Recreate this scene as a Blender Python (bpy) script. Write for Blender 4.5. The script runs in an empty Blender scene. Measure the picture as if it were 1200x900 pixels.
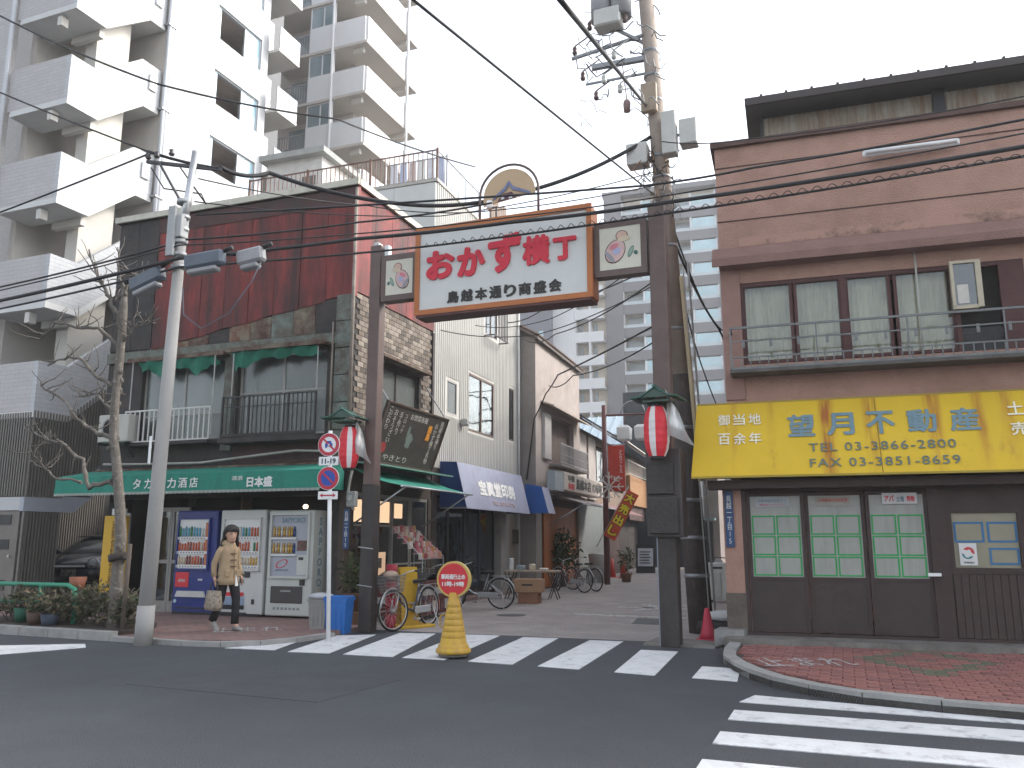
import bpy, math, random
from math import sin, cos, pi, radians
from mathutils import Vector, Matrix
random.seed(7)
S = bpy.context.scene
C = S.collection
# ---------------- camera ----------------
cam = bpy.data.cameras.new('camera'); co = bpy.data.objects.new('camera', cam); C.objects.link(co); S.camera = co
cam.sensor_width = 36; cam.lens = 973/1200*36; cam.clip_end = 2000; cam.clip_start = 0.05
co.location = (0, 0, 1.47); co.rotation_euler = (radians(90+10.6), 0, radians(21.5))
# ---------------- sky, sun, exposure ----------------
SUN_AZ, SUN_EL = 52.0, 36.0      # azimuth measured clockwise from +Y (the alley direction)
W = bpy.data.worlds.new('World'); S.world = W; W.use_nodes = True
nt = W.node_tree; nt.nodes.clear()
o_ = nt.nodes.new('ShaderNodeOutputWorld'); b_ = nt.nodes.new('ShaderNodeBackground'); s_ = nt.nodes.new('ShaderNodeTexSky')
s_.sky_type = 'NISHITA'; s_.sun_disc = False; s_.sun_elevation = radians(SUN_EL); s_.sun_rotation = radians(SUN_AZ)
s_.air_density = 1.0; s_.dust_density = 2.5; s_.ozone_density = 1.0; s_.altitude = 0
h_ = nt.nodes.new('ShaderNodeHueSaturation'); h_.inputs['Saturation'].default_value = 0.36
b_.inputs['Strength'].default_value = 0.15
nt.links.new(s_.outputs[0], h_.inputs['Color']); nt.links.new(h_.outputs[0], b_.inputs['Color']); nt.links.new(b_.outputs[0], o_.inputs['Surface'])
sl = bpy.data.lights.new('sun', 'SUN'); sl.energy = 1.0; sl.angle = radians(11); sl.color = (1, .95, .87)
so = bpy.data.objects.new('sun', sl); C.objects.link(so); so.location = (30, 20, 40)
az, el = radians(SUN_AZ), radians(SUN_EL)
sd = Vector((sin(az)*cos(el), cos(az)*cos(el), sin(el)))
so.rotation_euler = sd.to_track_quat('Z', 'Y').to_euler()
S.view_settings.view_transform = 'Standard'; S.view_settings.look = 'None'; S.view_settings.gamma = 1
S.view_settings.exposure = 1.7
S.cycles.max_bounces = 6; S.cycles.diffuse_bounces = 3; S.cycles.glossy_bounces = 3; S.cycles.transparent_max_bounces = 12

# ---------------- materials ----------------
_m = {}
def M(name, col=None, rough=.75, var=.12, sc=3.0, bump=.05, bsc=None, metal=0, spec=.4, streak=0, col2=None, cov=.5, csc=1.2, emit=None, es=1, stretch=(1,1,1), sharp=.12):
    """procedural paint: base colour with noise variation, optional second colour in patches or vertical streaks"""
    if name in _m: return _m[name]
    m = bpy.data.materials.new(name); m.use_nodes = True; n = m.node_tree; L = n.links
    p = n.nodes['Principled BSDF']
    c = (*col, 1)
    tc = n.nodes.new('ShaderNodeTexCoord')
    mp = n.nodes.new('ShaderNodeMapping'); mp.inputs['Scale'].default_value = stretch
    L.new(tc.outputs['Object'], mp.inputs['Vector'])
    nz = n.nodes.new('ShaderNodeTexNoise'); nz.inputs['Scale'].default_value = sc; nz.inputs['Detail'].default_value = 6; nz.inputs['Roughness'].default_value = .65
    L.new(mp.outputs[0], nz.inputs['Vector'])
    mr = n.nodes.new('ShaderNodeMapRange'); mr.inputs[1].default_value = .3; mr.inputs[2].default_value = .7
    mr.inputs[3].default_value = 1-var; mr.inputs[4].default_value = 1+var
    L.new(nz.outputs['Fac'], mr.inputs[0])
    mul = n.nodes.new('ShaderNodeVectorMath'); mul.operation = 'SCALE'; mul.inputs[0].default_value = col
    L.new(mr.outputs[0], mul.inputs['Scale'])
    out = mul.outputs[0]
    if col2 is not None:
        mp2 = n.nodes.new('ShaderNodeMapping'); mp2.inputs['Scale'].default_value = (csc, csc, csc*(.12 if streak else 1)); mp2.inputs['Location'].default_value = (3.7, 1.3, 9.1)
        L.new(tc.outputs['Object'], mp2.inputs['Vector'])
        n2 = n.nodes.new('ShaderNodeTexNoise'); n2.inputs['Scale'].default_value = 2; n2.inputs['Detail'].default_value = 8; n2.inputs['Roughness'].default_value = .7
        L.new(mp2.outputs[0], n2.inputs['Vector'])
        r2 = n.nodes.new('ShaderNodeMapRange'); r2.inputs[1].default_value = 1-cov-sharp+.0; r2.inputs[2].default_value = 1-cov+sharp
        L.new(n2.outputs['Fac'], r2.inputs[0])
        mx = n.nodes.new('ShaderNodeMix'); mx.data_type = 'RGBA'; mx.inputs['B'].default_value = (*col2, 1)
        L.new(r2.outputs[0], mx.inputs['Factor']); L.new(out, mx.inputs['A']); out = mx.outputs['Result']
    L.new(out, p.inputs['Base Color'])
    p.inputs['Roughness'].default_value = rough; p.inputs['Metallic'].default_value = metal; p.inputs['Specular IOR Level'].default_value = spec
    if bump:
        bp = n.nodes.new('ShaderNodeBump'); bp.inputs['Strength'].default_value = min(1, bump*4); bp.inputs['Distance'].default_value = .02
        nb = n.nodes.new('ShaderNodeTexNoise'); nb.inputs['Scale'].default_value = bsc or sc*6; nb.inputs['Detail'].default_value = 4
        L.new(tc.outputs['Object'], nb.inputs['Vector']); L.new(nb.outputs['Fac'], bp.inputs['Height']); L.new(bp.outputs[0], p.inputs['Normal'])
    if emit:
        p.inputs['Emission Color'].default_value = (*emit, 1); p.inputs['Emission Strength'].default_value = es
    _m[name] = m; return m
def brickmat(name, c1, c2, mortar, w, h, scale=1.0, ms=.012, rough=.85, bias=0, plane='XY', dirt=.25):
    m = bpy.data.materials.new(name); m.use_nodes = True; n = m.node_tree; L = n.links; p = n.nodes['Principled BSDF']
    tc = n.nodes.new('ShaderNodeTexCoord'); v = tc.outputs['Object']
    if plane != 'XY':
        sp = n.nodes.new('ShaderNodeSeparateXYZ'); cb = n.nodes.new('ShaderNodeCombineXYZ'); L.new(v, sp.inputs[0])
        ad = n.nodes.new('ShaderNodeMath'); ad.operation = 'ADD'; L.new(sp.outputs[0], ad.inputs[0]); L.new(sp.outputs[1], ad.inputs[1])
        L.new(ad.outputs[0], cb.inputs[0]); L.new(sp.outputs[2], cb.inputs[1]); v = cb.outputs[0]
    b = n.nodes.new('ShaderNodeTexBrick'); b.inputs['Color1'].default_value = (*c1, 1); b.inputs['Color2'].default_value = (*c2, 1); b.inputs['Mortar'].default_value = (*mortar, 1)
    b.inputs['Scale'].default_value = scale; b.inputs['Brick Width'].default_value = w; b.inputs['Row Height'].default_value = h; b.inputs['Mortar Size'].default_value = ms; b.inputs['Bias'].default_value = bias
    L.new(v, b.inputs['Vector'])
    nz = n.nodes.new('ShaderNodeTexNoise'); nz.inputs['Scale'].default_value = 1.3; nz.inputs['Detail'].default_value = 8; nz.inputs['Roughness'].default_value = .7; L.new(tc.outputs['Object'], nz.inputs['Vector'])
    mr = n.nodes.new('ShaderNodeMapRange'); mr.inputs[1].default_value = .3; mr.inputs[2].default_value = .7; mr.inputs[3].default_value = 1-dirt; mr.inputs[4].default_value = 1+dirt; L.new(nz.outputs['Fac'], mr.inputs[0])
    sc_ = n.nodes.new('ShaderNodeVectorMath'); sc_.operation = 'SCALE'; L.new(b.outputs['Color'], sc_.inputs[0]); L.new(mr.outputs[0], sc_.inputs['Scale'])
    L.new(sc_.outputs[0], p.inputs['Base Color']); p.inputs['Roughness'].default_value = rough
    bp = n.nodes.new('ShaderNodeBump'); bp.inputs['Strength'].default_value = .5; bp.inputs['Distance'].default_value = .01; bp.invert = True; L.new(b.outputs['Fac'], bp.inputs['Height']); L.new(bp.outputs[0], p.inputs['Normal'])
    return m
def glassmat(name, tint=(.8,.85,.85), fac=.25, rough=.03, base=(.1,.12,.13), alpha=.35):
    """thin window pane: mostly see-through, with a grey film and a mirror-like reflection"""
    m = bpy.data.materials.new(name); m.use_nodes = True; n = m.node_tree; L = n.links; n.nodes.remove(n.nodes['Principled BSDF'])
    o = n.nodes['Material Output']
    t = n.nodes.new('ShaderNodeBsdfTransparent'); t.inputs[0].default_value = (*tint, 1)
    d = n.nodes.new('ShaderNodeBsdfDiffuse'); d.inputs[0].default_value = (*base, 1)
    g = n.nodes.new('ShaderNodeBsdfGlossy'); g.inputs['Roughness'].default_value = rough; g.inputs[0].default_value = (.9,.93,.95,1)
    lw = n.nodes.new('ShaderNodeFresnel'); lw.inputs['IOR'].default_value = 1.5
    tc = n.nodes.new('ShaderNodeTexCoord'); nb = n.nodes.new('ShaderNodeTexNoise'); nb.inputs['Scale'].default_value = 1.5; L.new(tc.outputs['Object'], nb.inputs['Vector'])
    bp = n.nodes.new('ShaderNodeBump'); bp.inputs['Strength'].default_value = .15; bp.inputs['Distance'].default_value = .05; L.new(nb.outputs['Fac'], bp.inputs['Height']); L.new(bp.outputs[0], g.inputs['Normal'])
    a = n.nodes.new('ShaderNodeMixShader'); a.inputs[0].default_value = alpha; L.new(t.outputs[0], a.inputs[1]); L.new(d.outputs[0], a.inputs[2])
    mm = n.nodes.new('ShaderNodeMath'); mm.operation = 'MULTIPLY_ADD'; mm.inputs[1].default_value = .8; mm.inputs[2].default_value = fac*.25; L.new(lw.outputs[0], mm.inputs[0])
    b = n.nodes.new('ShaderNodeMixShader'); L.new(mm.outputs[0], b.inputs[0]); L.new(a.outputs[0], b.inputs[1]); L.new(g.outputs[0], b.inputs[2])
    L.new(b.outputs[0], o.inputs['Surface']); return m

NOSPLIT = {'body','green_tape_square','blue_tape_square','drink_row','bottle_row','selection_buttons','laundry','spokes','basket','crank','emblem_roof','tangled_leads','louvre_slats','roof_clip'}
STUFFY = {'drink_row','bottle_row','selection_buttons','louvre_slats','bark_knobs','balcony_railing'}
# ---------------- mesh builder ----------------
class MB:
    def __init__(s): s.v = []; s.f = []; s.mi = []; s.cur = 0; s.sm = []; s.smooth = False
    def m(s, i): s.cur = i; return s
    def add(s, vs, fs):
        k = len(s.v); s.v += [tuple(v) for v in vs]
        for f in fs: s.f.append(tuple(k+i for i in f)); s.mi.append(s.cur); s.sm.append(s.smooth)
        return s
    def box(s, x0, x1, y0, y1, z0, z1):
        if x0 > x1: x0, x1 = x1, x0
        if y0 > y1: y0, y1 = y1, y0
        if z0 > z1: z0, z1 = z1, z0
        return s.add([(x0,y0,z0),(x1,y0,z0),(x1,y1,z0),(x0,y1,z0),(x0,y0,z1),(x1,y0,z1),(x1,y1,z1),(x0,y1,z1)],
                     [(0,3,2,1),(4,5,6,7),(0,1,5,4),(1,2,6,5),(2,3,7,6),(3,0,4,7)])
    def cbox(s, x0, x1, y0, y1, z0, z1, c=.01):
        """box with chamfered edges"""
        vs = []; 
        for sx in (0,1):
            for sy in (0,1):
                for sz in (0,1):
                    X = (x0, x1)[sx]; Y = (y0, y1)[sy]; Z = (z0, z1)[sz]; ix = c*(1-2*sx); iy = c*(1-2*sy); iz = c*(1-2*sz)
                    vs += [(X, Y+iy, Z+iz), (X+ix, Y, Z+iz), (X+ix, Y+iy, Z)]
        def I(a,b,c_,k): return (a*4+b*2+c_)*3+k
        fs = []
        for a in (0,1):
            fs.append((I(a,0,0,0),I(a,1,0,0),I(a,1,1,0),I(a,0,1,0))); fs.append((I(0,a,0,1),I(1,a,0,1),I(1,a,1,1),I(0,a,1,1))); fs.append((I(0,0,a,2),I(1,0,a,2),I(1,1,a,2),I(0,1,a,2)))
        for a in (0,1):
            for b in (0,1):
                fs.append((I(a,b,0,0),I(a,b,1,0),I(a,b,1,1),I(a,b,0,1))); fs.append((I(a,0,b,0),I(a,1,b,0),I(a,1,b,2),I(a,0,b,2))); fs.append((I(0,a,b,1),I(1,a,b,1),I(1,a,b,2),I(0,a,b,2)))
                for d in (0,1): fs.append((I(a,b,d,0),I(a,b,d,1),I(a,b,d,2)))
        return s.add(vs, fs)
    def quad(s, a, b, c, d): return s.add([a,b,c,d], [(0,1,2,3)])
    def slab(s, pts, n, t):
        """polygon pts extruded by vector n*t"""
        n = Vector(n)*t; k = len(pts); vs = [Vector(p) for p in pts]; vs += [v+n for v in vs]
        fs = [tuple(range(k))[::-1], tuple(range(k, 2*k))] + [(i, (i+1)%k, k+(i+1)%k, k+i) for i in range(k)]
        return s.add(vs, fs)
    def frame(s, p, q, up=None):
        a = (Vector(q)-Vector(p)).normalized(); u = Vector((0,0,1)) if abs(a.z) < .95 else Vector((1,0,0))
        if up: u = Vector(up)
        x = a.cross(u).normalized(); return x, a.cross(x).normalized()
    def cyl(s, p, q, r, r2=None, n=10, caps=True):
        r2 = r if r2 is None else r2; x, y = s.frame(p, q); p = Vector(p); q = Vector(q)
        vs = [p+(x*cos(2*pi*i/n)+y*sin(2*pi*i/n))*r for i in range(n)] + [q+(x*cos(2*pi*i/n)+y*sin(2*pi*i/n))*r2 for i in range(n)]
        fs = [(i, (i+1)%n, n+(i+1)%n, n+i) for i in range(n)]
        o = s.smooth; s.smooth = True; s.add(vs, fs); s.smooth = o
        if caps: k = len(s.v)-2*n; s.f += [tuple(k+i for i in range(n))[::-1], tuple(k+n+i for i in range(n))]; s.mi += [s.cur]*2; s.sm += [False]*2
        return s
    def bar(s, p, q, w, h=None, up=None):
        h = h or w; x, y = s.frame(p, q, up); p = Vector(p); q = Vector(q); x = x*w/2; y = y*h/2
        vs = [p-x-y, p+x-y, p+x+y, p-x+y, q-x-y, q+x-y, q+x+y, q-x+y]
        return s.add(vs, [(0,3,2,1),(4,5,6,7),(0,1,5,4),(1,2,6,5),(2,3,7,6),(3,0,4,7)])
    def tube(s, pts, r, n=6, closed=False):
        pts = [Vector(p) for p in pts]; N = len(pts); rs = r if isinstance(r, (list, tuple)) else [r]*N
        k0 = len(s.v); prev = None; vs = []
        for i, p in enumerate(pts):
            t = (pts[(i+1) % N if closed else min(i+1, N-1)] - pts[(i-1) % N if closed else max(i-1, 0)])
            t = t.normalized() if t.length > 1e-9 else Vector((0,0,1))
            if prev is None: u = Vector((0,0,1)) if abs(t.z) < .9 else Vector((1,0,0)); x = t.cross(u).normalized()
            else: x = (prev - t*prev.dot(t)).normalized()
            prev = x; y = t.cross(x)
            vs += [p+(x*cos(2*pi*j/n)+y*sin(2*pi*j/n))*rs[i] for j in range(n)]
        fs = []
        for i in range(N if closed else N-1):
            a = i*n; b = ((i+1) % N)*n
            for j in range(n): fs.append((a+j, a+(j+1)%n, b+(j+1)%n, b+j))
        if not closed: fs += [tuple(range(n))[::-1], tuple((N-1)*n+j for j in range(n))]
        o = s.smooth; s.smooth = True; s.add(vs, fs); s.smooth = o
        if not closed: s.sm[-2:] = [False, False]
        return s
    def loft(s, rings, caps=True, closed=True):
        n = len(rings[0]); vs = [p for r in rings for p in r]; fs = []
        for i in range(len(rings)-1):
            for j in range(n if closed else n-1): fs.append((i*n+j, i*n+(j+1)%n, (i+1)*n+(j+1)%n, (i+1)*n+j))
        if caps: fs += [tuple(range(n))[::-1], tuple((len(rings)-1)*n+j for j in range(n))]
        s.add(vs, fs)
        if caps: s.sm[-2:] = [False, False]
        return s
    def lathe(s, prof, c=(0,0,0), n=16, sy=1):
        rings = [[(c[0]+r*cos(2*pi*j/n), c[1]+sy*r*sin(2*pi*j/n), c[2]+z) for j in range(n)] for r, z in prof]
        o = s.smooth; s.smooth = True; s.loft(rings); s.smooth = o; return s
    def ell(s, c, rx, ry, rz, n=12, m=8):
        return s.add(*_sph(c, rx, ry, rz, n, m))
    def disc(s, c, r, y0, y1, n=24, r2=None):
        """disc in the local XZ plane, between depth y0 and y1"""
        return s.loft([[(c[0]+r*cos(2*pi*j/n), y, c[1]+r*sin(2*pi*j/n)) for j in range(n)] for y in (y0, y1)])
    def ring(s, c, r0, r1, y0, y1, n=28):
        vs = []; fs = []
        for j in range(n):
            a = 2*pi*j/n
            for r in (r0, r1):
                for y in (y0, y1): vs.append((c[0]+r*cos(a), y, c[1]+r*sin(a)))
        for j in range(n):
            a = 4*j; b = 4*((j+1) % n); fs += [(a,b,b+2,a+2),(a+1,a+3,b+3,b+1),(a+2,b+2,b+3,a+3),(a,a+1,b+1,b)]
        return s.add(vs, fs)
    def wall(s, x0, x1, z0, z1, y, t, holes, axis='y'):
        """wall sheet facing -Y (front at y, depth t) with real openings; axis='x' -> faces +X (front at x=y), spans local y"""
        xs = sorted({x0, x1, *[min(max(h[i], x0), x1) for h in holes for i in (0,1)]}); zs = sorted({z0, z1, *[min(max(h[i], z0), z1) for h in holes for i in (2,3)]})
        def P(a, d, z): return (a, y+d, z) if axis == 'y' else (y-d, a, z)
        inh = lambda a, z: any(h[0] < a < h[1] and h[2] < z < h[3] for h in holes)
        for i in range(len(xs)-1):
            for j in range(len(zs)-1):
                if not inh((xs[i]+xs[i+1])/2, (zs[j]+zs[j+1])/2):
                    s.quad(P(xs[i],0,zs[j]), P(xs[i+1],0,zs[j]), P(xs[i+1],0,zs[j+1]), P(xs[i],0,zs[j+1]))
        for a, b, c, d in holes:
            s.quad(P(a,0,c), P(a,0,d), P(a,t,d), P(a,t,c)); s.quad(P(b,0,c), P(b,t,c), P(b,t,d), P(b,0,d))
            s.quad(P(a,0,c), P(a,t,c), P(b,t,c), P(b,0,c)); s.quad(P(a,0,d), P(b,0,d), P(b,t,d), P(a,t,d))
        return s
    def mesh(s, name, mats):
        me = bpy.data.meshes.new(name); me.from_pydata(s.v, [], s.f)
        for m in (mats if isinstance(mats, (list, tuple)) else [mats]): me.materials.append(m)
        me.polygons.foreach_set('material_index', s.mi); me.polygons.foreach_set('use_smooth', s.sm); me.update(); return me
    def clusters(s):
        par = list(range(len(s.v)))
        def fd(i):
            while par[i] != i: par[i] = par[par[i]]; i = par[i]
            return i
        for f in s.f:
            a = fd(f[0])
            for i in f[1:]: par[fd(i)] = a
        g = {}
        for i in range(len(s.v)): g.setdefault(fd(i), []).append(i)
        B = []
        for r, ix in g.items():
            P = [s.v[i] for i in ix]; B.append([[min(p[k] for p in P)-.004 for k in range(3)], [max(p[k] for p in P)+.004 for k in range(3)], [r]])
        if len(B) > 60: return None, fd
        ch = True
        while ch:
            ch = False
            for i in range(len(B)):
                for j in range(i+1, len(B)):
                    if all(B[i][0][k] <= B[j][1][k] and B[j][0][k] <= B[i][1][k] for k in range(3)):
                        B[i] = [[min(B[i][0][k], B[j][0][k]) for k in range(3)], [max(B[i][1][k], B[j][1][k]) for k in range(3)], B[i][2]+B[j][2]]; B.pop(j); ch = True; break
                if ch: break
        return B, fd
    def build(s, name, mats, parent=None, label=None, kind=None, loc=None, rot=None):
        if parent is not None and kind is None and len(s.f) < 4000 and name not in NOSPLIT:
            B, fd = s.clusters()
            if B is None or len(B) > 12: kind = 'stuff' if name in STUFFY or B is None else None
            elif len(B) > 1:
                first = None
                for b in B:
                    rs = set(b[2]); m = MB(); mp = {}
                    for f, mi, sm in zip(s.f, s.mi, s.sm):
                        if fd(f[0]) in rs:
                            for i in f:
                                if i not in mp: mp[i] = len(m.v); m.v.append(s.v[i])
                            m.f.append(tuple(mp[i] for i in f)); m.mi.append(mi); m.sm.append(sm)
                    o = m.build1(name, mats, parent, label, kind, loc, rot); first = first or o
                return first
        elif name in STUFFY and kind is None: kind = 'stuff'
        return s.build1(name, mats, parent, label, kind, loc, rot)
    def build1(s, name, mats, parent=None, label=None, kind=None, loc=None, rot=None):
        o = bpy.data.objects.new(name, s.mesh(name, mats)); C.objects.link(o)
        if parent: o.parent = parent
        if label: o['label'] = label
        if kind: o['kind'] = kind
        if loc: o.location = loc
        if rot: o.rotation_euler = rot
        return o
def _sph(c, rx, ry, rz, n, m):
    vs = [(c[0], c[1], c[2]-rz)]; fs = []
    for i in range(1, m):
        a = -pi/2+pi*i/m
        for j in range(n): b = 2*pi*j/n; vs.append((c[0]+rx*cos(a)*cos(b), c[1]+ry*cos(a)*sin(b), c[2]+rz*sin(a)))
    vs.append((c[0], c[1], c[2]+rz)); T = len(vs)-1
    for j in range(n):
        fs.append((0, 1+(j+1)%n, 1+j)); fs.append((T, 1+(m-2)*n+j, 1+(m-2)*n+(j+1)%n))
        for i in range(m-2): a = 1+i*n; fs.append((a+j, a+(j+1)%n, a+n+(j+1)%n, a+n+j))
    return vs, fs
def thing(name, label, cat, loc=(0,0,0), rz=0, group=None):
    o = bpy.data.objects.new(name, None); o.empty_display_size = .2; C.objects.link(o); o.location = loc; o.rotation_euler = (0,0,radians(rz))
    o['label'] = label; o['category'] = cat
    if group: o['group'] = group
    return o
def tag(o, label, cat, group=None):
    o['label'] = label; o['category'] = cat
    if group: o['group'] = group
    return o
def struct(o): o['kind'] = 'structure'; return o
def inst(me, name, parent, loc=(0,0,0), rot=(0,0,0), scale=None):
    o = bpy.data.objects.new(name, me); C.objects.link(o); o.parent = parent; o.location = loc; o.rotation_euler = rot
    if scale: o.scale = scale
    return o
def copy_tree(o, parent=None):
    c = o.copy(); C.objects.link(c)
    if parent: c.parent = parent
    for ch in list(o.children): copy_tree(ch, c)
    return c
# lettering: real glyph outlines turned into a thin mesh and fitted to a rectangle
def glyphs(s, w=0, depth=.004, vertical=False, sp=1.0, shear=0):
    cu = bpy.data.curves.new('t', 'FONT'); cu.body = '\n'.join(s) if vertical else s; cu.size = 1; cu.offset = 0; cu.extrude = depth; cu.resolution_u = 3
    cu.align_x = 'CENTER'; cu.space_character = sp; cu.shear = shear; cu.space_line = .95 if vertical else 1
    ob = bpy.data.objects.new('t', cu); C.objects.link(ob); dg = bpy.context.evaluated_depsgraph_get(); dg.update()
    me = bpy.data.meshes.new_from_object(ob.evaluated_get(dg)); bpy.data.objects.remove(ob); bpy.data.curves.remove(cu)
    if w > 0:      # heavier strokes: the outline repeated round a small circle, each copy a hair deeper
        vs = [v.co.copy() for v in me.vertices]; fs = [tuple(p.vertices) for p in me.polygons]; V = []; F = []
        for k in range(9):
            a = 2*pi*k/8; dx, dy = (w*cos(a), w*sin(a)) if k < 8 else (0, 0); b = len(V)
            V += [(v.x+dx, v.y+dy, v.z+(k*.0004 if v.z > 0 else 0)) for v in vs]; F += [tuple(b+i for i in f) for f in fs]
        m2 = bpy.data.meshes.new('t'); m2.from_pydata(V, [], F); m2.update(); bpy.data.meshes.remove(me); me = m2
    return me
def text(s, x0, x1, z0, z1, mat, parent, y=0, w=.0, face='y', depth=.004, vertical=False, tilt=None, name='lettering', label=None, sp=1.0, shear=0):
    """fit text into local rectangle. face 'y': reads facing -Y at y; face 'x': reads facing +X at x=y (x0..x1 are local y values)"""
    me = glyphs(s, w, 0.004, vertical, sp, shear)
    xs = [v.co.x for v in me.vertices]; ys = [v.co.y for v in me.vertices]
    if not xs: return None
    ax, bx, ay, by = min(xs), max(xs), min(ys), max(ys)
    for v in me.vertices:
        zz = v.co.z
        u = x0+(v.co.x-ax)/(bx-ax)*(x1-x0); t = z0+(v.co.y-ay)/(by-ay)*(z1-z0); d = depth*(1 if zz > 0 else 0)+max(0, zz-.004)*.5
        v.co = (u, y-d, t) if face == 'y' else (y+d, u, t)
    me.materials.append(mat); me.update()
    o = bpy.data.objects.new(name, me); C.objects.link(o)
    if parent: o.parent = parent
    if label: o['label'] = label
    return o
def wire(name, pts, r, mat, label=None, cat=None, sag=0, group=None, n=14, parent=None):
    P = [Vector(p) for p in pts]; out = []
    for i in range(len(P)-1):
        for k in range(n):
            t = k/n; q = P[i].lerp(P[i+1], t); q.z -= sag*4*t*(1-t); out.append(q)
    out.append(P[-1]); o = MB().tube(out, r, 5).build(name, mat, parent)
    if label: tag(o, label, cat, group)
    return o
def window(parent, x0, x1, z0, z1, y, fm, gm, n=2, t=.05, d=.04, axis='y', name='window', back=None, curtain=None, label=None, mid=None):
    """sash window: frame (part) with pane sub-parts; y = plane of the frame's outer face"""
    def B(mb, a0, a1, d0, d1, z0_, z1_):
        return mb.box(a0, a1, y+d0, y+d1, z0_, z1_) if axis == 'y' else mb.box(y-d1, y-d0, a0, a1, z0_, z1_)
    f = MB(); B(f, x0, x1, 0, d, z1-t, z1); B(f, x0, x1, 0, d, z0, z0+t); B(f, x0, x0+t, 0, d, z0+t, z1-t); B(f, x1-t, x1, 0, d, z0+t, z1-t)
    w = (x1-x0)/n
    for i in range(1, n): B(f, x0+w*i-t/2, x0+w*i+t/2, 0, d, z0+t, z1-t)
    if mid: B(f, x0+t, x1-t, .005, d-.005, mid-t/3, mid+t/3)
    fo = f.build(name, fm, parent, label)
    for i in range(n):
        a = x0+w*i+t*(.5 if i else 1); b = x0+w*(i+1)-t*(.5 if i < n-1 else 1)
        g = MB(); B(g, a+.001, b-.001, d*.45, d*.6, z0+t+.001, z1-t-.001); g.build('pane', gm, fo)
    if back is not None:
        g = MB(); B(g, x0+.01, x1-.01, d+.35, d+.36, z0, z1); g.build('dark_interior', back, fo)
    if curtain is not None:
        N = int((x1-x0)*30)+4; vs = []; fs = []
        for i in range(N+1):
            a = x0+t+(x1-x0-2*t)*i/N; dd = d+.10+.018*sin(i*1.9)+.01*sin(i*.7)
            for zz in (z0+.02, z1-.02): vs.append((a, y+dd, zz) if axis == 'y' else (y-dd, a, zz))
        for i in range(N): fs.append((2*i, 2*i+2, 2*i+3, 2*i+1))
        c = MB(); c.smooth = True; c.add(vs, fs); c.build('curtain', curtain, fo)
    return fo
def railing(parent, x0, x1, z0, z1, y, mat, gap=.12, r=.01, axis='y', name='railing', top=.03, mids=()):
    def P(a, z): return (a, y, z) if axis == 'y' else (y, a, z)
    f = MB().bar(P(x0, z1), P(x1, z1), top).bar(P(x0, z0), P(x1, z0), top*.8)
    for z in mids: f.bar(P(x0, z), P(x1, z), top*.6)
    fo = f.build(name, mat, parent)
    n = max(1, round((x1-x0)/gap)); me = MB().bar((0,0,z0), (0,0,z1), 2*r).mesh('bar', mat)
    for i in range(n+1): inst(me, 'bar', fo, P(x0+(x1-x0)*i/n, 0))
    return fo
# ---------------- palette ----------------
ASPH = M('asphalt', (.062,.069,.078), .88, .16, .7, .5, 90, col2=(.05,.054,.06), cov=.45, csc=.35, sharp=.2)
ALLEY = brickmat('alley_paving', (.30,.265,.25), (.265,.24,.23), (.19,.18,.175), .22, .11, ms=.008, dirt=.22)
WALKL = brickmat('walk_paving', (.23,.135,.12), (.19,.12,.11), (.10,.08,.075), .22, .11, ms=.008, dirt=.25)
PAV = M('red_paver', (.29,.125,.11), .9, .28, 9, .3, 60)
PAV2 = M('brown_paver', (.235,.105,.098), .9, .28, 8, .3, 60)
PAVG = M('green_paver', (.13,.14,.095), .9, .25, 8, .3, 60)
JOINT = M('paver_bed', (.05,.043,.04), .95, .2, 5)
CONC = M('concrete', (.25,.25,.245), .85, .18, 2.5, .12, col2=(.17,.17,.165), cov=.4, csc=.8)
CONCD = M('old_concrete', (.19,.18,.165), .9, .2, 3, .15, col2=(.11,.10,.09), cov=.45, csc=1.2)
KERB = M('kerb_concrete', (.27,.27,.262), .85, .2, 4, .12)
PAINT = M('road_paint', (.58,.59,.60), .7, .1, 4, .1, col2=(.24,.24,.25), cov=.37, csc=3.2, sharp=.1)
PAINTW = M('worn_paint', (.42,.43,.43), .8, .2, 8, .1, col2=(.19,.15,.14), cov=.46, csc=5, sharp=.06)
WHITE = M('white_enamel', (.72,.73,.73), .4, .05, 3)
WTILE = brickmat('white_wall_tile', (.50,.51,.52), (.46,.47,.49), (.38,.39,.40), .30, .10, ms=.006, plane='V', dirt=.05)
SHTILE = brickmat('shaded_wall_tile', (.48,.465,.46), (.45,.44,.435), (.38,.37,.36), .30, .10, ms=.006, plane='V', dirt=.06)  # the white tile toned greyer for faces turned from the sun
SOFFIT = M('soffit_paint', (.60,.60,.59), .9, .06, 2)
BLACKM = M('black_metal', (.022,.022,.024), .45, .2, 5)
GREYM = M('grey_metal', (.24,.25,.26), .4, .1, 4, metal=.4)
STEEL = M('steel', (.45,.46,.47), .3, .1, 5, metal=.8)
BROWNP = M('brown_paint', (.125,.078,.066), .55, .18, 4, .06, col2=(.08,.055,.048), cov=.35, csc=1.5, streak=1)
DBROWN = M('dark_brown_paint', (.048,.036,.034), .5, .2, 4, .05)
RUBBER = M('rubber', (.018,.018,.019), .8, .1, 5)
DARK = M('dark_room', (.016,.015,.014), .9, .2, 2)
CABLE = M('cable_sheath', (.018,.018,.02), .6, .1, 5, 0)
GLASS = glassmat('window_glass', (.90,.92,.90), .06, .03, (.09,.10,.10), .06); GLASSD = glassmat('dark_glass', (.5,.52,.52), .35, .04, (.035,.04,.045), .55)
GLASSF = glassmat('frosted_glass', (.7,.75,.75), .12, .25, (.15,.165,.155), .6)
PANEG = M('tower_glass', (.19,.25,.27), .12, .25, .6, 0, spec=.8)
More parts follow.
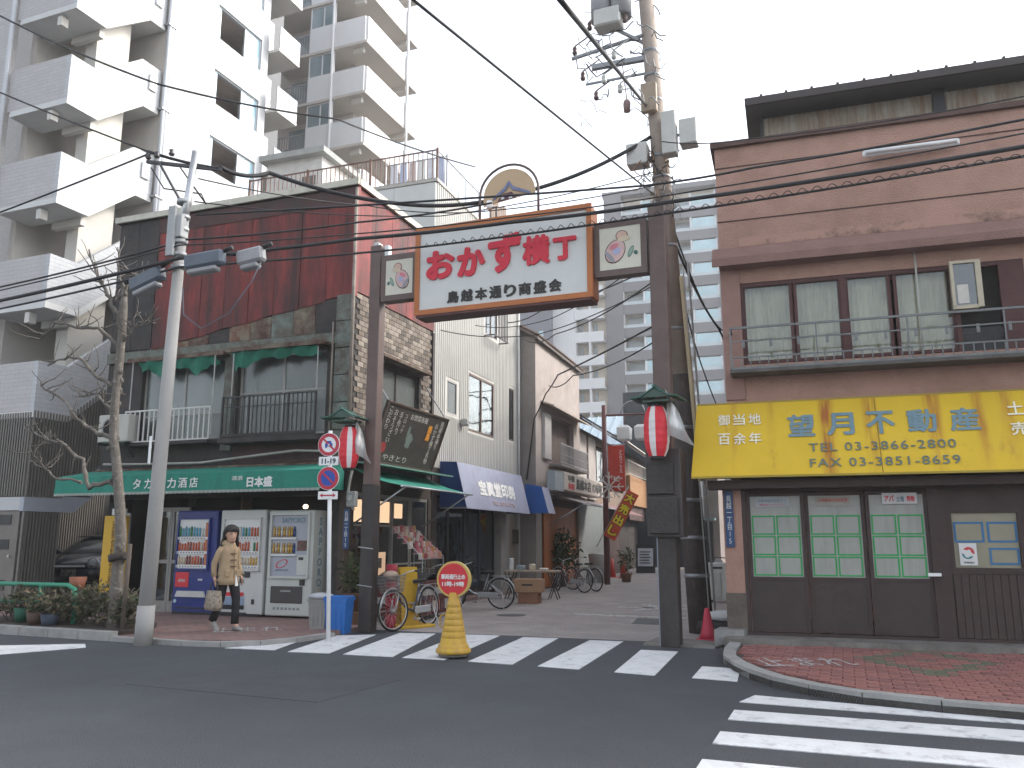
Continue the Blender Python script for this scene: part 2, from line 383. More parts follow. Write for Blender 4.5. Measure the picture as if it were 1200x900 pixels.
FAB = M('curtain_cloth', (.74,.68,.54), .9, .15, 3, col2=(.42,.39,.30), cov=.4, csc=4, streak=1)
FABW = M('pale_curtain', (.42,.44,.43), .9, .1, 3)
RUST = M('rusty_steel', (.16,.085,.055), .8, .3, 6, .1)

# ---------------- ground, roads and pavements ----------------
g = struct(MB().quad((-300,-300,0),(300,-300,0),(300,400,0),(-300,400,0)).build('road', ASPH)); 
struct(MB().slab([(-8.65,12.42,0),(-6.2,12.42,0),(-2.85,12.5,0),(-1.2,12.55,0),(-2.0,22,0),(-5,45,0),(-8,90,0),(-15,90,0),(-12.2,45,0),(-9.4,24,0)], (0,0,1), .004).build('alley_paving', ALLEY))
# left pavement, level with its kerb
LW = [(-60,9.95),(-13.5,9.9),(-10.1,9.78),(-8.75,9.72),(-7.95,9.98),(-7.62,10.6),(-7.5,11.7),(-7.5,12.42),(-8.5,12.5),(-8.6,30),(-60,30)]
struct(MB().slab([(x,y,-.02) for x,y in LW], (0,0,1), .085).build('left_pavement', WALKL))
kerb = struct(MB().box(-60,-14,9.72,9.95,-.02,.08).build('left_kerb', KERB))
def kerbstones(path, parent, z, w=.16, gap=.012, L=.62):
    for i in range(len(path)-1):
        a = Vector((*path[i],0)); b = Vector((*path[i+1],0)); d = (b-a).length; n = max(1, round(d/L)); u = (b-a).normalized(); nn = Vector((-u.y,u.x,0))
        for k in range(n):
            p = a+u*(d*k/n+gap/2); q = a+u*(d*(k+1)/n-gap/2)
            dz = random.uniform(-.004,.004)
            MB().slab([(p.x,p.y,-.03),(q.x,q.y,-.03),(q.x+nn.x*w,q.y+nn.y*w,-.03),(p.x+nn.x*w,p.y+nn.y*w,-.03)], (0,0,1), z+.03+dz).build('kerb_stone', KERB, parent)
kerbstones([(-14,9.74),(-10.15,9.62)], kerb, .13)
kerbstones([(-10.15,9.62),(-8.75,9.56),(-8.15,9.66),(-7.72,9.98),(-7.48,10.5),(-7.36,11.3)], kerb, .07, .12)
struct(MB().slab([(x,y,.068) for x,y in [(-14,9.9),(-10.2,9.8),(-9.95,10.2),(-10.6,11.0),(-14,11.2)]], (0,0,1), .06).build('planting_bed', M('soil', (.05,.038,.03), .95, .3, 6, .4)))
# right pavement
KR = [(-1.55,12.05),(-1.52,11.2),(-1.46,10.65),(-1.27,10.08),(-1.05,9.6),(-.8,9.2),(-.42,8.83),(.05,8.53),(.68,8.36),(1.35,8.28),(3,8.22),(14,8.15)]
rp = struct(MB().slab([(x,y,-.02) for x,y in KR+[(14,14.2),(-1.4,12.9)]], (0,0,1), .085).build('right_pavement', JOINT))
kr = struct(MB().box(14,40,8.0,8.15,-.02,.11).build('right_kerb', KERB))
kerbstones(KR, kr, .105, .15, .012, .55)
def inside(x, y, poly):
    c = False; n = len(poly)
    for i in range(n):
        x1,y1 = poly[i]; x2,y2 = poly[(i+1)%n]
        if (y1 > y) != (y2 > y) and x < (x2-x1)*(y-y1)/(y2-y1)+x1: c = not c
    return c
def inner(path, d):
    out = []
    for i,(x,y) in enumerate(path):
        a = path[max(i-1,0)]; b = path[min(i+1,len(path)-1)]; t = Vector((b[0]-a[0], b[1]-a[1])).normalized(); out.append((x-t.y*d, y+t.x*d))
    return out
KI = inner(KR, .15)+[(14,12.75),(-1.3,12.02)]
pw, ph_, gp = .225, .112, .008; cells = []
for j in range(0, 46):
    y = 8.3+j*ph_
    for i in range(-8, 30):
        x = i*pw+(pw/2 if j % 2 else 0)
        if all(inside(x+a, y+b, KI) for a in (-pw*.45,pw*.45) for b in (-ph_*.45,ph_*.45)): cells.append((x,y))
def pcol(x, y):
    d = abs(x-.78)/.72+abs(y-11.05)/1.12
    if .72 < d < 1.04 or d < .16: return PAVG
    return PAV if random.random() < .6 else PAV2
pm = {m: MB().box(-pw/2+gp,pw/2-gp,-ph_/2+gp,ph_/2-gp,0,.028).mesh('paver', m) for m in (PAV,PAV2,PAVG)}
cells = [c for c in cells if c[0] < 4.2]
vis = sorted(cells, key=lambda c: (c[0] > 1.75, c[0]**2+c[1]**2))
for x,y in vis[:300]: inst(pm[pcol(x,y)], 'paver', rp, (x,y,.066+random.uniform(-.003,.002)), (random.uniform(-.008,.008),random.uniform(-.008,.008),random.uniform(-.006,.006)))
rest = MB()
for x,y in vis[300:]:
    m = pcol(x,y); rest.m([PAV,PAV2,PAVG].index(m)).box(x-pw/2+gp,x+pw/2-gp,y-ph_/2+gp,y+ph_/2-gp,.066,.092+random.uniform(-.003,.002))
rest.build('far_pavers', [PAV,PAV2,PAVG], rp, kind='stuff')
# building apron (step) under the right building
struct(MB().slab([(-1.62,11.98,0),(14,12.78,0),(14,13.6,0),(-1.62,12.7,0)], (0,0,1), .15).build('apron', CONCD))
struct(MB().slab([(-2.75,12.02,0),(-1.75,12.0,0),(-1.6,12.6,0),(-2.7,12.9,0)], (0,0,1), .03).build('post_footing_slab', CONCD))
# painted markings
mk = struct(MB().slab([(-60,8.3,0),(-10.3,8.02,0),(-9.85,8.95,0),(-10.2,9.25,0),(-11.2,8.65,0),(-60,8.7,0)][1:5]+[], (0,0,1), .004).build('road_marking', PAINT))
MB().slab([(-30,8.12,0),(-10.3,8.02,0),(-11.1,8.62,0),(-30,8.5,0)], (0,0,1), .0045).build('edge_line', PAINT, mk)
Z = [[(-7.80,9.62),(-8.02,9.60),(-7.52,10.55),(-7.25,9.67)],[(-6.98,9.60),(-7.43,11.45),(-6.93,11.77),(-6.38,9.66)],[(-6.16,9.65),(-6.70,12.12),(-6.12,12.24),(-5.44,9.68)],[(-5.29,9.66),(-5.69,12.30),(-5.07,12.36),(-4.71,9.68)],[(-4.38,9.66),(-4.66,12.30),(-4.12,12.36),(-3.79,9.63)],[(-3.46,9.61),(-3.61,12.30),(-3.11,12.33),(-2.94,9.55)],[(-2.51,9.51),(-2.66,11.50),(-2.16,11.50),(-2.04,9.44)],[(-1.63,9.43),(-1.66,10.30),(-1.22,10.28),(-1.15,9.37)]]
for q in Z: MB().slab([(x,y,.0) for x,y in q[::-1]], (0,0,1), .0065).build('zebra_stripe', PAINT, mk)
for y0,y1,x0 in [(8.28-.55,8.66-.55,0),(7.39-.47,7.84-.47,0),(6.54-.4,6.98-.4,0),(5.72,6.06,0)][:0]: pass
for q in [[(-1.0,8.27),(9,8.02+.0),(9,8.02+.02)],]: pass
for a,b,c,d in [(8.25,8.64,8.05,8.02),]: pass
for yn,yf in [(7.42,7.84),(6.53,6.95),(5.64,6.06),(4.75,5.17)]: MB().slab([(-1.0,yn,0),(8,yn+.05,0),(8,yf+.03,0),(-1.0,yf,0)], (0,0,1), .0065).build('zebra_stripe', PAINT, mk)
MB().slab([(-1.0,8.23,0),(1.0,8.13,0),(8,7.98,0),(8,8.2,0),(1.35,8.26,0),(.1,8.49,0),(-.9,8.62,0)], (0,0,1), .0065).build('zebra_stripe', PAINT, mk)
MB().slab([(-5.15,16.25,0),(-2.6,16.15,0),(-2.6,16.42,0),(-5.15,16.52,0)], (0,0,1), .009).build('stop_line', PAINTW, mk)
for a,b,c,d in [(-4.75,-3.1,18.3,18.55),(-4.2,-3.95,17.6,19.3),(-3.75,-3.5,17.9,19.6),(-4.4,-3.0,19.2,19.45)]: MB().slab([(a,c,0),(b,c,0),(b,d,0),(a,d,0)], (0,0,1), .009).build('faded_letter_stroke', PAINTW, mk)
MB().slab([(-3.6,14.9,0),(-2.75,14.9,0),(-2.9,16.0,0),(-3.75,16.0,0)], (0,0,1), .007).build('asphalt_patch', M('patch', (.10,.105,.11), .9, .2, 4, .2), mk)
MB().slab([(-7.0,6.9,0),(-4.6,6.8,0),(-4.5,8.2,0),(-6.9,8.4,0)], (0,0,1), .0035).build('asphalt_patch', M('patch_road', (.058,.062,.07), .9, .15, 2, .4, 90), mk)
mh = MB(); mh.add([(-2.6+.33*cos(k*pi/12),7.3+.33*sin(k*pi/12),.005) for k in range(24)], [tuple(range(24))]); mh.build('manhole_cover', M('iron_road', (.055,.052,.05), .55, .3, 14, .5), mk) if False else None
mh = MB(); mh.add([(-6.2+.3*cos(k*pi/10),15.7+.3*sin(k*pi/10),.0075) for k in range(20)], [tuple(range(20))]); mh.build('manhole_cover', M('iron', (.07,.07,.07), .6, .2, 9, .3), mk)
# "止まれ" footprints stencilled on both pavements
for x,y,z,rz,sc_,nm,pr in [(-8.75,10.95,.069,38,.62,'left',None),(-.42,10.2,.0965,24,.62,'right',None)]:
    me = glyphs('止まれ', .0, .0005); 
    me.materials.append(PAINTW); o = bpy.data.objects.new('stencilled_lettering', me); C.objects.link(o); o.parent = bpy.data.objects['left_pavement' if nm == 'left' else 'right_pavement']
    o.location = (x,y,z); o.rotation_euler = (0,0,radians(rz)); o.scale = (sc_*.6,sc_*1.2,1)
# ================= RED CORNER BUILDING (liquor shop) =================
REDC = M('red_sheet_metal', (.215,.024,.020), .65, .28, 2.2, .08, col2=(.038,.013,.012), cov=.50, csc=1.5, streak=1, sharp=.13)
MOSS = M('weathered_copper_band', (.19,.165,.12), .85, .4, 3, .2, col2=(.075,.035,.028), cov=.53, csc=1.6, sharp=.14)
VERD = M('verdigris', (.155,.185,.16), .85, .35, 4, .15, col2=(.10,.08,.062), cov=.47, csc=2)
BLKW = M('sooty_wall', (.040,.038,.037), .85, .3, 3, .12, col2=(.065,.052,.046), cov=.42, csc=1.4)
CREAM = M('cream_trim', (.52,.50,.42), .7, .12, 4, .05, col2=(.25,.23,.19), cov=.35, csc=2)
TEALC = M('teal_canvas', (.018,.20,.145), .8, .12, 3, .05, col2=(.014,.13,.10), cov=.4, csc=1.5, streak=1)
GREENT = M('green_tarp', (.02,.17,.11), .75, .25, 5, .1)
bR = thing('corner_building', 'two storey corner building with faded red metal cladding above a blackened green liquor shop front', 'building', (-8.55,13.3,0), 1.3)
# upper front wall with real window openings
W1 = (-5.05,-2.92,3.46,5.12); W2 = (-2.6,-.52,3.46,5.12)
MB().wall(-6,0,2.75,8.36,0,.25,[W1,W2]).build('front_wall', BLKW, bR)
MB().wall(.0,3.6,2.75,8.36,0,.12,[(1.0,2.92,3.75,5.02)],'x').build('side_wall', BLKW, bR)
MB().box(-6,-.02,3.55,3.6,0,8.36).box(-6,-5.95,.05,3.5,2.75,8.36).box(-5.56,-5.5,.21,3.5,0,2.62).build('rear_walls', BLKW, bR)
MB().box(-6.05,.06,-.08,3.62,8.36,8.40).m(1).box(-6.08,.1,-.12,-.06,8.37,8.50).box(.05,.11,-.06,3.64,8.37,8.50).m(2).box(-5.9,-.05,0,3.5,8.401,8.42).build('roof', [BLKW,CREAM,CONCD], bR)
MB().box(-5.85,-.02,.15,3.5,2.62,2.74).build('floor_slab', BLKW, bR)
# red cladding sheets: lower edge climbs to the right; each sheet a separate piece
n = 8; xs = [-4.86+4.86*i/n for i in range(n+1)]
lo = lambda x: 5.42+(x+4.86)/4.86*.74
for i in range(n):
    a,b = xs[i]+.006, xs[i+1]-.006; d = .035+.006*(i%2)
    MB().slab([(a,-d,lo(a)+random.uniform(-.03,.03)),(b,-d,lo(b)+random.uniform(-.03,.03)),(b,-d,8.345),(a,-d,8.345)], (0,1,0), d-.002).build('cladding_sheet', REDC, bR)
for i in range(5):
    a = i*.71+.01; b = a+.70
    MB().slab([(.04,a,6.22+.02*(i%2)),(.04,b,6.22+.02*((i+1)%2)),(.04,b,8.345),(.04,a,8.345)], (-1,0,0), .038).build('cladding_sheet', REDC, bR)
MB().box(.03,.075,-.045,.03,6.1,8.36).build('corner_flashing', M('dark_red_trim', (.20,.03,.027), .6, .2, 4), bR)
# sooty strip under the cornice (dirt), copper band, string course
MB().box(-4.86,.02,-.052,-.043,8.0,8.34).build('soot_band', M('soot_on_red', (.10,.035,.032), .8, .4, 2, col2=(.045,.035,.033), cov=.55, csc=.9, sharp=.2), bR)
RUSTP = M('rust_band', (.16,.075,.05), .85, .4, 4, .2, col2=(.20,.19,.14), cov=.46, csc=2.4, sharp=.1)
n = 9
for i in range(n):
    a = -4.9+4.6*i/n; b = a+4.6/n-.01; MB().box(a,b,-.022,-.001,5.42,lo(a)+.05).build('band_panel', [MOSS,RUSTP,MOSS,BLKW,RUSTP,MOSS,VERD,MOSS,BLKW][i], bR)
MB().box(-6.0,-.3,-.07,-.001,5.18,5.40).build('string_course', VERD, bR)
for i,(a,b) in enumerate([(-6,-5.45),(-5.44,-4.9)]):
    for j in range(4): MB().box(a+.005,b,-.02,-.001,5.45+.72*j,5.45+.72*j+.70).build('dark_panel', BLKW, bR)
# corner pillar of verdigris panels
for j in range(6): MB().box(-.32,.03,-.06,-.001,2.98+.53*j,2.98+.53*j+.51).build('pillar_panel', VERD, bR)
MB().cyl((.06,-.09,2.9),(.06,-.09,8.3),.035,n=8).cyl((-.36,-.09,2.9),(-.36,-.09,5.6),.02,n=6).build('drain_pipe', M('pipe_brown', (.22,.19,.16), .7, .3, 5), bR)
MB().box(-2.88,-2.64,-.06,-.001,3.2,5.17).build('window_pillar', VERD, bR)
MB().box(-5.2,-2.75,-.28,-.001,5.13,5.17).box(-5.2,-2.75,-.30,-.26,5.10,5.19).build('window_hood', MOSS, bR)
MB().box(-2.66,-.4,-.30,-.001,5.16,5.20).box(-2.66,-.4,-.32,-.28,5.13,5.22).build('window_hood', MOSS, bR)
SASH = M('sash_aluminium', (.30,.29,.27), .5, .1, 3)
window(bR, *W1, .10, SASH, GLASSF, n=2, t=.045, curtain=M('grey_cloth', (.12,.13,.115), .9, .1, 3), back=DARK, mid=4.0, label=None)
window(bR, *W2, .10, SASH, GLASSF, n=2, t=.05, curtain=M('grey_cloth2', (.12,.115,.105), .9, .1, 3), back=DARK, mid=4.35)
# torn green awning cloth under the hoods
def rag(x0,x1,z,drops,y=-.27):
    N = 22; vs = []; fs = []
    for i in range(N+1):
        x = x0+(x1-x0)*i/N; d = drops(i/N)*.75+.09*random.random()
        for k in range(4): vs.append((x+.02*k, y+.04*sin(i*1.3+k)+.03*k, z-d*k/3))
    for i in range(N):
        for k in range(3): fs.append((4*i+k, 4*i+k+1, 4*i+k+5, 4*i+k+4))
    m = MB(); m.smooth = True; return m.add(vs, fs)
rag(-4.95,-2.95,5.10,lambda t: .16+.22*max(0,1-abs(t-.25)*6)+.3*max(0,1-abs(t-.72)*8)).build('torn_awning_cloth', GREENT, bR)
rag(-2.58,-.6,5.13,lambda t: .12+.32*max(0,1-t*5)+.1*sin(t*9)**2).build('torn_awning_cloth', GREENT, bR)
for x in (-5.05,-2.95,-2.5,-.55): MB().bar((x,-.28,5.1),(x,-.28,4.1 if x in(-5.05,-2.5) else 3.5),.018).build('awning_rail', M('galv', (.38,.38,.36), .5, .1, 4), bR)
railing(bR,-5.08,-2.95,3.42,4.05,-.34,M('white_rail', (.55,.54,.52), .6, .1, 4),.125,.011,name='balcony_rail')
MB().box(-5.08,-2.95,-.38,-.001,3.34,3.40).build('balcony_floor', BLKW, bR)
railing(bR,-2.62,-.5,3.42,4.2,-.36,BLACKM,.10,.008,name='balcony_rail',mids=(4.0,))
MB().box(-2.66,-.46,-.42,-.001,3.3,3.40).box(-2.6,-.52,-.41,-.39,3.41,3.47).build('balcony_floor', BLKW, bR)
for x in (-2.62,-2.0,-1.1,-.5): MB().bar((x,-.37,3.4),(x,-.37,4.22),.035).build('rail_post', BLACKM, bR)
MB().box(-2.6,-.4,-.012,-.001,2.92,3.28).build('brown_panel', M('brown_board', (.06,.032,.03), .7, .3, 3), bR)
MB().box(-6,0.03,-.1,-.001,2.76,2.9).build('fascia_beam', MOSS, bR)
# pipe run and cable along the front
P = [(-5.7,-.2,3.0),(-4.6,-.16,2.98),(-3.2,-.2,2.96),(-1.9,-.2,3.06),(-1.0,-.22,3.12),(-.2,-.2,3.08),(.15,-.18,3.1),(.28,-.2,2.9),(.2,-.2,2.55),(.15,-.2,2.2),(.3,-.2,2.0)]
MB().tube(P,.025,6).build('conduit', M('pale_conduit', (.33,.32,.29), .7, .2, 5), bR)
# street level: recess with dark walls, piers, sliding door
MB().box(-5.66,-5.5,0,.2,0,2.76).box(-.28,0.0,0,.3,0,2.76).box(-3.62,-3.52,.0,.1,2.1,2.6).build('pier', BLKW, bR)
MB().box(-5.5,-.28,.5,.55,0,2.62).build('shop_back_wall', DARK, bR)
MB().box(-5.6,-.3,-.02,.12,2.28,2.6).build('shutter_box', M('shutter_box', (.03,.028,.026), .7, .2, 3), bR)
MB().box(-4.62,-4.45,-.02,.1,0,2.28).build('pier', M('dark_timber', (.05,.042,.036), .8, .3, 4), bR)
DOORF = M('door_frame_alu', (.27,.26,.24), .5, .1, 4)
for x in (-4.40,-3.98):
    d = MB().box(x,x+.05,.0,.05,.06,2.1).box(x+.36,x+.41,.0,.05,.06,2.1).box(x+.05,x+.36,.0,.05,.06,.28).box(x+.05,x+.36,.0,.05,2.02,2.1).box(x+.05,x+.36,.0,.05,1.0,1.07).build('sliding_door', DOORF, bR)
    MB().box(x+.05,x+.36,.02,.03,.28,1.0).box(x+.05,x+.36,.02,.03,1.07,2.02).build('pane', GLASSD, d)
MB().box(-5.45,-5.05,-.03,.01,.35,2.0).build('white_notice_board', M('notice_white', (.42,.43,.44), .6, .1, 4), bR)
# long teal awning with lettering
aw = MB(); zt, zb = 2.84, 2.33
aw.slab([(-6.15,-.12,2.86),(.02,-.12,2.86),(.02,-.92,2.69),(-6.15,-.92,2.69)], (0,0,-1), .02)
aw.slab([(-6.15,-.92,2.69),(.02,-.92,2.69),(.02,-.94,2.36),(-6.15,-.94,2.36)], (0,1,0), .02)
aw.add([(-6.15,-.12,2.86),(-6.15,-.92,2.69),(-6.15,-.94,2.36),(-6.15,-.12,2.36)], [(0,1,2,3)]).add([(.02,-.12,2.86),(.02,-.92,2.69),(.02,-.94,2.36),(.02,-.12,2.36)], [(0,1,2,3)])
aw.m(1)
for i in range(62): x = -6.15+i*.1; aw.add([(x,-.945,2.365),(x+.098,-.945,2.365),(x+.085,-.945,2.315),(x+.013,-.945,2.315)], [(0,1,2,3)])
aw.m(2).bar((-6.1,-.9,2.34),(0,-.9,2.34),.03).bar((-6.1,-.1,2.34),(-6.1,-.9,2.34),.03).bar((-3,-.1,2.34),(-3,-.9,2.34),.03)
A = aw.build('teal_awning', [TEALC, M('scallop', (.30,.33,.30), .8), GREYM], bR, 'long teal shop awning with white lettering')
LET = M('white_lettering', (.68,.69,.67), .7, .1, 6)
for ch,x0,x1 in [('タ',-4.14,-3.95),('カ',-3.86,-3.68),('オ',-3.58,-3.38),('カ',-3.31,-3.11),('酒',-3.05,-2.85),('店',-2.79,-2.60)]: text(ch,x0,x1,2.42,2.61,LET,A,-.941,.012,depth=.006)
text('清酒',-1.84,-1.60,2.53,2.61,LET,A,-.938,.0,depth=.006); text('日本盛',-1.50,-.95,2.40,2.59,LET,A,-.941,.035,depth=.006)
text('SAPPORO',-4.9,-4.5,2.9,2.91,LET,A,-.9,0) if False else None
# side elevation: stone-like tiles, window
TILE = [M('stone_tile_%d'%i, c, .85, .2, 8, .2, 40) for i,c in enumerate([(.20,.17,.14),(.155,.125,.10),(.27,.235,.195),(.10,.085,.073)])]
tm = [MB().box(0,.016,.005,.215,.005,.098).mesh('tile', t) for t in TILE]; cnt = 0; rs = MB()
for r in range(31):
    z = 3.02+r*.103
    for k in range(17):
        y = .12+k*.218-(.109 if r%2 else 0)
        if y < .08 or y > 3.38 or (.8 < y < 2.95 and 3.6 < z < 5.1): continue
        i = random.choice([0,0,1,1,2,3])
        if z < 3.6 : i = 3
        if cnt < 300 and z > 3.6: inst(tm[i], 'tile', bR, (.002,y,z)); cnt += 1
        else: rs.m(i).box(.002,.018,y+.005,y+.215,z+.005,z+.098)
rs.build('small_tiles', TILE, bR, kind='stuff')
window(bR,1.0,2.92,3.75,5.02,-.06,DBROWN,GLASSF,2,.05,.05,'x',curtain=M('cloth_green', (.34,.38,.35), .9),back=DARK)
MB().box(.02,.25,.85,3.05,5.08,5.14).build('window_hood', MOSS, bR)
MB().box(.0,.05,3.5,3.6,2.9,6.2).build('edge_trim', DBROWN, bR)
# ground-floor shopfront on the alley side
MB().box(-.1,0,0,3.6,0,.12).box(-.1,-.0,0,3.6,2.35,2.76).box(-.12,.02,-.02,.2,.12,2.35).box(-.1,.02,3.45,3.6,.12,2.35).build('shopfront_frame', M('shop_timber', (.065,.048,.038), .7, .3, 4), bR)
for i,y in enumerate((.2,1.02,1.84,2.66)):
    f = MB().box(-.06,-.01,y,y+.05,.12,2.35).box(-.06,-.01,y+.74,y+.79,.12,2.35).box(-.06,-.01,y+.05,y+.74,.12,.35).box(-.06,-.01,y+.05,y+.74,2.28,2.35).box(-.055,-.015,y+.05,y+.74,1.72 if i<2 else .95,1.76 if i<2 else .99).build('shop_door', DOORF, bR)
    MB().box(-.04,-.03,y+.05,y+.74,.35,2.28).build('pane', GLASS if i<3 else GLASSD, f)
WARM = M('warm_pane_glow', (.5,.38,.25), .9, .1, 3, emit=(1,.66,.40), es=.30)
MB().box(-2.5,-2.45,.2,3.45,.1,2.4).build('shop_interior_wall', M('shop_inner', (.12,.09,.065), .9, .3, 3), bR)
MB().box(-.029,-.024,.27,.92,1.80,2.22).box(-.029,-.024,1.09,1.74,1.80,2.22).box(-.029,-.024,1.95,2.3,1.9,2.2).build('pane_glow_panel', WARM, bR)  # glowing sheets in front of the panes, standing for their warm light
MB().box(-2.4,-.1,.1,3.5,.0,.1).build('shop_floor', CONCD, bR)
MB().box(-1.2,-.6,.4,1.3,.1,1.0).box(-1.6,-.9,1.9,2.9,.1,1.3).build('counter', M('counter_wood', (.15,.09,.05), .7, .2, 4), bR)
for y in (.55,2.2): MB().ell((-1.2,y,2.1),.08,.08,.06,8,6).build('ceiling_lamp', M('lamp_warm', (.9,.8,.6), .5, emit=(1,.8,.55), es=2), bR)
text('鳥越一丁目',.06,.14,1.2,1.95,LET,None,0) if False else None
pl = thing('address_plate', 'narrow blue vertical address plate on the corner pier of the red building', 'sign', (-8.45,13.22,1.3), 1.3)
MB().cbox(-.06,.06,-.03,-.015,0,.72,.004).build('plate', M('blue_enamel', (.02,.06,.16), .4), pl); text('鳥越一丁目15',-.035,.035,.04,.68,LET,pl,-.031,0,vertical=True)
# vertical sign in front of the teal awning corner
pw_ = thing('electricity_meter', 'grey electricity meter box on the corner pier above the blue plate', 'meter', (-8.3,13.2,2.05), 1.3)
MB().cbox(-.09,.09,-.14,-.02,0,.28,.015).build('case', M('meter_grey', (.30,.31,.30), .5), pw_); MB().disc((0,.16),.055,-.155,-.14,14).build('dial', GLASSD, pw_)
# menu signboard leaning out over the alley
mbd = thing('menu_signboard', 'large dark signboard with white and orange lettering leaning out above the small green awning', 'sign', (-8.55,13.3,0), 1.3)
BRD = M('board_dark', (.038,.033,.028), .6, .3, 5, .05)
B0 = Vector((.10,.52,2.96)); U = Vector((0,2.78,0)); Vv = Vector((.42,-.0,1.17)); Nn = Vector((1,0,-.359)).normalized()
def onb(u, v, d=0): return B0+U*u+Vv*v+Nn*d
MB().slab([onb(0,0),onb(1,0),onb(1,1),onb(0,1)], Nn, .05).build('board', BRD, mbd)
fr = MB()
for a,b,c,d in [((0,0),(1,0),(1,.03),(0,.03)),((0,.97),(1,.97),(1,1),(0,1)),((0,.03),(.012,.03),(.012,.97),(0,.97)),((.988,.03),(1,.03),(1,.97),(.988,.97))]:
    fr.slab([onb(*a,.051),onb(*b,.051),onb(*c,.051),onb(*d,.051)], Nn, .02)
fr.build('edge_frame', M('board_edge', (.09,.06,.045), .6), mbd)
def btext(s, u0, u1, v0, v1, mat, vert=True, w=.0):
    me = glyphs(s, w, .004, vert); xs = [v.co.x for v in me.vertices]; ys = [v.co.y for v in me.vertices]; a,b,c,d = min(xs),max(xs),min(ys),max(ys)
    for v in me.vertices:
        p = onb(u0+(v.co.x-a)/(b-a)*(u1-u0), v0+(v.co.y-c)/(d-c)*(v1-v0), .054+(.003 if v.co.z > 0 else 0)+max(0, v.co.z-.004)*.6); v.co = p
    me.materials.append(mat); o = bpy.data.objects.new('lettering', me); C.objects.link(o); o.parent = mbd
DW = M('dull_white_lettering', (.46,.45,.42), .7, .2, 9); OR = M('orange_lettering', (.62,.27,.03), .6)
for a in [('こだわり',.045,.10,.55,.92),('おそうざい',.13,.18,.35,.90),('手作り',.21,.26,.5,.88),('コロッケ',.29,.33,.55,.86)]: btext(a[0],a[1],a[2],a[3],a[4],DW)
btext('お惣菜各種',.38,.66,.80,.90,DW,False); btext('焼鳥',.70,.77,.52,.80,OR,w=.04); btext('おかず横丁名物',.80,.855,.12,.86,DW); btext('鳥越本通り',.885,.94,.4,.92,DW); btext('やきとり',.16,.52,.07,.17,DW,False)
m_ = MB(); m_.add([onb(.12+.045*cos(k*pi/8),.26+.09*sin(k*pi/8),.056) for k in range(16)], [tuple(range(16))]); m_.build('red_seal', M('seal_red', (.30,.03,.03), .7), mbd)
m_ = MB(); m_.add([onb(.46+.05*cos(k*pi/8)*(1+.3*sin(k*2)),.45+.13*sin(k*pi/8),.056) for k in range(16)], [tuple(range(16))]).add([onb(.42+.02*cos(k*pi/6),.60+.1*sin(k*pi/6),.057) for k in range(12)], [tuple(range(12))]); m_.build('painted_fish', M('painted_teal', (.13,.17,.15), .8), mbd)
MB().bar(onb(.03,1,-.02),(.0,.6,4.9),.02).bar(onb(.97,1,-.02),(.0,3.2,4.9),.02).bar(onb(.03,.05,-.01),(0,.6,2.9),.02).build('bracket', GREYM, mbd)
# small green roof sheet and green canvas awning under it
sa = thing('small_green_awning', 'small green canvas awning with pale metal struts over the alley side shop window', 'awning', (-8.55,13.3,0), 1.3)
MB().slab([(.02,.1,2.93),(.62,.1,2.86),(.62,3.45,2.86),(.02,3.45,2.93)], (0,0,-1), .03).build('roof_sheet', M('green_sheet', (.12,.24,.20), .7, .2, 5), sa)
cv = []; cf = []; N = 12
for i in range(N+1):
    y = .1+3.25*i/N
    for k in range(5): t = k/4; cv.append((.03+1.08*t, y, 2.80-.36*t-.05*sin(pi*t)+.012*sin(i*1.7)*t))
for i in range(N):
    for k in range(4): cf.append((5*i+k,5*i+k+1,5*i+k+6,5*i+k+5))
c_ = MB(); c_.smooth = True; c_.add(cv, cf).build('canvas', M('sea_green_canvas', (.03,.26,.19), .8, .1, 4), sa)
MB().cyl((1.11,.08,2.43),(1.11,3.38,2.43),.02,n=8).build('front_rail', STEEL, sa)
for y in (.25,3.2): MB().cyl((.02,y,1.75),(1.1,y,2.42),.018,n=8).build('strut', STEEL, sa)
# ================= WHITE RIBBED BUILDING (seal shop) =================
SIDG = M('ribbed_siding', (.56,.55,.51), .6, .06, 1.5, .03, col2=(.46,.44,.40), cov=.35, csc=.8, streak=1)
PALEB = M('pale_wall', (.55,.56,.54), .8, .06, 1.5)
bS = thing('siding_building', 'tall white ribbed-siding building with rooftop railings behind the red corner building', 'building', (-8.55,13.3,0), 2)
hs = [(4.5,5.15,4.45,5.3),(5.85,7.72,4.2,5.72),(8.92,9.38,4.3,5.85),(7.0,8.0,7.0,7.85)]
MB().wall(3.72,9.72,3.1,10.05,-.001,.12,hs,'x').build('side_wall', SIDG, bS)
rb = MB(); y = 3.78
while y < 9.7:
    zs = [(3.1,10.04)]
    for h in hs:
        if h[0]-.06 < y < h[1]+.06:
            zs = [s_ for (a,b) in zs for s_ in ((a,min(b,h[2]-.06)),(max(a,h[3]+.06),b)) if s_[1]-s_[0] > .05]
    for a,b in zs: rb.add([(.0,y-.035,a),(.028,y-.018,a),(.028,y+.018,a),(.0,y+.035,a),(.0,y-.035,b),(.028,y-.018,b),(.028,y+.018,b),(.0,y+.035,b)], [(0,1,5,4),(1,2,6,5),(2,3,7,6)])
    y += .118
rb.build('siding_ribs', SIDG, bS, kind='stuff')
MB().box(-5.6,-.001,3.70,3.72,3,10.05).build('front_wall', PALEB, bS)
for i in range(5): MB().box(-5.6+1.12*i,-5.6+1.12*i+1.11,3.67,3.699,8.5,10.02).build('wall_panel', PALEB, bS)
MB().box(-5.6,-.13,9.66,9.72,0,10.05).box(-5.6,-5.55,3.8,9.6,0,10.05).build('rear_walls', PALEB, bS)
MB().box(-5.62,.05,3.66,9.74,10.05,10.13).build('roof_slab', M('roof_trim', (.42,.40,.37), .8), bS)
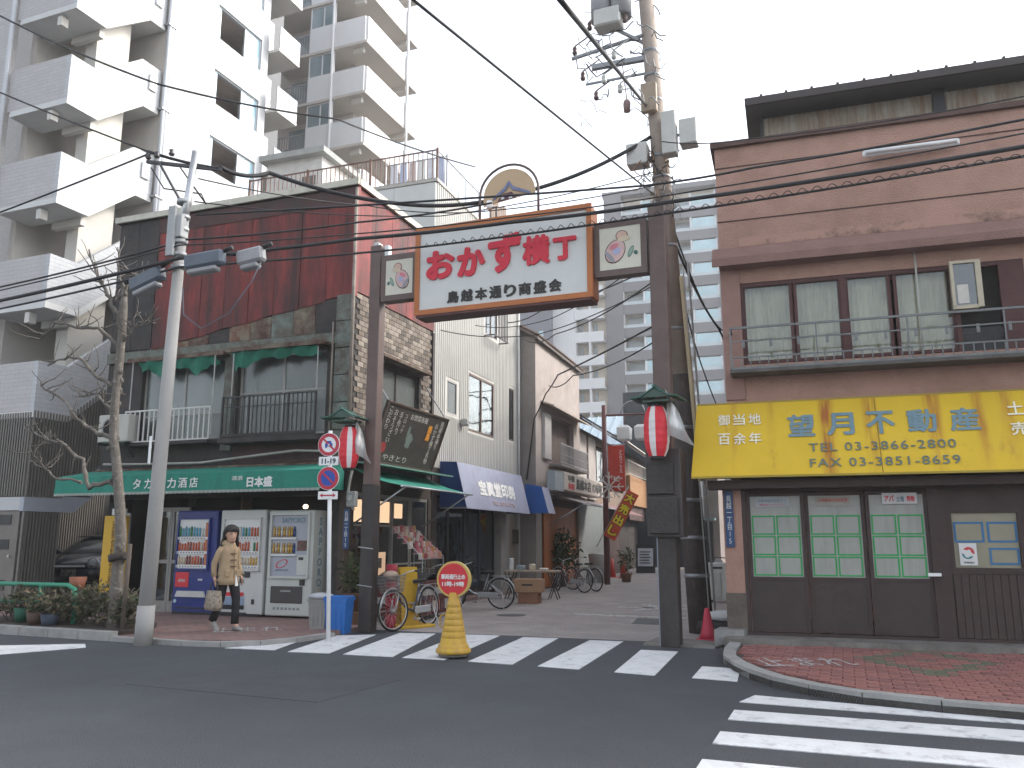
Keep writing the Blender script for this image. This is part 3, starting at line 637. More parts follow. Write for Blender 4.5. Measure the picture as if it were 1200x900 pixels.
MB().box(-.13,.06,8.15,8.32,0,3.1).box(-.13,.04,9.5,9.72,0,3.1).box(-.02,.03,8.32,8.9,0,3.1).build('grey_pier', M('grey_column', (.30,.29,.27), .8, .1, 4), bS)
MB().box(-.13,.02,3.72,4.0,0,3.1).box(-.3,-.25,4.0,8.15,0,.3).box(-.3,.0,4.0,8.15,2.5,3.1).build('shopfront_frame', DBROWN, bS)
for i in range(4):
    y = 4.02+i*1.03; f = MB().box(-.2,-.15,y,y+.05,.3,2.5).box(-.2,-.15,y+.97,y+1.02,.3,2.5).box(-.2,-.15,y+.05,y+.97,.3,.4).box(-.2,-.15,y+.05,y+.97,2.42,2.5).build('shop_door', BLACKM if i != 2 else M('blue_door', (.03,.045,.085), .5), bS)
    MB().box(-.18,-.17,y+.05,y+.97,.4,2.42).build('pane', GLASSD, f)
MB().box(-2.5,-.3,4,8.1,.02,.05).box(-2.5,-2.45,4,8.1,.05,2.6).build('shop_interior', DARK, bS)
MB().box(-.02,.02,8.9,9.5,0,3.1).build('door_leaf', M('beige_door', (.24,.21,.17), .7, .1, 3), bS)
MB().cbox(.021,.13,9.2,9.45,1.35,1.75,.01).build('letter_box', M('letterbox', (.06,.045,.04), .5), bS)
AL = M('window_alu', (.40,.38,.36), .5)
window(bS,*hs[0],-.0,AL,GLASSF,1,.05,.05,'x',curtain=FABW,back=DARK)
window(bS,*hs[1],-.0,M('bronze_frame', (.13,.09,.07), .5),GLASS,2,.06,.05,'x',curtain=M('brown_curtain', (.26,.20,.16), .9, .1, 3),back=DARK)
window(bS,*hs[2],-.0,M('bronze_frame2', (.08,.065,.055), .5),GLASSD,1,.05,.05,'x',back=DARK)
window(bS,*hs[3],-.0,AL,GLASSD,2,.05,.05,'x',back=DARK)
gr = MB()
for k in range(9): gr.bar((.30,7.0+k*.125,6.95),(.30,7.0+k*.125,7.9),.015)
gr.bar((.30,6.95,6.95),(.30,8.05,6.95),.03).bar((.30,6.95,7.9),(.30,8.05,7.9),.03).bar((0,6.95,6.95),(.3,6.95,6.95),.03).bar((0,8.05,6.95),(.3,8.05,6.95),.03).build('window_grille', BLACKM, bS)
MB().cyl((.07,9.62,.1),(.07,9.62,10.0),.045,n=8).build('drain_pipe', M('pipe_white', (.55,.55,.53), .5), bS)
MB().cbox(.03,.22,5.25,5.45,4.25,4.42,.03).build('vent_hood', M('vent', (.30,.30,.29), .5), bS)
RAILB = M('brown_rail', (.16,.09,.07), .7, .2, 5)
railing(bS,-5.5,.0,10.16,10.9,3.74,RAILB,.13,.009,name='roof_railing')
railing(bS,3.74,9.6,10.16,10.9,.0,M('grey_rail', (.35,.36,.38), .6),.45,.009,'x',name='roof_railing')
for x in (-5.5,-3.7,-1.85,0): MB().bar((x,3.74,10.13),(x,3.74,10.95),.05).build('rail_post', RAILB, bS)
# clutter on the roof behind the railing: laundry, planks, penthouse
pe = thing('rooftop_shed', 'small white rooftop shed with a grey overhanging cap behind the brown roof railing', 'shed', (-14.6,19.2,10.13), 2)
MB().box(-.9,1.0,0,2,0,2.5).build('wall', M('shed_white', (.50,.49,.47), .8), pe); MB().box(-1.05,1.2,-.25,2.2,2.5,2.68).build('roof', M('shed_cap', (.30,.31,.30), .8), pe); MB().box(.35,.8,-.03,-.001,0,1.9).build('door', M('shed_door', (.12,.11,.1), .7), pe)
ld = thing('laundry_rack', 'rooftop rack with pale clothes hanging to dry near the railing corner', 'laundry rack', (-9.9,18.2,10.13), 2)
MB().bar((-.9,0,0),(-.9,0,1.25),.04).bar((.9,0,0),(.9,0,1.25),.04).bar((-.9,0,1.2),(.9,0,1.2),.03).build('rack', M('rack_metal', (.3,.3,.3), .4, metal=.5), ld)
for i in range(6):
    x = -.75+i*.27; w = .2; vs = [(x,.02*sin(i),1.18),(x+w,0,1.18),(x+w,.05,1.18-.7-.1*(i%3)),(x+.02,-.04,1.18-.65-.1*(i%3))]
    MB().slab(vs, (0,1,0), .02).build('garment', M('cloth%d'%(i%4), [(.55,.56,.6),(.40,.44,.55),(.5,.42,.4),(.6,.6,.58)][i%4], .9), ld)
fb = thing('plank_bundle', 'bundle of upright weathered boards standing on the white roof edge beside the gate arch', 'boards', (-8.75,20.6,10.13), 2)
for i in range(6): MB().box(-.06,.0,i*.21,i*.21+.2,0,.92+.1*((i*7)%3)).build('board', M('old_board', (.22,.17,.14), .9, .3, 6), fb)
# blue awning of the seal shop
sa = thing('seal_shop_awning', 'deep blue shop awning with a pale front panel lettered in white', 'awning', (-8.55,13.3,0), 2)
BLUEC = M('navy_canvas', (.013,.045,.16), .8, .1, 3); LAV = M('lavender_canvas', (.34,.36,.47), .8, .06, 2, col2=(.28,.29,.38), cov=.4, csc=1)
y0,y1 = 4.12,8.72
a_ = MB().add([(.03,y0,3.26),(.45,y0,3.24),(.72,y0,2.17),(.03,y0,2.17)], [(0,1,2,3)]).add([(.03,y1,3.26),(.45,y1,3.24),(.72,y1,2.17),(.03,y1,2.17)], [(0,3,2,1)]).add([(.03,y0,3.26),(.03,y1,3.26),(.45,y1,3.24),(.45,y0,3.24)], [(0,1,2,3)])
a_.build('side_and_top_canvas', BLUEC, sa)
MB().slab([(.45,y0,3.24),(.72,y0,2.17),(.72,y1,2.17),(.45,y1,3.24)], (-1,0,-.25), .012).build('front_panel', LAV, sa)
MB().bar((.70,y0,2.18),(.70,y1,2.18),.03).bar((.05,y0,2.18),(.7,y0,2.18),.03).bar((.05,y1,2.18),(.7,y1,2.18),.03).build('frame', STEEL, sa)
def slant_text(s, u0, u1, v0, v1, mat, par, w=0):
    me = glyphs(s, w, .004); xs = [v.co.x for v in me.vertices]; ys = [v.co.y for v in me.vertices]; a,b,c,d = min(xs),max(xs),min(ys),max(ys)
    for v in me.vertices:
        t = v0+(v.co.y-c)/(d-c)*(v1-v0); v.co = (.72-.27*t+.006+(.006 if v.co.z > 0 else 0)+max(0, v.co.z-.004)*.6, u0+(v.co.x-a)/(b-a)*(u1-u0), 2.17+1.07*t)
    me.materials.append(mat); o = bpy.data.objects.new('lettering', me); C.objects.link(o); o.parent = par
slant_text('宝眞堂印房', 5.15, 7.75, .32, .68, M('bright_lettering', (.8,.8,.78), .7), sa, .05)
slant_text('TEL 3851-7326', 5.9, 7.55, .13, .22, M('pink_lettering', (.55,.42,.45), .7), sa, .02)
ba = thing('small_blue_awning', 'small bright blue awning at the far end of the seal shop', 'awning', (-8.5,22.3,0), 3)
MB().add([(.05,.2,3.05),(.55,.2,2.95),(.75,.2,2.2),(.05,.2,2.2)], [(0,1,2,3)]).add([(.05,.2,3.05),(.55,.2,2.95),(.55,.9,2.95),(.05,.9,3.05)], [(0,1,2,3)]).build('blue_canvas', M('bright_blue_canvas', (.02,.10,.36), .8), ba)
MB().slab([(.55,.2,2.95),(.75,.2,2.2),(.75,.9,2.2),(.55,.9,2.95)], (-1,0,-.2), .01).build('front_panel', LAV, ba)

# ================= PINK STUCCO BUILDING =================
STU = M('pink_stucco', (.40,.345,.315), .9, .1, 1.6, .1, col2=(.31,.265,.24), cov=.38, csc=.8)
STUD = M('grey_stucco', (.24,.215,.20), .9, .15, 2, .1)
bP = thing('stucco_building', 'pinkish stucco two storey house with a hanging balcony beyond the white ribbed building', 'building', (-8.55,13.3,0), 3)
MB().box(-4,.72,9.76,9.80,0,7.55).build('front_wall', STUD, bP)
MB().wall(9.8,15.25,2.85,7.55,.72,.15,[(11.2,14.35,3.85,5.4)],'x').build('side_wall', STU, bP)
MB().box(-4,.56,15.2,15.25,0,7.5).box(-4,-3.95,9.8,15.2,0,7.5).build('rear_walls', STUD, bP)
MB().slab([(.85,9.6,7.42),(.85,15.4,7.42),(-1.2,15.4,8.6),(-1.2,9.6,8.6)], (0,0,1), .10).build('roof', M('roof_brown', (.12,.10,.09), .8, .2, 4), bP)
for i in range(13): y = 9.62+i*.47; MB().slab([(.88,y,7.53),(.88,y+.44,7.53),(-.3,y+.44,8.21),(-.3,y,8.21)], (.5,0,.86), .04).build('roof_sheet', M('rust_roof', (.25,.17,.13), .8, .3, 5), bP)
MB().box(.2,.72,9.9,15.2,2.75,2.84).build('floor_slab', STUD, bP)
MB().box(.0,.02,11.2,14.35,3.8,5.45).build('dark_room_back', DARK, bP)
for i in range(7): MB().box(.45,.5,11.22+i*.45,11.22+i*.45+.44,3.87,5.38).build('reed_screen', M('reed', (.13,.10,.085), .9, .3, 9), bP)
MB().box(.725,.82,10.45,11.15,3.9,5.3).build('shutter_box', M('pale_shutter_box', (.46,.43,.41), .7), bP)
MB().slab([(.72,10.3,5.6),(1.15,10.3,5.45),(1.15,15.0,5.45),(.72,15.0,5.6)], (0,0,1), .05).build('window_eave', M('eave', (.42,.36,.30), .8, .2, 4), bP)
MB().box(.72,1.12,11.15,14.9,3.72,3.8).build('balcony_floor', STUD, bP)
railing(bP,11.2,14.85,3.84,4.42,1.1,M('balc_rail', (.33,.32,.32), .5, metal=.3),.14,.011,'x',name='balcony_rail',mids=(4.1,))
MB().box(.6,.72,9.8,10.35,0,2.85).box(.6,.72,14.9,15.25,0,2.85).build('pier', STUD, bP)
MB().box(.5,.55,10.35,14.9,.0,2.85).build('shutter_back', DARK, bP)
WOODO = M('orange_wood', (.42,.135,.04), .6, .2, 3, .05, stretch=(1,1,.1))
for i in range(5): MB().box(.58,.63,10.9+i*.8,10.9+i*.8+.78,.05,2.5).build('wooden_shutter', WOODO, bP)
MB().box(.58,.64,10.85,14.95,2.5,2.75).build('lintel', M('dark_wood', (.07,.035,.025), .7), bP)
gb = thing('sign_box', 'cream horizontal shop sign box with black and red lettering above an orange wooden shopfront', 'sign', (-8.55,13.3,0), 3)
MB().cbox(.75,1.25,11.0,16.6,2.96,3.52,.02).build('box', M('cream_sign', (.52,.46,.40), .6, .06, 3), gb)
MB().box(1.0,1.24,10.0,10.98,2.9,3.48).box(.75,1.24,10.96,10.999,2.9,3.5).build('grey_end_box', M('greyblue_box', (.30,.34,.36), .6), gb)
BK = M('black_lettering', (.03,.027,.025), .6); RDL = M('red_lettering', (.52,.05,.06), .6)
text('中華',11.5,12.3,3.24,3.46,BK,gb,1.252,.03,'x'); text('御膳',11.5,12.3,3.01,3.21,RDL,gb,1.252,.03,'x'); text('鳥越本店',12.5,14.6,3.06,3.42,BK,gb,1.252,.03,'x'); text('の味噌',14.8,16.3,3.06,3.42,BK,gb,1.252,.02,'x')
pa = thing('pinkish_awning', 'faded mauve fabric awning below the cream sign box', 'awning', (-8.55,13.3,0), 3)
MB().slab([(.75,11.4,2.86),(1.75,11.4,2.55),(1.75,16.4,2.55),(.75,16.4,2.86)], (0,0,1), .02).build('canvas', M('mauve_canvas', (.33,.28,.28), .8, .08, 3), pa); MB().cyl((1.74,11.5,2.54),(.7,11.2,1.9),.02,n=6).cyl((1.74,11.4,2.54),(1.74,16.4,2.54),.02,n=6).build('frame', STEEL, pa)
MB().box(.55,.7,15.3,19.0,0,2.85).build('grey_side_wall', M('grey_panel', (.20,.215,.21), .7, .1, 3), bP)

# ================= TILED-ROOF HOUSE =================
bT = thing('tiled_house', 'old house with a dark sloping roof and upper veranda beyond the pink stucco building', 'house', (-8.55,13.3,0), 3.5)
MB().box(-4,.55,15.3,31,2.85,5.6).build('upper_wall', M('old_wall', (.23,.17,.13), .9, .3, 2, .1), bT)
MB().box(-4,.2,19.1,31,0,2.85).build('ground_wall', M('shop_dark', (.05,.042,.04), .9, .3, 2), bT)
MB().slab([(1.25,15.4,5.5),(1.25,31.3,5.5),(-2.5,31.3,7.9),(-2.5,15.4,7.9)], (0,0,1), .08).build('roof_deck', M('roof_dark', (.065,.067,.072), .7, .25, 4), bT)
rt = MB()
for j in range(10):
    t = j/10; x = 1.26-3.7*t; z = 5.60+2.37*t
    rt.slab([(x,15.4,z),(x,31.3,z),(x-.4,31.3,z+.256),(x-.4,15.4,z+.256)], (.54,0,.84), .03)
for i in range(50): y = 15.5+i*.32; rt.bar((1.27,y,5.64),(-2.4,y,7.99),.07,.06)
rt.build('roof_tiles', M('roof_tile', (.085,.087,.094), .55, .2, 6), bT, kind='stuff')
MB().box(.56,.62,15.4,17.3,3.0,5.4).box(.56,.63,17.6,18.9,3.0,5.4).build('pale_panel', M('pale_panel', (.38,.34,.32), .8), bT)
MB().box(.56,.60,19.2,25,3.6,5.2).build('dark_window_band', GLASSD, bT)
MB().box(.55,.75,26,31,3.1,4.5).build('orange_panel', M('ochre_panel', (.36,.19,.09), .8, .15, 2), bT)
railing(bT,24.5,31,4.5,5.1,.95,M('rail_w', (.5,.5,.48), .6),.35,.012,'x',name='veranda_rail')
MB().slab([(1.3,19.2,5.62),(1.3,27,5.5),(1.55,27,5.44),(1.55,19.2,5.56)], (0,0,1), .05).build('gutter', M('gutter', (.4,.38,.35), .6), bT)
MB().box(.2,.55,20,24,.0,2.7).box(.2,.6,26.5,31,2.4,3.0).build('shop_bay', M('shop_bay', (.10,.06,.055), .8, .3, 3), bT)
MB().slab([(.55,19.4,2.9),(1.5,19.4,2.5),(1.5,25,2.5),(.55,25,2.9)], (0,0,1), .03).build('shop_canopy', M('maroon_canopy', (.22,.12,.12), .8), bT)
# dark building closing the left side further down
bD = thing('dark_building', 'tall narrow dark grey building at the far end of the alley on the left', 'building', (-8.1,45.4,0), 4)
MB().box(-3,.7,0,9,0,9.6).build('wall', M('charcoal_wall', (.055,.06,.068), .8, .2, 1), bD)
for k in range(3): MB().box(.25,.6,-.06,-.01,2.2+2.4*k,3.6+2.4*k).build('window', GLASSD, bD)
MB().box(-.4,.55,-.5,-.05,2.5,3.0).build('canopy', M('can', (.08,.08,.085), .8), bD)
MB().box(.2,.45,-.08,-.01,4.2,6.6).build('pale_sign_panel', M('beige_sign', (.42,.36,.30), .8), bD)
bG = thing('grey_house', 'pale blue metal roofed house showing above the tiled house at the end of the alley', 'house', (-17,62,0), 2)
MB().box(-8,11,0,8,0,8.0).build('wall', M('white_wall', (.30,.29,.28), .8), bG)
MB().slab([(-8.5,-.5,8.0),(11.5,-.5,8.0),(11.5,5,11.4),(-8.5,5,11.4)], (0,0,1), .15).build('roof', M('blue_roof', (.42,.50,.55), .5, .08, 2), bG)
for i in range(26): MB().bar((-8.4+i*.78,-.5,8.2),(-8.4+i*.78,5,11.6),.07,.08).build('roof_seam', M('roof_seam', (.33,.42,.48), .5), bG)
MB().box(1.5,3.6,2.4,2.7,10.6,11.3).build('red_blue_hoarding', M('hoarding', (.35,.12,.16), .7, .1, 2, col2=(.08,.14,.42), cov=.5, csc=.6, sharp=.02), bG)
bE = thing('end_shopfront', 'dark narrow shopfront with a red hanging banner closing the far right end of the alley', 'shop', (-9.6,52,0), 3)
MB().box(-3,2.6,0,6,0,7.2).build('wall', M('brownish_wall', (.16,.13,.115), .9, .2, .8), bE); MB().box(-2.6,2.2,-.06,-.001,.1,2.5).build('dark_opening', DARK, bE); MB().box(-2.8,2.4,-.9,-.07,2.6,2.75).build('canopy', M('green_grey_canopy', (.12,.17,.16), .8), bE)
MB().box(1.0,1.5,-.4,-.35,3.0,4.9).build('red_banner', M('end_banner', (.42,.05,.08), .7), bE); MB().box(-1.8,-.4,-.05,-.001,3.9,5.4).box(.0,.8,-.05,-.001,3.9,5.4).build('window', GLASSD, bE)
# right-hand side of the alley (seen between the pole and the yellow sign)
bW = thing('alley_shop', 'pale blue two storey shop glimpsed between the utility pole and the yellow sign', 'shop', (-3.15,34,0), 4)
MB().box(-.35,6,0,12,2.7,6.0).box(.2,6,0.5,12,0,2.7).build('wall', M('pale_blue_wall', (.22,.29,.34), .8, .1, 1), bW)
MB().box(-.35,-.25,-.05,.1,0,2.7).box(1.0,1.1,-.1,0,0,2.7).build('post', M('pale_post', (.38,.44,.48), .7), bW)
MB().slab([(-.9,.1,2.5),(-.3,.1,2.8),(-.3,6,2.8),(-.9,6,2.5)], (0,0,1), .04).slab([(-.4,-.9,2.45),(2.5,-.9,2.45),(2.5,0,2.8),(-.4,0,2.8)], (0,0,1), .03).build('canopy', M('pale_canopy', (.5,.55,.58), .7), bW)
MB().box(.1,.9,-.04,-.001,.2,2.2).build('dark_opening', DARK, bW)
MB().box(-.32,.6,-.1,-.001,4.0,5.6).build('red_sign_panel', RDL, bW)
bV = thing('alley_shade_block', 'added plain grey building, unseen behind the brown corner building, shading the alley', 'building', (-1.3,17.2,0), 3)  # added out of view to shade the left walls of the alley
MB().box(.0,10,.0,9,0,8.6).build('wall', STUD, bV); MB().box(-.02,10.02,-.02,9.02,8.6,8.7).build('roof_slab', CONCD, bV)
bV2 = thing('alley_shade_block', 'taller dark building added out of sight behind the brown corner building to shade the alley', 'building', (-1.6,26.6,0), 3)  # second unseen block, its height added to keep sun off the alley
MB().box(.0,12,.0,7,0,10.8).build('wall', STUD, bV2); MB().box(-.02,12.02,-.02,7.02,10.8,10.9).build('roof_slab', CONCD, bV2)
# ================= BROWN CORNER BUILDING (estate agent) =================
PINK = M('pink_render', (.42,.255,.20), .95, .10, 1.2, .35, 45, col2=(.33,.195,.15), cov=.42, csc=.7)
PINKD = M('brown_render', (.26,.155,.132), .95, .15, 2, .3, 45)
RW = M('red_brown_frame', (.075,.026,.024), .55, .15, 4)
DBW = M('dark_shop_timber', (.045,.028,.026), .6, .2, 4)
bB = thing('corner_office', 'pinkish brown rendered two storey corner building with a corrugated rooftop shed and yellow sign', 'building', (-1.50,12.50,0), 3.5)
FL = 14.0; D_ = 4.6
H2 = [(.28,4.05,4.02,5.28),(4.15,9.6,4.02,5.28)]
MB().wall(0,FL,3.3,7.5,0,.16,H2).build('front_wall', PINK, bB)
MB().box(0,.15,.17,D_,2.2,7.5).box(0,FL,D_-.1,D_,0,7.5).build('side_and_rear_walls', PINK, bB)
MB().box(-.06,FL,-.07,D_,7.5,7.58).build('parapet_coping', M('coping_brown', (.10,.06,.05), .8, .2, 3), bB)
MB().box(.02,FL,.02,D_-.1,7.30,7.42).box(.16,FL,.17,D_-.1,3.3,3.4).build('roof_slab', CONCD, bB)
# ledge above the windows, with its grooves and stains
MB().slab([(-.10,-.26,5.60),(FL,-.26,5.60),(FL,-.001,5.86),(-.10,-.001,5.86)], (0,0,-1), .05).box(-.10,FL,-.27,-.23,5.50,5.62).box(0,FL,-.24,-.001,5.50,5.535).build('ledge', PINKD, bB)
for z in (7.16,6.28): MB().box(-.004,FL,-.008,-.001,z,z+.018).build('groove_line', M('groove', (.07,.04,.035), .9), bB)
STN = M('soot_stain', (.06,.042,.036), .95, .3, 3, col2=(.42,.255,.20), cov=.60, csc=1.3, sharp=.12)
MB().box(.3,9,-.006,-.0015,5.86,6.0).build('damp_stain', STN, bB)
MB().box(-.0,.28,-.03,-.001,3.5,5.5).build('corner_strip', M('strip_brown', (.30,.18,.15), .9, .1, 3), bB)
# strip light on the parapet
ft = MB().cbox(0,1.28,-.10,-.02,0,.10,.02).m(1).cyl((.04,-.12,.05),(1.24,-.12,.05),.03,n=10).build('strip_light', [WHITE, M('tube_white', (.7,.7,.7), .3)], None, loc=(.62,12.545,6.99))
ft.rotation_euler = (0,radians(0),radians(3.5)); tag(ft, 'long white fluorescent strip light fixed high on the pinkish brown parapet', 'light')
# upstairs windows
for (a,b) in [(.30,1.02),(1.04,1.70),(1.75,2.36),(2.40,3.17)]:
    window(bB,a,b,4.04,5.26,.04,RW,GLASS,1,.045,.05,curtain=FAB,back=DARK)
MB().box(.28,4.05,.02,.1,5.22,5.29).box(1.68,1.76,.01,.12,4.02,5.28).box(3.16,3.22,.01,.12,4.02,5.28).box(3.74,4.05,.01,.12,4.02,5.28).box(.28,.31,.01,.1,4.02,5.28).build('timber_frame', RW, bB)
MB().box(3.22,3.74,.06,.1,4.02,4.36).build('dark_board', BLACKM, bB)
MB().box(3.22,3.74,.11,.14,4.3,5.28).build('dark_recess', DARK, bB)
wa = thing('window_air_conditioner', 'upright cream window air conditioner set in the upstairs window frame', 'air conditioner', (1.80,12.60,4.62), 3.5)
f_ = MB().box(-.19,.19,-.06,.02,.62,.66).box(-.19,-.15,-.06,.02,0,.62).box(.12,.19,-.07,.03,-.02,.62).box(-.19,.12,-.06,.02,-.03,.02).build('cream_frame', M('cream_plastic', (.45,.40,.30), .5), wa)
MB().box(-.15,.12,-.03,-.01,.02,.62).build('pane', GLASSD, wa); MB().box(-.12,.02,-.035,-.031,.05,.32).build('paper_note', M('paper', (.55,.53,.48), .8), wa)
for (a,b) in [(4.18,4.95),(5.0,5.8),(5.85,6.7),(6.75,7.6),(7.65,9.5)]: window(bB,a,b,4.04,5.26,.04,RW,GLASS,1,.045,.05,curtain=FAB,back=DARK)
# balcony rail in front of the windows
RM = M('corroded_rail', (.16,.17,.17), .5, .2, 6, metal=.5)
rl = MB().bar((.12,-.36,4.50),(9.6,-.36,4.50),.03).bar((.12,-.36,4.30),(9.6,-.36,4.30),.018).bar((.12,-.36,4.06),(9.6,-.36,4.06),.02).bar((.12,-.36,3.90),(9.6,-.36,3.90),.03).bar((.12,-.36,4.5),(.12,-.02,4.5),.03).bar((.12,-.36,3.92),(.12,-.02,3.92),.03)
rlo = rl.build('balcony_rail', RM, bB)
me1 = MB().bar((0,-.36,3.9),(0,-.36,4.06),.014).mesh('bar', RM); me2 = MB().bar((0,-.36,3.9),(0,-.36,4.5),.02).mesh('post', RM); me3 = MB().box(-.02,.02,-.362,-.358,4.20,4.32).mesh('tag_plate', RM)
for i in range(76): inst(me1, 'bar', rlo, (.14+i*.125,0,0))
for i in range(9): inst(me2, 'post', rlo, (.12+i*1.18,0,0))
for i in range(14): inst(me3, 'hanging_link', rlo, (.3+i*.38,0,0))
MB().box(.1,9.6,-.40,-.001,3.83,3.88).build('balcony_floor', M('balc_floor', (.09,.085,.08), .8, .3, 4), bB)
MB().cyl((2.7,-.05,4.0),(2.7,-.05,5.5),.014,n=6).build('cable_pipe', M('pale_pipe', (.42,.42,.38), .5), bB)
# yellow sign, leaning outwards towards its foot
YEL = M('yellow_sign', (.62,.41,.014), .55, .06, 2, .03, col2=(.42,.24,.02), cov=.30, csc=2.2, streak=1, sharp=.08)
sg = thing('yellow_sign', 'long faded yellow shop sign with blue and white lettering and rust streaks', 'sign', (-1.50,12.50,0), 3.5)
s0 = lambda z: -.12-.42*(3.42-z)/1.08
MB().add([(-.42,s0(3.42),3.42),(FL,s0(3.42),3.42),(FL,s0(2.34),2.34),(-.50,s0(2.34),2.34),(-.36,-.01,3.42),(FL,-.01,3.42),(FL,-.01,2.34),(-.40,-.01,2.34)],
     [(0,3,2,1),(0,1,5,4),(3,7,6,2),(0,4,7,3)]).build('face', YEL, sg)
MB().bar((-.5,s0(2.34)+.01,2.33),(FL,s0(2.34)+.01,2.33),.03).bar((-.42,s0(3.42)+.01,3.43),(FL,s0(3.42)+.01,3.43),.025).build('edge_trim', M('yellow_edge', (.34,.24,.03), .6), sg)
for a in [2.0,4.3,6.6]: MB().add([(a,s0(3.41)-.003,3.41),(a+.012,s0(3.41)-.003,3.41),(a+.012,s0(2.35)-.003,2.35),(a,s0(2.35)-.003,2.35)], [(0,3,2,1)]).build('panel_seam', M('seam_y', (.25,.16,.02), .7), sg)
def add_streaks(mat, xs, col):
    """rust runs: bands round given x positions (rust from the fixings above), ragged by noise and fading downwards along each run"""
    n = mat.node_tree; L = n.links; p = n.nodes['Principled BSDF']; src = p.inputs['Base Color'].links[0].from_socket
    tc = n.nodes.new('ShaderNodeTexCoord'); sp = n.nodes.new('ShaderNodeSeparateXYZ'); L.new(tc.outputs['Object'], sp.inputs[0])
    mp = n.nodes.new('ShaderNodeMapping'); mp.inputs['Scale'].default_value = (9, 1, 1.1); L.new(tc.outputs['Object'], mp.inputs[0])
    nz = n.nodes.new('ShaderNodeTexNoise'); nz.inputs['Scale'].default_value = 2.2; nz.inputs['Detail'].default_value = 7; L.new(mp.outputs[0], nz.inputs['Vector'])
    def mth(op, a, b=None, c=None):
        m = n.nodes.new('ShaderNodeMath'); m.operation = op
        for k, v in enumerate((a, b, c)):
            if v is None: continue
            if isinstance(v, (int, float)): m.inputs[k].default_value = v
            else: L.new(v, m.inputs[k])
        return m.outputs[0]
    tot = None
    for x, w, amp, zlow in xs:
        d = mth('ABSOLUTE', mth('SUBTRACT', sp.outputs[0], x)); g = mth('MAXIMUM', mth('SUBTRACT', 1, mth('DIVIDE', d, w)), 0)
        f = n.nodes.new('ShaderNodeMapRange'); f.inputs[1].default_value = zlow-.25; f.inputs[2].default_value = zlow+.3; f.inputs[3].default_value = .25; L.new(sp.outputs[2], f.inputs[0])
        g = mth('MULTIPLY', mth('MULTIPLY', g, amp), f.outputs[0]); tot = g if tot is None else mth('ADD', tot, g)
    r = n.nodes.new('ShaderNodeMapRange'); r.inputs[1].default_value = .25; r.inputs[2].default_value = .8; L.new(nz.outputs['Fac'], r.inputs[0])
    k = mth('MINIMUM', mth('MULTIPLY', tot, r.outputs[0]), .92)
    mx = n.nodes.new('ShaderNodeMix'); mx.data_type = 'RGBA'; L.new(k, mx.inputs['Factor']); L.new(src, mx.inputs['A']); mx.inputs['B'].default_value = (*col, 1); L.new(mx.outputs['Result'], p.inputs['Base Color'])
add_streaks(YEL, [(1.36,.13,1.7,2.3),(1.93,.12,1.3,2.7),(2.72,.13,1.5,2.75),(.10,.07,.8,2.8),(3.27,.10,1.0,2.6),(3.60,.12,.9,2.9),(.62,.08,.5,2.9),(4.4,.1,1,2.6)], (.30,.075,.012))
def stext(s, x0, x1, z0, z1, mat, w=0, sp=1):
    me = glyphs(s, w, .004, sp=sp); xs = [v.co.x for v in me.vertices]; ys = [v.co.y for v in me.vertices]; a,b,c,d = min(xs),max(xs),min(ys),max(ys)
    for v in me.vertices:
        z = z0+(v.co.y-c)/(d-c)*(z1-z0); v.co = (x0+(v.co.x-a)/(b-a)*(x1-x0), s0(z)-.008-(.006 if v.co.z > 0 else 0)-max(0, v.co.z-.004)*.6, z)
    me.materials.append(mat); o = bpy.data.objects.new('lettering', me); C.objects.link(o); o.parent = sg
BLUL = M('grey_blue_lettering', (.15,.235,.275), .7, .1, 5)
YL = M('cream_lettering', (.78,.74,.60), .7)
for i,ch in enumerate('御当地'): stext(ch,-.12+i*.215,.05+i*.215,3.09,3.26,YL,.012)
for i,ch in enumerate('百余年'): stext(ch,-.12+i*.215,.05+i*.215,2.80,2.97,YL,.012)
for i,ch in enumerate('望月不動産'): stext(ch,.84+i*.515,1.20+i*.515,2.885,3.215,BLUL,.028)
stext('TEL 03-3866-2800',1.10,2.93,2.66,2.78,M('dim_blue_lettering', (.12,.16,.14), .7),.005,1.15); stext('FAX 03-3851-8659',1.10,2.95,2.44,2.56,_m['dim_blue_lettering'],.005,1.15)
for i,ch in enumerate('土地建物'): stext(ch,3.60+i*.25,3.80+i*.25,3.08,3.27,YL,.012)
for i,ch in enumerate('売買賃貸'): stext(ch,3.60+i*.25,3.80+i*.25,2.80,2.98,YL,.012)
MB().box(-.3,FL,-.3,.1,2.18,2.30).build('soffit_beam', DBW, bB)
# corner pilaster with address plate
MB().box(-.12,.14,.0,.30,.15,2.2).build('corner_pilaster', PINK, bB); MB().box(-.13,.15,-.01,.31,.15,.72).build('pilaster_base', M('stained_base', (.12,.10,.085), .95, .3, 3, .2), bB)
MB().slab([(-.3,-.25,.03),(.1,-.2,.03),(.15,.1,.03),(-.25,.2,.03)], (0,0,1), .2).build('kerb_block', CONC, bB)
ap = thing('address_plate', 'narrow blue vertical address plate on the pilaster below the yellow sign', 'sign', (-1.53,12.44,1.36), 3.5)
MB().cbox(-.06,.06,.02,.035,0,.80,.004).build('plate', _m['blue_enamel'], ap); text('鳥越一丁目15',-.035,.035,.05,.74,LET,ap,.019,0,vertical=True)
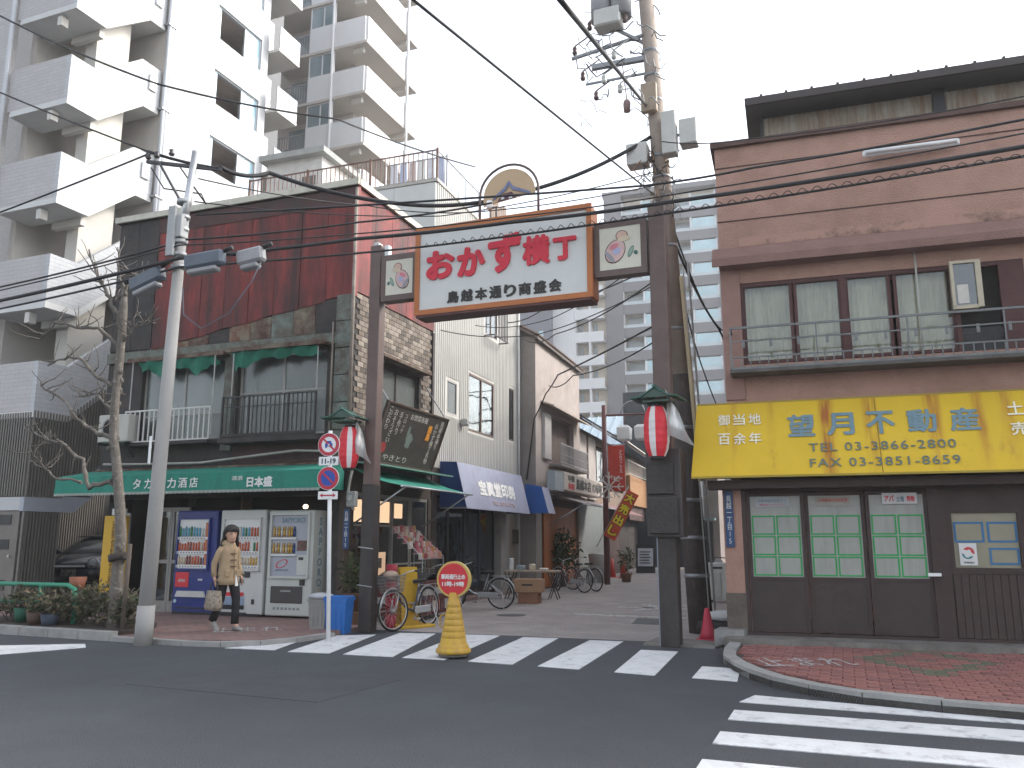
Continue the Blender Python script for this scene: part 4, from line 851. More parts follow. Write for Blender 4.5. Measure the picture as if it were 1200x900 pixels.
# shopfront: three glazed sliding doors, post, small window
MB().box(.14,FL,.16,.2,2.1,3.3).build('upper_fascia', DBW, bB)
MB().box(.14,FL,.0,.14,.15,.19).box(.14,FL,0,.14,2.14,2.2).box(.14,.2,0,.14,.19,2.14).box(2.58,2.8,.0,.14,.19,2.14).build('shopfront_frame', DBW, bB)
GTAPE = M('green_tape', (.02,.30,.08), .6); BTAPE = M('blue_tape', (.04,.16,.34), .6)
PANP = M('frosted_film', (.30,.31,.285), .45, .08, 2, 0, spec=.5, col2=(.23,.24,.22), cov=.4, csc=3, streak=1)
DP = M('door_panel', (.042,.031,.028), .5, .15, 4)
for i in range(3):
    a = .21+i*.795; b = a+.785; y = .03+.03*(i%2)
    d = MB().box(a,a+.05,y,y+.04,.2,2.13).box(b-.05,b,y,y+.04,.2,2.13).box(a+.05,b-.05,y,y+.04,2.08,2.13).box(a+.05,b-.05,y,y+.04,.90,.95).box(a+.05,b-.05,y,y+.04,.2,.26).build('glazed_door', DBW, bB)
    MB().box(a+.05,b-.05,y+.012,y+.022,.26,.90).build('lower_panel', DP, d)
    MB().box(a+.05,b-.05,y+.015,y+.022,.95,2.08).build('pane', PANP, d)
    for c in range(2):
        for r in range(3):
            xa = a+.065+c*.335; xb = xa+.315; za = .965+r*.285; zb = za+.27; w = .020; q = y+.011
            MB().box(xa,xb,q,q+.004,za,za+w).box(xa,xb,q,q+.004,zb-w,zb).box(xa,xa+w,q,q+.004,za+w,zb-w).box(xb-w,xb,q,q+.004,za+w,zb-w).build('green_tape_square', GTAPE, d)
for i,(s1,s2,c1) in enumerate([('営業時間のお知らせ','御自由にお入り下さい',BLUL),('土地建物売買賃貸','',RDL)]):
    a = .34+i*.81; p_ = thing('paper_notice', ['white paper notice with blue lettering on the first glazed door','faint cream notice with red lettering on the second glazed door'][i], 'notice', (-1.50,12.50,0), 3.5)
    MB().box(a,a+.46,.030+.03*i,.036+.03*i,1.93,2.06).build('sheet', M('notice_paper%d'%i, [(.36,.38,.40),(.30,.30,.26)][i], .7), p_); text(s1,a+.03,a+.43,1.99,2.04,c1,p_,.029+.03*i,.0)
    if s2: text(s2,a+.05,a+.4,1.945,1.975,RDL,p_,.029,.0)
p_ = thing('paper_notice', 'bright white notice with bold red and blue lettering on the third glazed door', 'notice', (-1.50,12.50,0), 3.5)
MB().box(2.02,2.46,.015,.02,1.95,2.10).build('sheet', M('notice_white2', (.52,.52,.52), .7), p_); text('アパ',2.05,2.17,1.98,2.07,RDL,p_,.014,.03); text('土地',2.20,2.30,1.98,2.06,BLUL,p_,.014,.03); text('売物',2.33,2.43,1.98,2.06,RDL,p_,.014,.03)
# post and window at the right, boarded wall below
SL = M('slat_brown', (.05,.033,.03), .65, .2, 5)
sw = MB().box(2.8,3.72,.02,.12,1.02,1.10).box(2.8,3.72,.02,.12,1.82,1.92).box(2.8,2.86,.02,.12,1.1,1.82).box(3.64,3.72,.02,.12,1.1,1.82).build('small_window_frame', DBW, bB)
MB().box(2.86,3.64,.06,.07,1.10,1.82).build('pane', M('ochre_pane', (.25,.235,.165), .35, .1, 2, 0, spec=.6), sw)
MB().box(2.8,FL,.03,.12,1.92,2.14).box(2.8,FL,.04,.1,.19,1.02).build('upper_board', DBW, bB)
for xa,xb,za,zb in [(2.88,3.24,1.43,1.70),(3.28,3.63,1.43,1.70),(3.28,3.63,1.14,1.36)]:
    w = .026; MB().box(xa,xb,.052,.059,za,za+w).box(xa,xb,.052,.059,zb-w,zb).box(xa,xa+w,.052,.059,za+w,zb-w).box(xb-w,xb,.052,.059,za+w,zb-w).build('blue_tape_square', BTAPE, sw)
for i in range(60): 
    x = 2.82+i*.093
    if x < 8: MB().box(x,x+.085,.02,.039,.2,1.01).build('board', SL, bB)
MB().box(3.72,FL,.02,.12,1.02,1.92).build('dark_shutter', DBW, bB)
po = thing('association_poster', 'white poster with a red and teal round emblem in the small window', 'poster', (-1.50,12.50,0), 3.5)
MB().box(2.92,3.13,.035,.04,1.13,1.42).build('sheet', M('poster_white', (.62,.63,.62), .6), po)
def blob(cx, cz, r, a0, a1, y, mat, parent, k=.45, nm='emblem_shape'):
    n = 14; vs = [(cx+r*cos(radians(a0+(a1-a0)*i/n)), y, cz+r*sin(radians(a0+(a1-a0)*i/n))) for i in range(n+1)]
    vs += [(cx+r*k*cos(radians(a1-(a1-a0)*i/n))+r*.25*cos(radians((a0+a1)/2)), y, cz+r*k*sin(radians(a1-(a1-a0)*i/n))+r*.25*sin(radians((a0+a1)/2))) for i in range(n+1)]
    fs = [(i,i+1,2*n-i,2*n+1-i) for i in range(n)]
    MB().add(vs, fs).build(nm, mat, parent)
blob(3.03,1.30,.07,-25,150,.034,RDL,po,.3); blob(3.02,1.285,.072,175,330,.034,M('teal_print', (.03,.20,.22), .6),po,.5); text('宅建協会',2.965,3.09,1.155,1.18,BK,po,.0345,0)
lt = MB().cbox(0,.16,-.05,-.01,0,.045,.005).build('paper_slot', WHITE, None, loc=(1.0,12.61,.985)); tag(lt, 'small white letter slot cover fixed beside the third glazed door', 'letter slot'); lt.rotation_euler = (0,0,radians(3.5))
# rooftop shed of rusty corrugated sheets under a mono-pitch roof
CORR = M('corrugated_sheet', (.34,.31,.25), .6, .15, 3, .05, col2=(.20,.10,.055), cov=.44, csc=3.2, streak=1, sharp=.15)
sh = thing('rooftop_shed', 'rusty corrugated shed with a thin overhanging roof on top of the brown corner building', 'shed', (-1.50,12.50,7.42), 3.5)
def corrug(x0, x1, y, z0, z1, p=.076, a=.012):
    n = int((x1-x0)/p*4); vs = []; fs = []
    for i in range(n+1):
        x = x0+(x1-x0)*i/n; yy = y+a*sin(2*pi*x/p); vs += [(x,yy,z0),(x,yy,z1)]
    for i in range(n): fs.append((2*i,2*i+2,2*i+3,2*i+1))
    m = MB(); m.smooth = True; return m.add(vs, fs)
for a,b in [(.75,1.58),(1.585,2.4),(2.405,3.2),(3.36,4.2),(4.2,5.1),(5.1,6.0),(6.0,9.0),(9,FL)]: corrug(a,b,.35,.02,.66).build('corrugated_sheet', CORR, sh)
MB().box(3.2,3.36,.28,.42,0,.7).box(.70,.76,.33,.40,0,.68).build('post', BLACKM, sh)
MB().box(.72,.75,.4,4.0,0,.68).box(.6,FL,4.0,4.05,0,.9).build('shed_side', CORR, sh)
MB().slab([(.5,-.12,.74),(FL,-.12,.74),(FL,4.3,1.02),(.5,4.3,1.02)], (0,0,1), .05).m(1).box(.5,FL,-.14,-.10,.68,.80).build('roof', [M('shed_roof', (.12,.12,.125), .6), M('fascia_dark', (.06,.05,.048), .7)], sh)
for i in range(34): MB().cbox(.75+.37*i-.02,.75+.37*i+.02,-.13,-.05,.80,.84,.004).build('roof_clip', BLACKM, sh)
# ================= WHITE TOWER WITH OUTSIDE STAIR (left) =================
CW = M('creamy_wall', (.56,.54,.50), .85, .05, 1)
LOUV = M('louvre_bronze', (.15,.14,.125), .5, .1, 4)
bA = thing('apartment_tower', 'tall white tiled tower with a zigzag outside staircase and louvred base at the left edge', 'building', (-17.2,13.57,0), 0)
# stair landings: side face polygon (looking along +X) and front face toned for shade
def stairband(z, h=1.18, t=.14, y3=2.88):
    prof = [(0,z),(.88,z),(2.28,z+1.13),(y3,z+1.13)]
    s = MB(); 
    top = [(0,z+h),(.80,z+h),(2.18,z+1.13+h),(y3,z+1.13+h)]
    for i in range(3):
        a,b = prof[i],prof[i+1]; c,d = top[i+1],top[i]
        s.slab([(0,a[0],a[1]),(0,b[0],b[1]),(0,c[0],c[1]),(0,d[0],d[1])], (-1,0,0), t)
    s.m(1).box(-2.1,-t,0,t,z,z+h)                                  # front face of the landing
    s.m(0).box(-t,0,y3,y3+.0,z,z)
    s.m(2).slab([(-.001,.0,z-.001),(-.001,.88,z-.001),(-.001,2.28,z+1.129),(-.001,y3,z+1.129),(-.001,y3,z+.98),(-.001,2.34,z+.98),(-.001,.94,z-.15),(-.001,.0,z-.15)], (-1,0,0), 2.0)
    return s
for k in range(-1, 7):
    z = 4.39+2.62*k+(0 if k >= 0 else 0)
    if k < 0: continue
    o = stairband(z).build('stair_parapet', [WTILE,SHTILE,SOFFIT], bA)
    MB().box(-.7,-.55,.05,.25,z-.45,z-.2).box(-1.2,-.2,.9,1.05,z-.35,z-.16).build('stair_beam', CW, bA)
    MB().cbox(.0,.06,2.45,2.7,z+1.55,z+2.0,.01).build('wall_lamp', WHITE, bA)
# core walls inside the staircase
MB().box(-.95,-.55,1.15,2.2,4.2,24).build('stair_core_wall', CW, bA)
MB().box(-2.3,-2.1,.6,2.9,4,24).box(-2.1,-.0,2.95,3.05,4.2,26).build('stair_back_wall', M('beige_back_wall', (.56,.53,.49), .9, .08, 1), bA)
MB().box(-2.1,-1.5,2.90,2.95,4.5,24).build('dark_stair_opening', DARK, bA)
MB().box(-6,-2.3,.02,.2,2.42,26).build('tower_front_wall', SHTILE, bA)
# bottom: pale band with its own flight, louvred screens, service gate
bd = MB().slab([(0,0,2.10),(0,1.35,2.10),(0,0.95,2.42),(0,0,2.42)], (-1,0,0), .12).slab([(0,1.351,2.10),(0,3.0,3.42),(0,2.62,3.74),(0,.951,2.42)], (-1,0,0), .12).m(1).box(-6,-.12,0,.12,2.12,2.42)
bd.build('pale_stair_band', [M('pale_blue_band', (.36,.39,.44), .7, .05, 2),M('pale_grey_band', (.46,.47,.48), .7, .05, 2)], bA)
lv = MB()
for i in range(12): y = .02+i*.082; lv.box(-.04,.02,y,y+.035,.06,2.09+max(0,y-1.35)*.8)
for i in range(60): y = 1.0+i*.082; lv.box(-4.04,-3.98,y,y+.035,.06,4.2)

for i in range(72):
    y = .02+i*.082; z0 = 2.44 if y < .95 else min(3.76,2.44+(y-.95)*.80)
    lv.box(-.04,.02,y,y+.035,z0,4.39 if y < .88 else min(5.5,4.39+(y-.88)*.8)-.02)
for i in range(70): x = -.05-i*.082; lv.box(x-.035,x,-.02,.04,2.44,4.36)
lv.build('louvre_slats', LOUV, bA, kind='stuff')
MB().box(-.09,-.07,.05,1.0,.06,2.1).box(-.09,-.07,.05,7,3.8,5.2).box(-4.1,-4.06,.9,7,.0,4.2).box(-4.05,-.1,7.4,7.5,0,4).box(-6,-.1,.07,.09,2.44,4.36).build('louvre_backing', M('louvre_back', (.035,.034,.034), .8), bA)
gt = MB().box(-1.5,-.12,.02,.08,.08,2.10).build('service_gate', M('gate_grey', (.17,.155,.14), .6, .1, 3), bA)
for z in (.35,1.25,1.80): MB().box(-.92,-.35,.005,.019,z,z+.22).build('vent', BLACKM, gt)
MB().box(-6,-1.52,.02,.1,.0,2.1).build('base_wall', M('base_grey', (.20,.185,.17), .7, .1, 2), bA)
MB().cyl((-.25,-.02,1.1),(-.25,-.06,1.1),.03,n=8).build('gate_knob', STEEL, gt)
for x,y in [(-2.15,-.10),(.12,2.92),(.12,3.02)]: MB().cyl((x,y,4),(x,y,24),.06,n=8).build('downpipe', M('pale_downpipe', (.50,.52,.55), .4, .05, 3), bA)
for k in range(8): MB().box(-.02,.2,2.82,3.12,5.5+2.62*k,5.56+2.62*k).build('pipe_clip', GREYM, bA)
# main slab of the tower, set back, with strip windows on its sunny side
bM = thing('apartment_block', 'white slab block with diagonal rows of strip windows behind the staircase tower', 'building', (-21.7,17.0,0), 0)
hs = [(6.35,9.0,22.4-2.8*k-1.42,22.4-2.8*k) for k in range(-2,6)]
MB().wall(0,9.45,0,31,0,.3,hs,'x').build('side_wall', WTILE, bM)
MB().box(-14,-.35,0,.1,0,31).box(-14,-.35,9.35,9.45,0,31).box(-14,.0,0,9.45,31,31.2).build('other_walls', SHTILE, bM)
for (a,b,c,d) in hs:
    f = MB().box(-.12,-.06,a,a+.05,c,d).box(-.12,-.06,b-.05,b,c,d).box(-.12,-.06,a,b,c,c+.05).box(-.12,-.06,a,b,d-.05,d).box(-.12,-.06,a+1.65,a+1.71,c,d).build('window', M('alu_pale', (.45,.5,.53), .4), bM)
    MB().box(-.10,-.08,a+1.71,b-.05,c+.05,d-.05).box(-.10,-.08,a+.05,a+.25,c+.05,d-.05).build('pane', M('sky_blue_pane', (.20,.34,.42), .15, .05, 1, 0, spec=.8), f)
    MB().box(-1.4,-1.35,a-.3,b+.3,c-.3,d+.3).build('room_wall', M('room_taupe', (.30,.25,.22), .9, .1, 1), f)
    MB().box(-1.35,-.31,a,b,d+.01,d+.06).box(-1.35,-.31,a,b,c-.06,c-.01).build('room_ceiling', M('room_ceiling', (.36,.32,.29), .9), f)
for k in range(9):
    z = 8.2+2.8*k
    MB().box(-1.3,.55,9.47,10.9,z-.12,z).build('side_balcony_slab', CW, bM)
    f = MB().box(.50,.54,9.5,10.9,z,z+1.05).build('side_balcony_glass', M('grey_glass', (.22,.25,.27), .2, .05, 1, 0, spec=.7), bM)
    MB().box(-.9,-.85,9.5,10.8,z+.05,z+2.3).build('balcony_window', GLASSD, bM)
MB().box(-1.4,-1.3,9.47,12,0,31).build('balcony_wall', M('dark_strip', (.10,.105,.115), .6, .05, 1), bM)
MB().box(-5,-3.9,12.2,12.4,0,32).build('dark_strip_wall', _m['dark_strip'], bM)
# balcony wing further back
bN = thing('balcony_tower', 'white residential tower with stacked wraparound balconies rising behind the red building', 'building', (-20.95,33,0), 0)
MB().box(-12,-1.7,1.6,5.2,0,42).build('recessed_wall', M('recess_beige', (.58,.54,.50), .9, .05, .5), bN)
MB().box(-12,-7.0,-.2,5.3,0,42).build('side_block', M('dark_strip2', (.16,.165,.175), .7, .05, .5), bN)
WP = M('white_parapet', (.68,.68,.68), .6, .04, .8)
for k in range(-6,6):
    z = 26.57+2.81*k
    if z > 41: continue
    MB().box(-5.95,0,0,5.4,z-.16,z-.021).build('balcony_slab', M('slab_soffit', (.52,.48,.44), .9, .05, .5), bN)
    MB().box(-3.5,-.12,0,.12,z-.02,z+1.36).box(-.12,0,.121,5.4,z-.02,z+1.36).build('balcony_parapet', WP, bN)
    f = MB().box(-3.55,-3.48,.1,.16,z+1.36,z+2.65).box(-2.75,-2.68,.1,.16,z+1.36,z+2.65).box(-2.05,-1.98,.1,.16,z+1.36,z+2.65).box(-3.48,-2.05,.1,.16,z+1.36,z+1.42).box(-3.48,-2.05,.1,.16,z+2.58,z+2.65).build('window_screen', WP, bN)
    MB().box(-3.48,-2.75,.12,.14,z+1.42,z+2.58).box(-2.68,-2.05,.12,.14,z+1.42,z+2.58).build('pane', PANEG, f)
    r_ = MB().box(-5.9,-3.55,.02,.07,z+1.05,z+1.12).box(-5.9,-3.55,0,.08,z-.02,z+.16)
    for i in range(16): r_.box(-5.9+i*.155,-5.87+i*.155,.03,.06,z+.16,z+1.05)
    r_.build('balcony_railing', GREYM, bN)
    MB().box(-5.5,-3.9,1.0,1.05,z+.1,z+.95).build('laundry', M('laundry', (.20,.23,.27), .9, .5, 3, col2=(.45,.45,.46), cov=.4, csc=2, sharp=.05), bN)
    MB().box(-1.0,-.4,.3,.5,z-.42,z-.17).box(-2.0,-.2,4.4,4.6,z-.4,z-.16).build('beam', CW, bN)
    MB().box(-5.7,-4.2,1.55,1.599,z+.1,z+2.3).box(-3.2,-1.9,1.55,1.599,z+.1,z+2.3).build('balcony_door', PANEG, bN)
for x,y in [(-1.98,-.08),(.09,4.1)]: MB().cyl((x,y,0),(x,y,41),.075,n=8).build('downpipe', WP, bN)

# ================= FAR APARTMENT BLOCKS =================
def far_block(name, label, loc, w, bays, floors, z0, pitch, wallm, bandm, rz=4, pillars=()):
    b = thing(name, label, 'building', loc, rz)
    H = z0+floors*pitch
    MB().box(0,w,1.2,14,0,H+.6).build('wall', M('far_recess', (.60,.53,.44), .9, .06, .3), b)
    MB().box(-.2,w+.2,.0,14.2,H+.6,H+1.2).build('roof_parapet', bandm, b)
    wf = MB(); 
    for f in range(floors):
        z = z0+f*pitch
        MB().box(0,w,-.02,1.2,z-.12,z).build('balcony_slab', WP, b)
        for (x0,x1,kind) in bays:
            if kind == 'white': MB().box(x0,x1,-.1,0,z-.12,z+1.05).build('balcony_front', WP, b)
            else: MB().box(x0,x1,-.1,0,z-.35,z+.75).build('balcony_front', bandm, b); 
            if kind != 'white': MB().box(x0,x1,-.06,-.04,z+.75,z+1.12).build('balcony_glass', M('milky_glass', (.48,.53,.55), .3, .05, 1), b)
            m = x0+(x1-x0)*.46
            fr = MB().box(x0+.25,m-.1,1.1,1.19,z+.1,z+2.25).build('window', M('far_window', (.30,.36,.38), .2, .15, .4, 0, spec=.7), b)
            if kind != 'white': MB().box(m+.1,x1-.2,.0,.08,z+.75,z+2.2).build('window', M('far_window_bright', (.42,.58,.62), .2, .15, .4, 0, spec=.7), b); MB().box(m-.12,m+.08,-.04,1.1,z,z+pitch-.12).box(x1-.2,x1,-.04,1.1,z,z+pitch-.12).build('fin_wall', WP, b)
            MB().box(x0-.1,x0+.1,-.08,1.15,z,z+pitch-.12).build('divider', WP, b)
    for x0,x1 in pillars: MB().box(x0,x1,-.25,1.3,0,H+.8).build('pillar', bandm, b)
    return b
GB = M('charcoal_band', (.20,.195,.205), .7, .05, .3)
far_block('distant_apartments','distant grey and white apartment tower with glazed balconies behind the right gate post',(-23.4,88.5,0),14.5,[(2.0,7.1,'grey'),(7.4,12.6,'grey')],12,8.0,2.66,WP,GB,4,[(0,2.0),(12.6,14.6),(6.95,7.45)])
far_block('distant_apartments','distant white apartment wing with small square balconies left of the grey pillared tower',(-28.3,87.2,0),4.9,[(1.6,3.2,'white'),(3.25,4.85,'white')],9,10.0,2.66,WP,WP,4,[(-1.0,1.5)])
bq = thing('distant_grey_block','distant plain dark grey block edge just above the stucco house roof','building',(-33.5,85.0,0),4)
MB().box(0,4.4,0,10,0,32).build('wall', M('slate_wall', (.19,.195,.22), .8, .05, .3), bq)
for k in range(5): MB().box(1.7,2.5,-.08,0,23.2-2.7*k,24.4-2.7*k).box(3.2,3.7,-.08,0,23.4-2.7*k,24.4-2.7*k).build('window', _m['far_window_bright'], bq)
# ================= GATE ARCH OVER THE ALLEY =================
POSTM = M('arch_brown', (.125,.085,.075), .5, .12, 2.5, .05, col2=(.095,.062,.055), cov=.4, csc=.9)
POSTD = M('arch_dark_base', (.035,.030,.028), .6, .3, 4, .1)
ORG = M('orange_frame', (.42,.135,.035), .5, .08, 3)
IV = M('ivory_panel', (.60,.61,.59), .45, .04, 2)
SRED = M('sign_red', (.60,.02,.045), .5, .06, 5)
ag = thing('gate_arch', 'street gate arch with brown posts and a white, red lettered sign in an orange frame', 'gate arch', (0,0,0))
def post(x0,x1,y0,y1,zt,zd):
    p = MB().cbox(x0,x1,y0,y1,zd,zt,.012).build('post', POSTM, ag)
    MB().cbox(x0-.006,x1+.006,y0-.006,y1+.006,0,zd,.008).build('dark_base', POSTD, p); return p
pl_ = post(-7.35,-7.14,11.93,12.14,6.50,2.35); pr_ = post(-2.47,-2.22,11.93,12.18,6.52,2.6)
MB().cbox(-7.30,-7.2,11.95,12.1,6.50,6.56,.01).build('post_cap', IV, pl_)
MB().cbox(-7.1,-7.02,11.98,12.1,6.2,6.5,.01).build('grey_socket', STEEL, pl_)
MB().box(-2.495,-2.478,11.95,12.16,.02,2.55).build('edge_strip', M('blue_grey_strip', (.24,.27,.32), .4), pr_)
MB().cbox(-2.58,-2.2,11.80,11.88,2.1,2.55,.01).cbox(-2.55,-2.15,11.78,11.88,1.55,2.05,.01).build('control_box', POSTD, pr_)
MB().cbox(-2.60,-2.10,11.86,12.26,1.5,2.75,.01).build('brown_casing', M('casing_brown', (.05,.042,.04), .5, .15, 4), pr_)
for z in (.75,1.35): MB().bar((-7.38,11.9,z),(-7.1,11.9,z-.03),.012).build('wire_tie', STEEL, pl_)
# big sign box
sg2 = MB().cbox(-6.40,-3.34,11.86,12.22,5.13,6.63,.015).build('sign_box', M('sign_back', (.30,.10,.04), .6), ag)
F_ = .085
MB().box(-6.41,-3.33,11.82,11.859,6.63-F_,6.64).box(-6.41,-3.33,11.82,11.859,5.12,5.12+F_).box(-6.41,-6.41+F_,11.82,11.859,5.12+F_,6.63-F_).box(-3.33-F_,-3.33,11.82,11.859,5.12+F_,6.63-F_).build('orange_frame', ORG, sg2)
MB().box(-6.41+F_,-3.33-F_,11.845,11.857,5.12+F_,6.63-F_).build('white_panel', IV, sg2)
MB().box(-6.38,-3.36,11.83,12.2,5.08,5.119).build('bottom_rail', M('rail_dark_red', (.10,.035,.03), .6), sg2)
for ch,a,b,c,d,w in [('お',-6.20,-5.68,5.70,6.20,.05),('か',-5.63,-5.13,5.69,6.19,.05),('ず',-5.08,-4.50,5.68,6.34,.05),('横',-4.48,-4.02,5.74,6.23,.045),('丁',-3.97,-3.58,5.76,6.14,.05)]:
    text(ch,a,b,c,d,SRED,sg2,11.845,w,depth=.03)
for i,ch in enumerate('鳥越本通り商盛会'): text(ch,-5.81+i*.252,-5.60+i*.252,5.27,5.475,BK,sg2,11.845,.035,depth=.015)
# side panels with food drawings
def side_panel(x0, x1, z0, z1, flip, lab):
    b = MB().cbox(x0,x1,11.93,12.13,z0,z1,.01).build('side_panel', POSTM, ag, lab)
    MB().box(x0+.01,x1-.01,11.915,11.929,z1-.1,z1).box(x0+.01,x1-.01,11.915,11.929,z0,z0+.1).box(x0,x0+.09,11.915,11.929,z0+.1,z1-.1).box(x1-.09,x1,11.915,11.929,z0+.1,z1-.1).build('brown_frame', POSTM, b)
    cx0,cx1,cz0,cz1 = x0+.09,x1-.09,z0+.1,z1-.1
    MB().box(cx0,cx1,11.922,11.929,cz0,cz1).build('cream_panel', M('cream_panel', (.62,.60,.50), .5, .05, 3), b)
    def P(u,v): u = 1-u if flip else u; return (cx0+(cx1-cx0)*u, cz0+(cz1-cz0)*v)
    def poly(pts, y, m, nm): 
        vs = [P(*p) for p in pts]; MB().slab([(a,y,c) for a,c in vs], (0,1,0), .0025).build(nm, m, b)
    def ellp(u,v,a,c,rot=0,n=16): return [(u+a*cos(t)*cos(rot)-c*sin(t)*sin(rot), v+(a*cos(t)*sin(rot)+c*sin(t)*cos(rot))*1.25) for t in [2*pi*k/n for k in range(n)]]
    OUT = M('drawing_outline', (.12,.06,.05), .7)
    poly(ellp(.38,.42,.27,.21,.5), 11.918, OUT, 'dish_outline'); poly(ellp(.385,.425,.25,.19,.5), 11.915, M('drawing_pink', (.60,.42,.40), .7), 'dish')
    poly(ellp(.25,.30,.16,.05,-.75), 11.912, M('drawing_grey', (.30,.30,.33), .7), 'dish_side'); poly(ellp(.42,.42,.1,.06,.3), 11.911, M('drawing_lilac', (.40,.42,.60), .7), 'garnish'); poly(ellp(.36,.54,.12,.05,.3), 11.911, M('drawing_rose', (.60,.22,.26), .7), 'garnish')
    poly(ellp(.55,.78,.15,.10,0), 11.917, OUT, 'bun_outline'); poly(ellp(.55,.78,.13,.085,0), 11.914, M('drawing_peach', (.62,.42,.34), .7), 'bun'); poly(ellp(.60,.70,.16,.05,.1), 11.9125, M('drawing_cream', (.62,.52,.38), .7), 'bun_side')
    poly(ellp(.76,.38,.12,.05,1.0), 11.916, M('drawing_teal', (.06,.15,.13), .7), 'cucumber_outline'); poly(ellp(.76,.38,.10,.035,1.0), 11.913, M('drawing_green', (.28,.40,.32), .7), 'cucumber'); poly(ellp(.88,.34,.05,.04,-.3), 11.9135, _m['drawing_teal'], 'leaf')
side_panel(-7.115,-6.415,5.46,6.28,True,'left brown framed panel with a food drawing')
side_panel(-3.325,-2.50,5.44,6.32,False,'right brown framed panel with a food drawing')
# hoop on top with a gable emblem
hp = MB(); pts = [(-5.32,12.04,6.64),(-5.32,12.04,7.05)]+[(-4.80-.52*cos(t),12.04,7.12+.50*sin(t)) for t in [pi*k/16 for k in range(17)]]+[(-4.28,12.04,7.05),(-4.28,12.04,6.64)]
hp.tube(pts,.022,8).build('hoop', POSTM, ag)
pts = [(-4.80+.46*cos(t), 12.04, 7.10+.45*sin(t)) for t in [pi*k/18 for k in range(19)]]
MB().slab([(x,12.05,z) for x,_,z in pts]+[(-5.26,12.05,6.95),(-5.0,12.05,6.99),(-4.34,12.05,7.07)], (0,1,0), .02).build('tan_fanlight', M('tan_panel', (.50,.36,.22), .6, .06, 3), ag)
SBL = M('slate_blue', (.16,.18,.30), .6)
MB().slab([(-5.08,12.03,7.03),(-4.86,12.03,7.17),(-4.80,12.03,7.26),(-4.74,12.03,7.17),(-4.42,12.03,7.05),(-4.42,12.03,7.09),(-4.72,12.03,7.23),(-4.80,12.03,7.34),(-4.88,12.03,7.23),(-5.08,12.03,7.07)], (0,1,0), .015).build('emblem_roof', SBL, ag)
MB().slab([(-5.0,12.02,6.99),(-4.66,12.02,7.02),(-4.74,12.02,7.13),(-4.90,12.02,7.11)], (0,1,0), .012).build('emblem_gable', M('emblem_dark', (.10,.04,.06), .7), ag)
for a in (-4.90,-4.76): MB().slab([(a-.035,12.012,7.01),(a+.035,12.012,7.015),(a+.01,12.012,7.08),(a-.01,12.012,7.08)], (0,1,0), .006).build('emblem_gap', IV, ag)
lamp = MB().lathe([(.0,0),(.045,.0),(.055,.05),(.05,.14),(.0,.15)],(-5.12,11.98,6.86),12).build('globe_lamp', M('white_globe', (.75,.75,.73), .3), ag); MB().cyl((-5.0,11.98,6.64),(-5.0,11.98,6.88),.014,n=6).bar((-5.18,11.98,6.87),(-4.98,11.98,6.88),.02).build('lamp_bracket', BLACKM, ag)
# paper lanterns under little green roofs
LR = M('lantern_red', (.62,.03,.045), .6, .06, 4); LW_ = M('lantern_white', (.66,.63,.62), .7, .06, 4)
def lantern(label, loc, rz, s=1.0):
    t = thing('paper_lantern', label, 'lantern', loc, rz, 'red and white paper lanterns on the gate posts')
    N = 24; m_ = MB(); m_.smooth = True; prof = []
    for k in range(15):
        u = k/14; r = .185*(1-abs(2*u-1)**3*.38); r *= (1+.012*(-1)**k); prof.append((r*s, -.36*s+.72*s*u))
    for j in range(N):
        m_.cur = 1 if (j//2) % 3 == 0 else 0
        for k in range(14):
            a0,a1 = 2*pi*j/N, 2*pi*(j+1)/N; (r0,z0),(r1,z1) = prof[k],prof[k+1]
            m_.add([(r0*cos(a0),r0*sin(a0),z0),(r0*cos(a1),r0*sin(a1),z0),(r1*cos(a1),r1*sin(a1),z1),(r1*cos(a0),r1*sin(a0),z1)], [(0,1,2,3)])
    m_.build('lantern_body', [LR,LW_], t)
    MB().cyl((0,0,.355*s),(0,0,.40*s),.10*s,n=12).cyl((0,0,-.40*s),(0,0,-.355*s),.10*s,n=12).build('black_ring', BLACKM, t)
    return t
def little_roof(label, loc, rz):
    t = thing('lantern_roof', label, 'canopy', loc, rz, 'small green roofs over the lanterns')
    GR = M('roof_green', (.035,.11,.085), .5, .2, 6); 
    m = MB()
    for s_ in (-1,1):
        m.slab([(0,-.22,.17),(0,.22,.17),(s_*.2,.25,.05),(s_*.2,-.25,.05)], (s_*.4,0,.9), .02).slab([(s_*.2,-.25,.05),(s_*.2,.25,.05),(s_*.34,.29,.02),(s_*.34,-.29,.02)], (s_*.1,0,1), .02)
    m.bar((0,-.27,.19),(0,.27,.19),.035).build('roof', GR, t)
    MB().box(-.2,.2,-.17,.17,-.02,.01).bar((-.28,-.23,.03),(-.28,.23,.03),.02).bar((.28,-.23,.03),(.28,.23,.03),.02).add([(-.2,-.22,.04),(.2,-.22,.04),(0,-.22,.16)], [(0,1,2)]).build('roof_frame', M('frame_green', (.05,.09,.07), .6), t)
    MB().bar((0,0,0),(0,.35,-.02),.04).build('bracket', BLACKM, t); return t
little_roof('small green gabled roof over the lantern on the left gate post', (-7.58,11.74,3.40), 8)
little_roof('small green gabled roof over the lantern on the right gate post', (-2.34,11.66,3.40), -4)
lantern('red and white striped paper lantern hanging on the left gate post', (-7.53,11.76,2.96), 20, .93)
lantern('red and white striped paper lantern hanging on the right gate post', (-2.38,11.64,2.97), 66, .98)
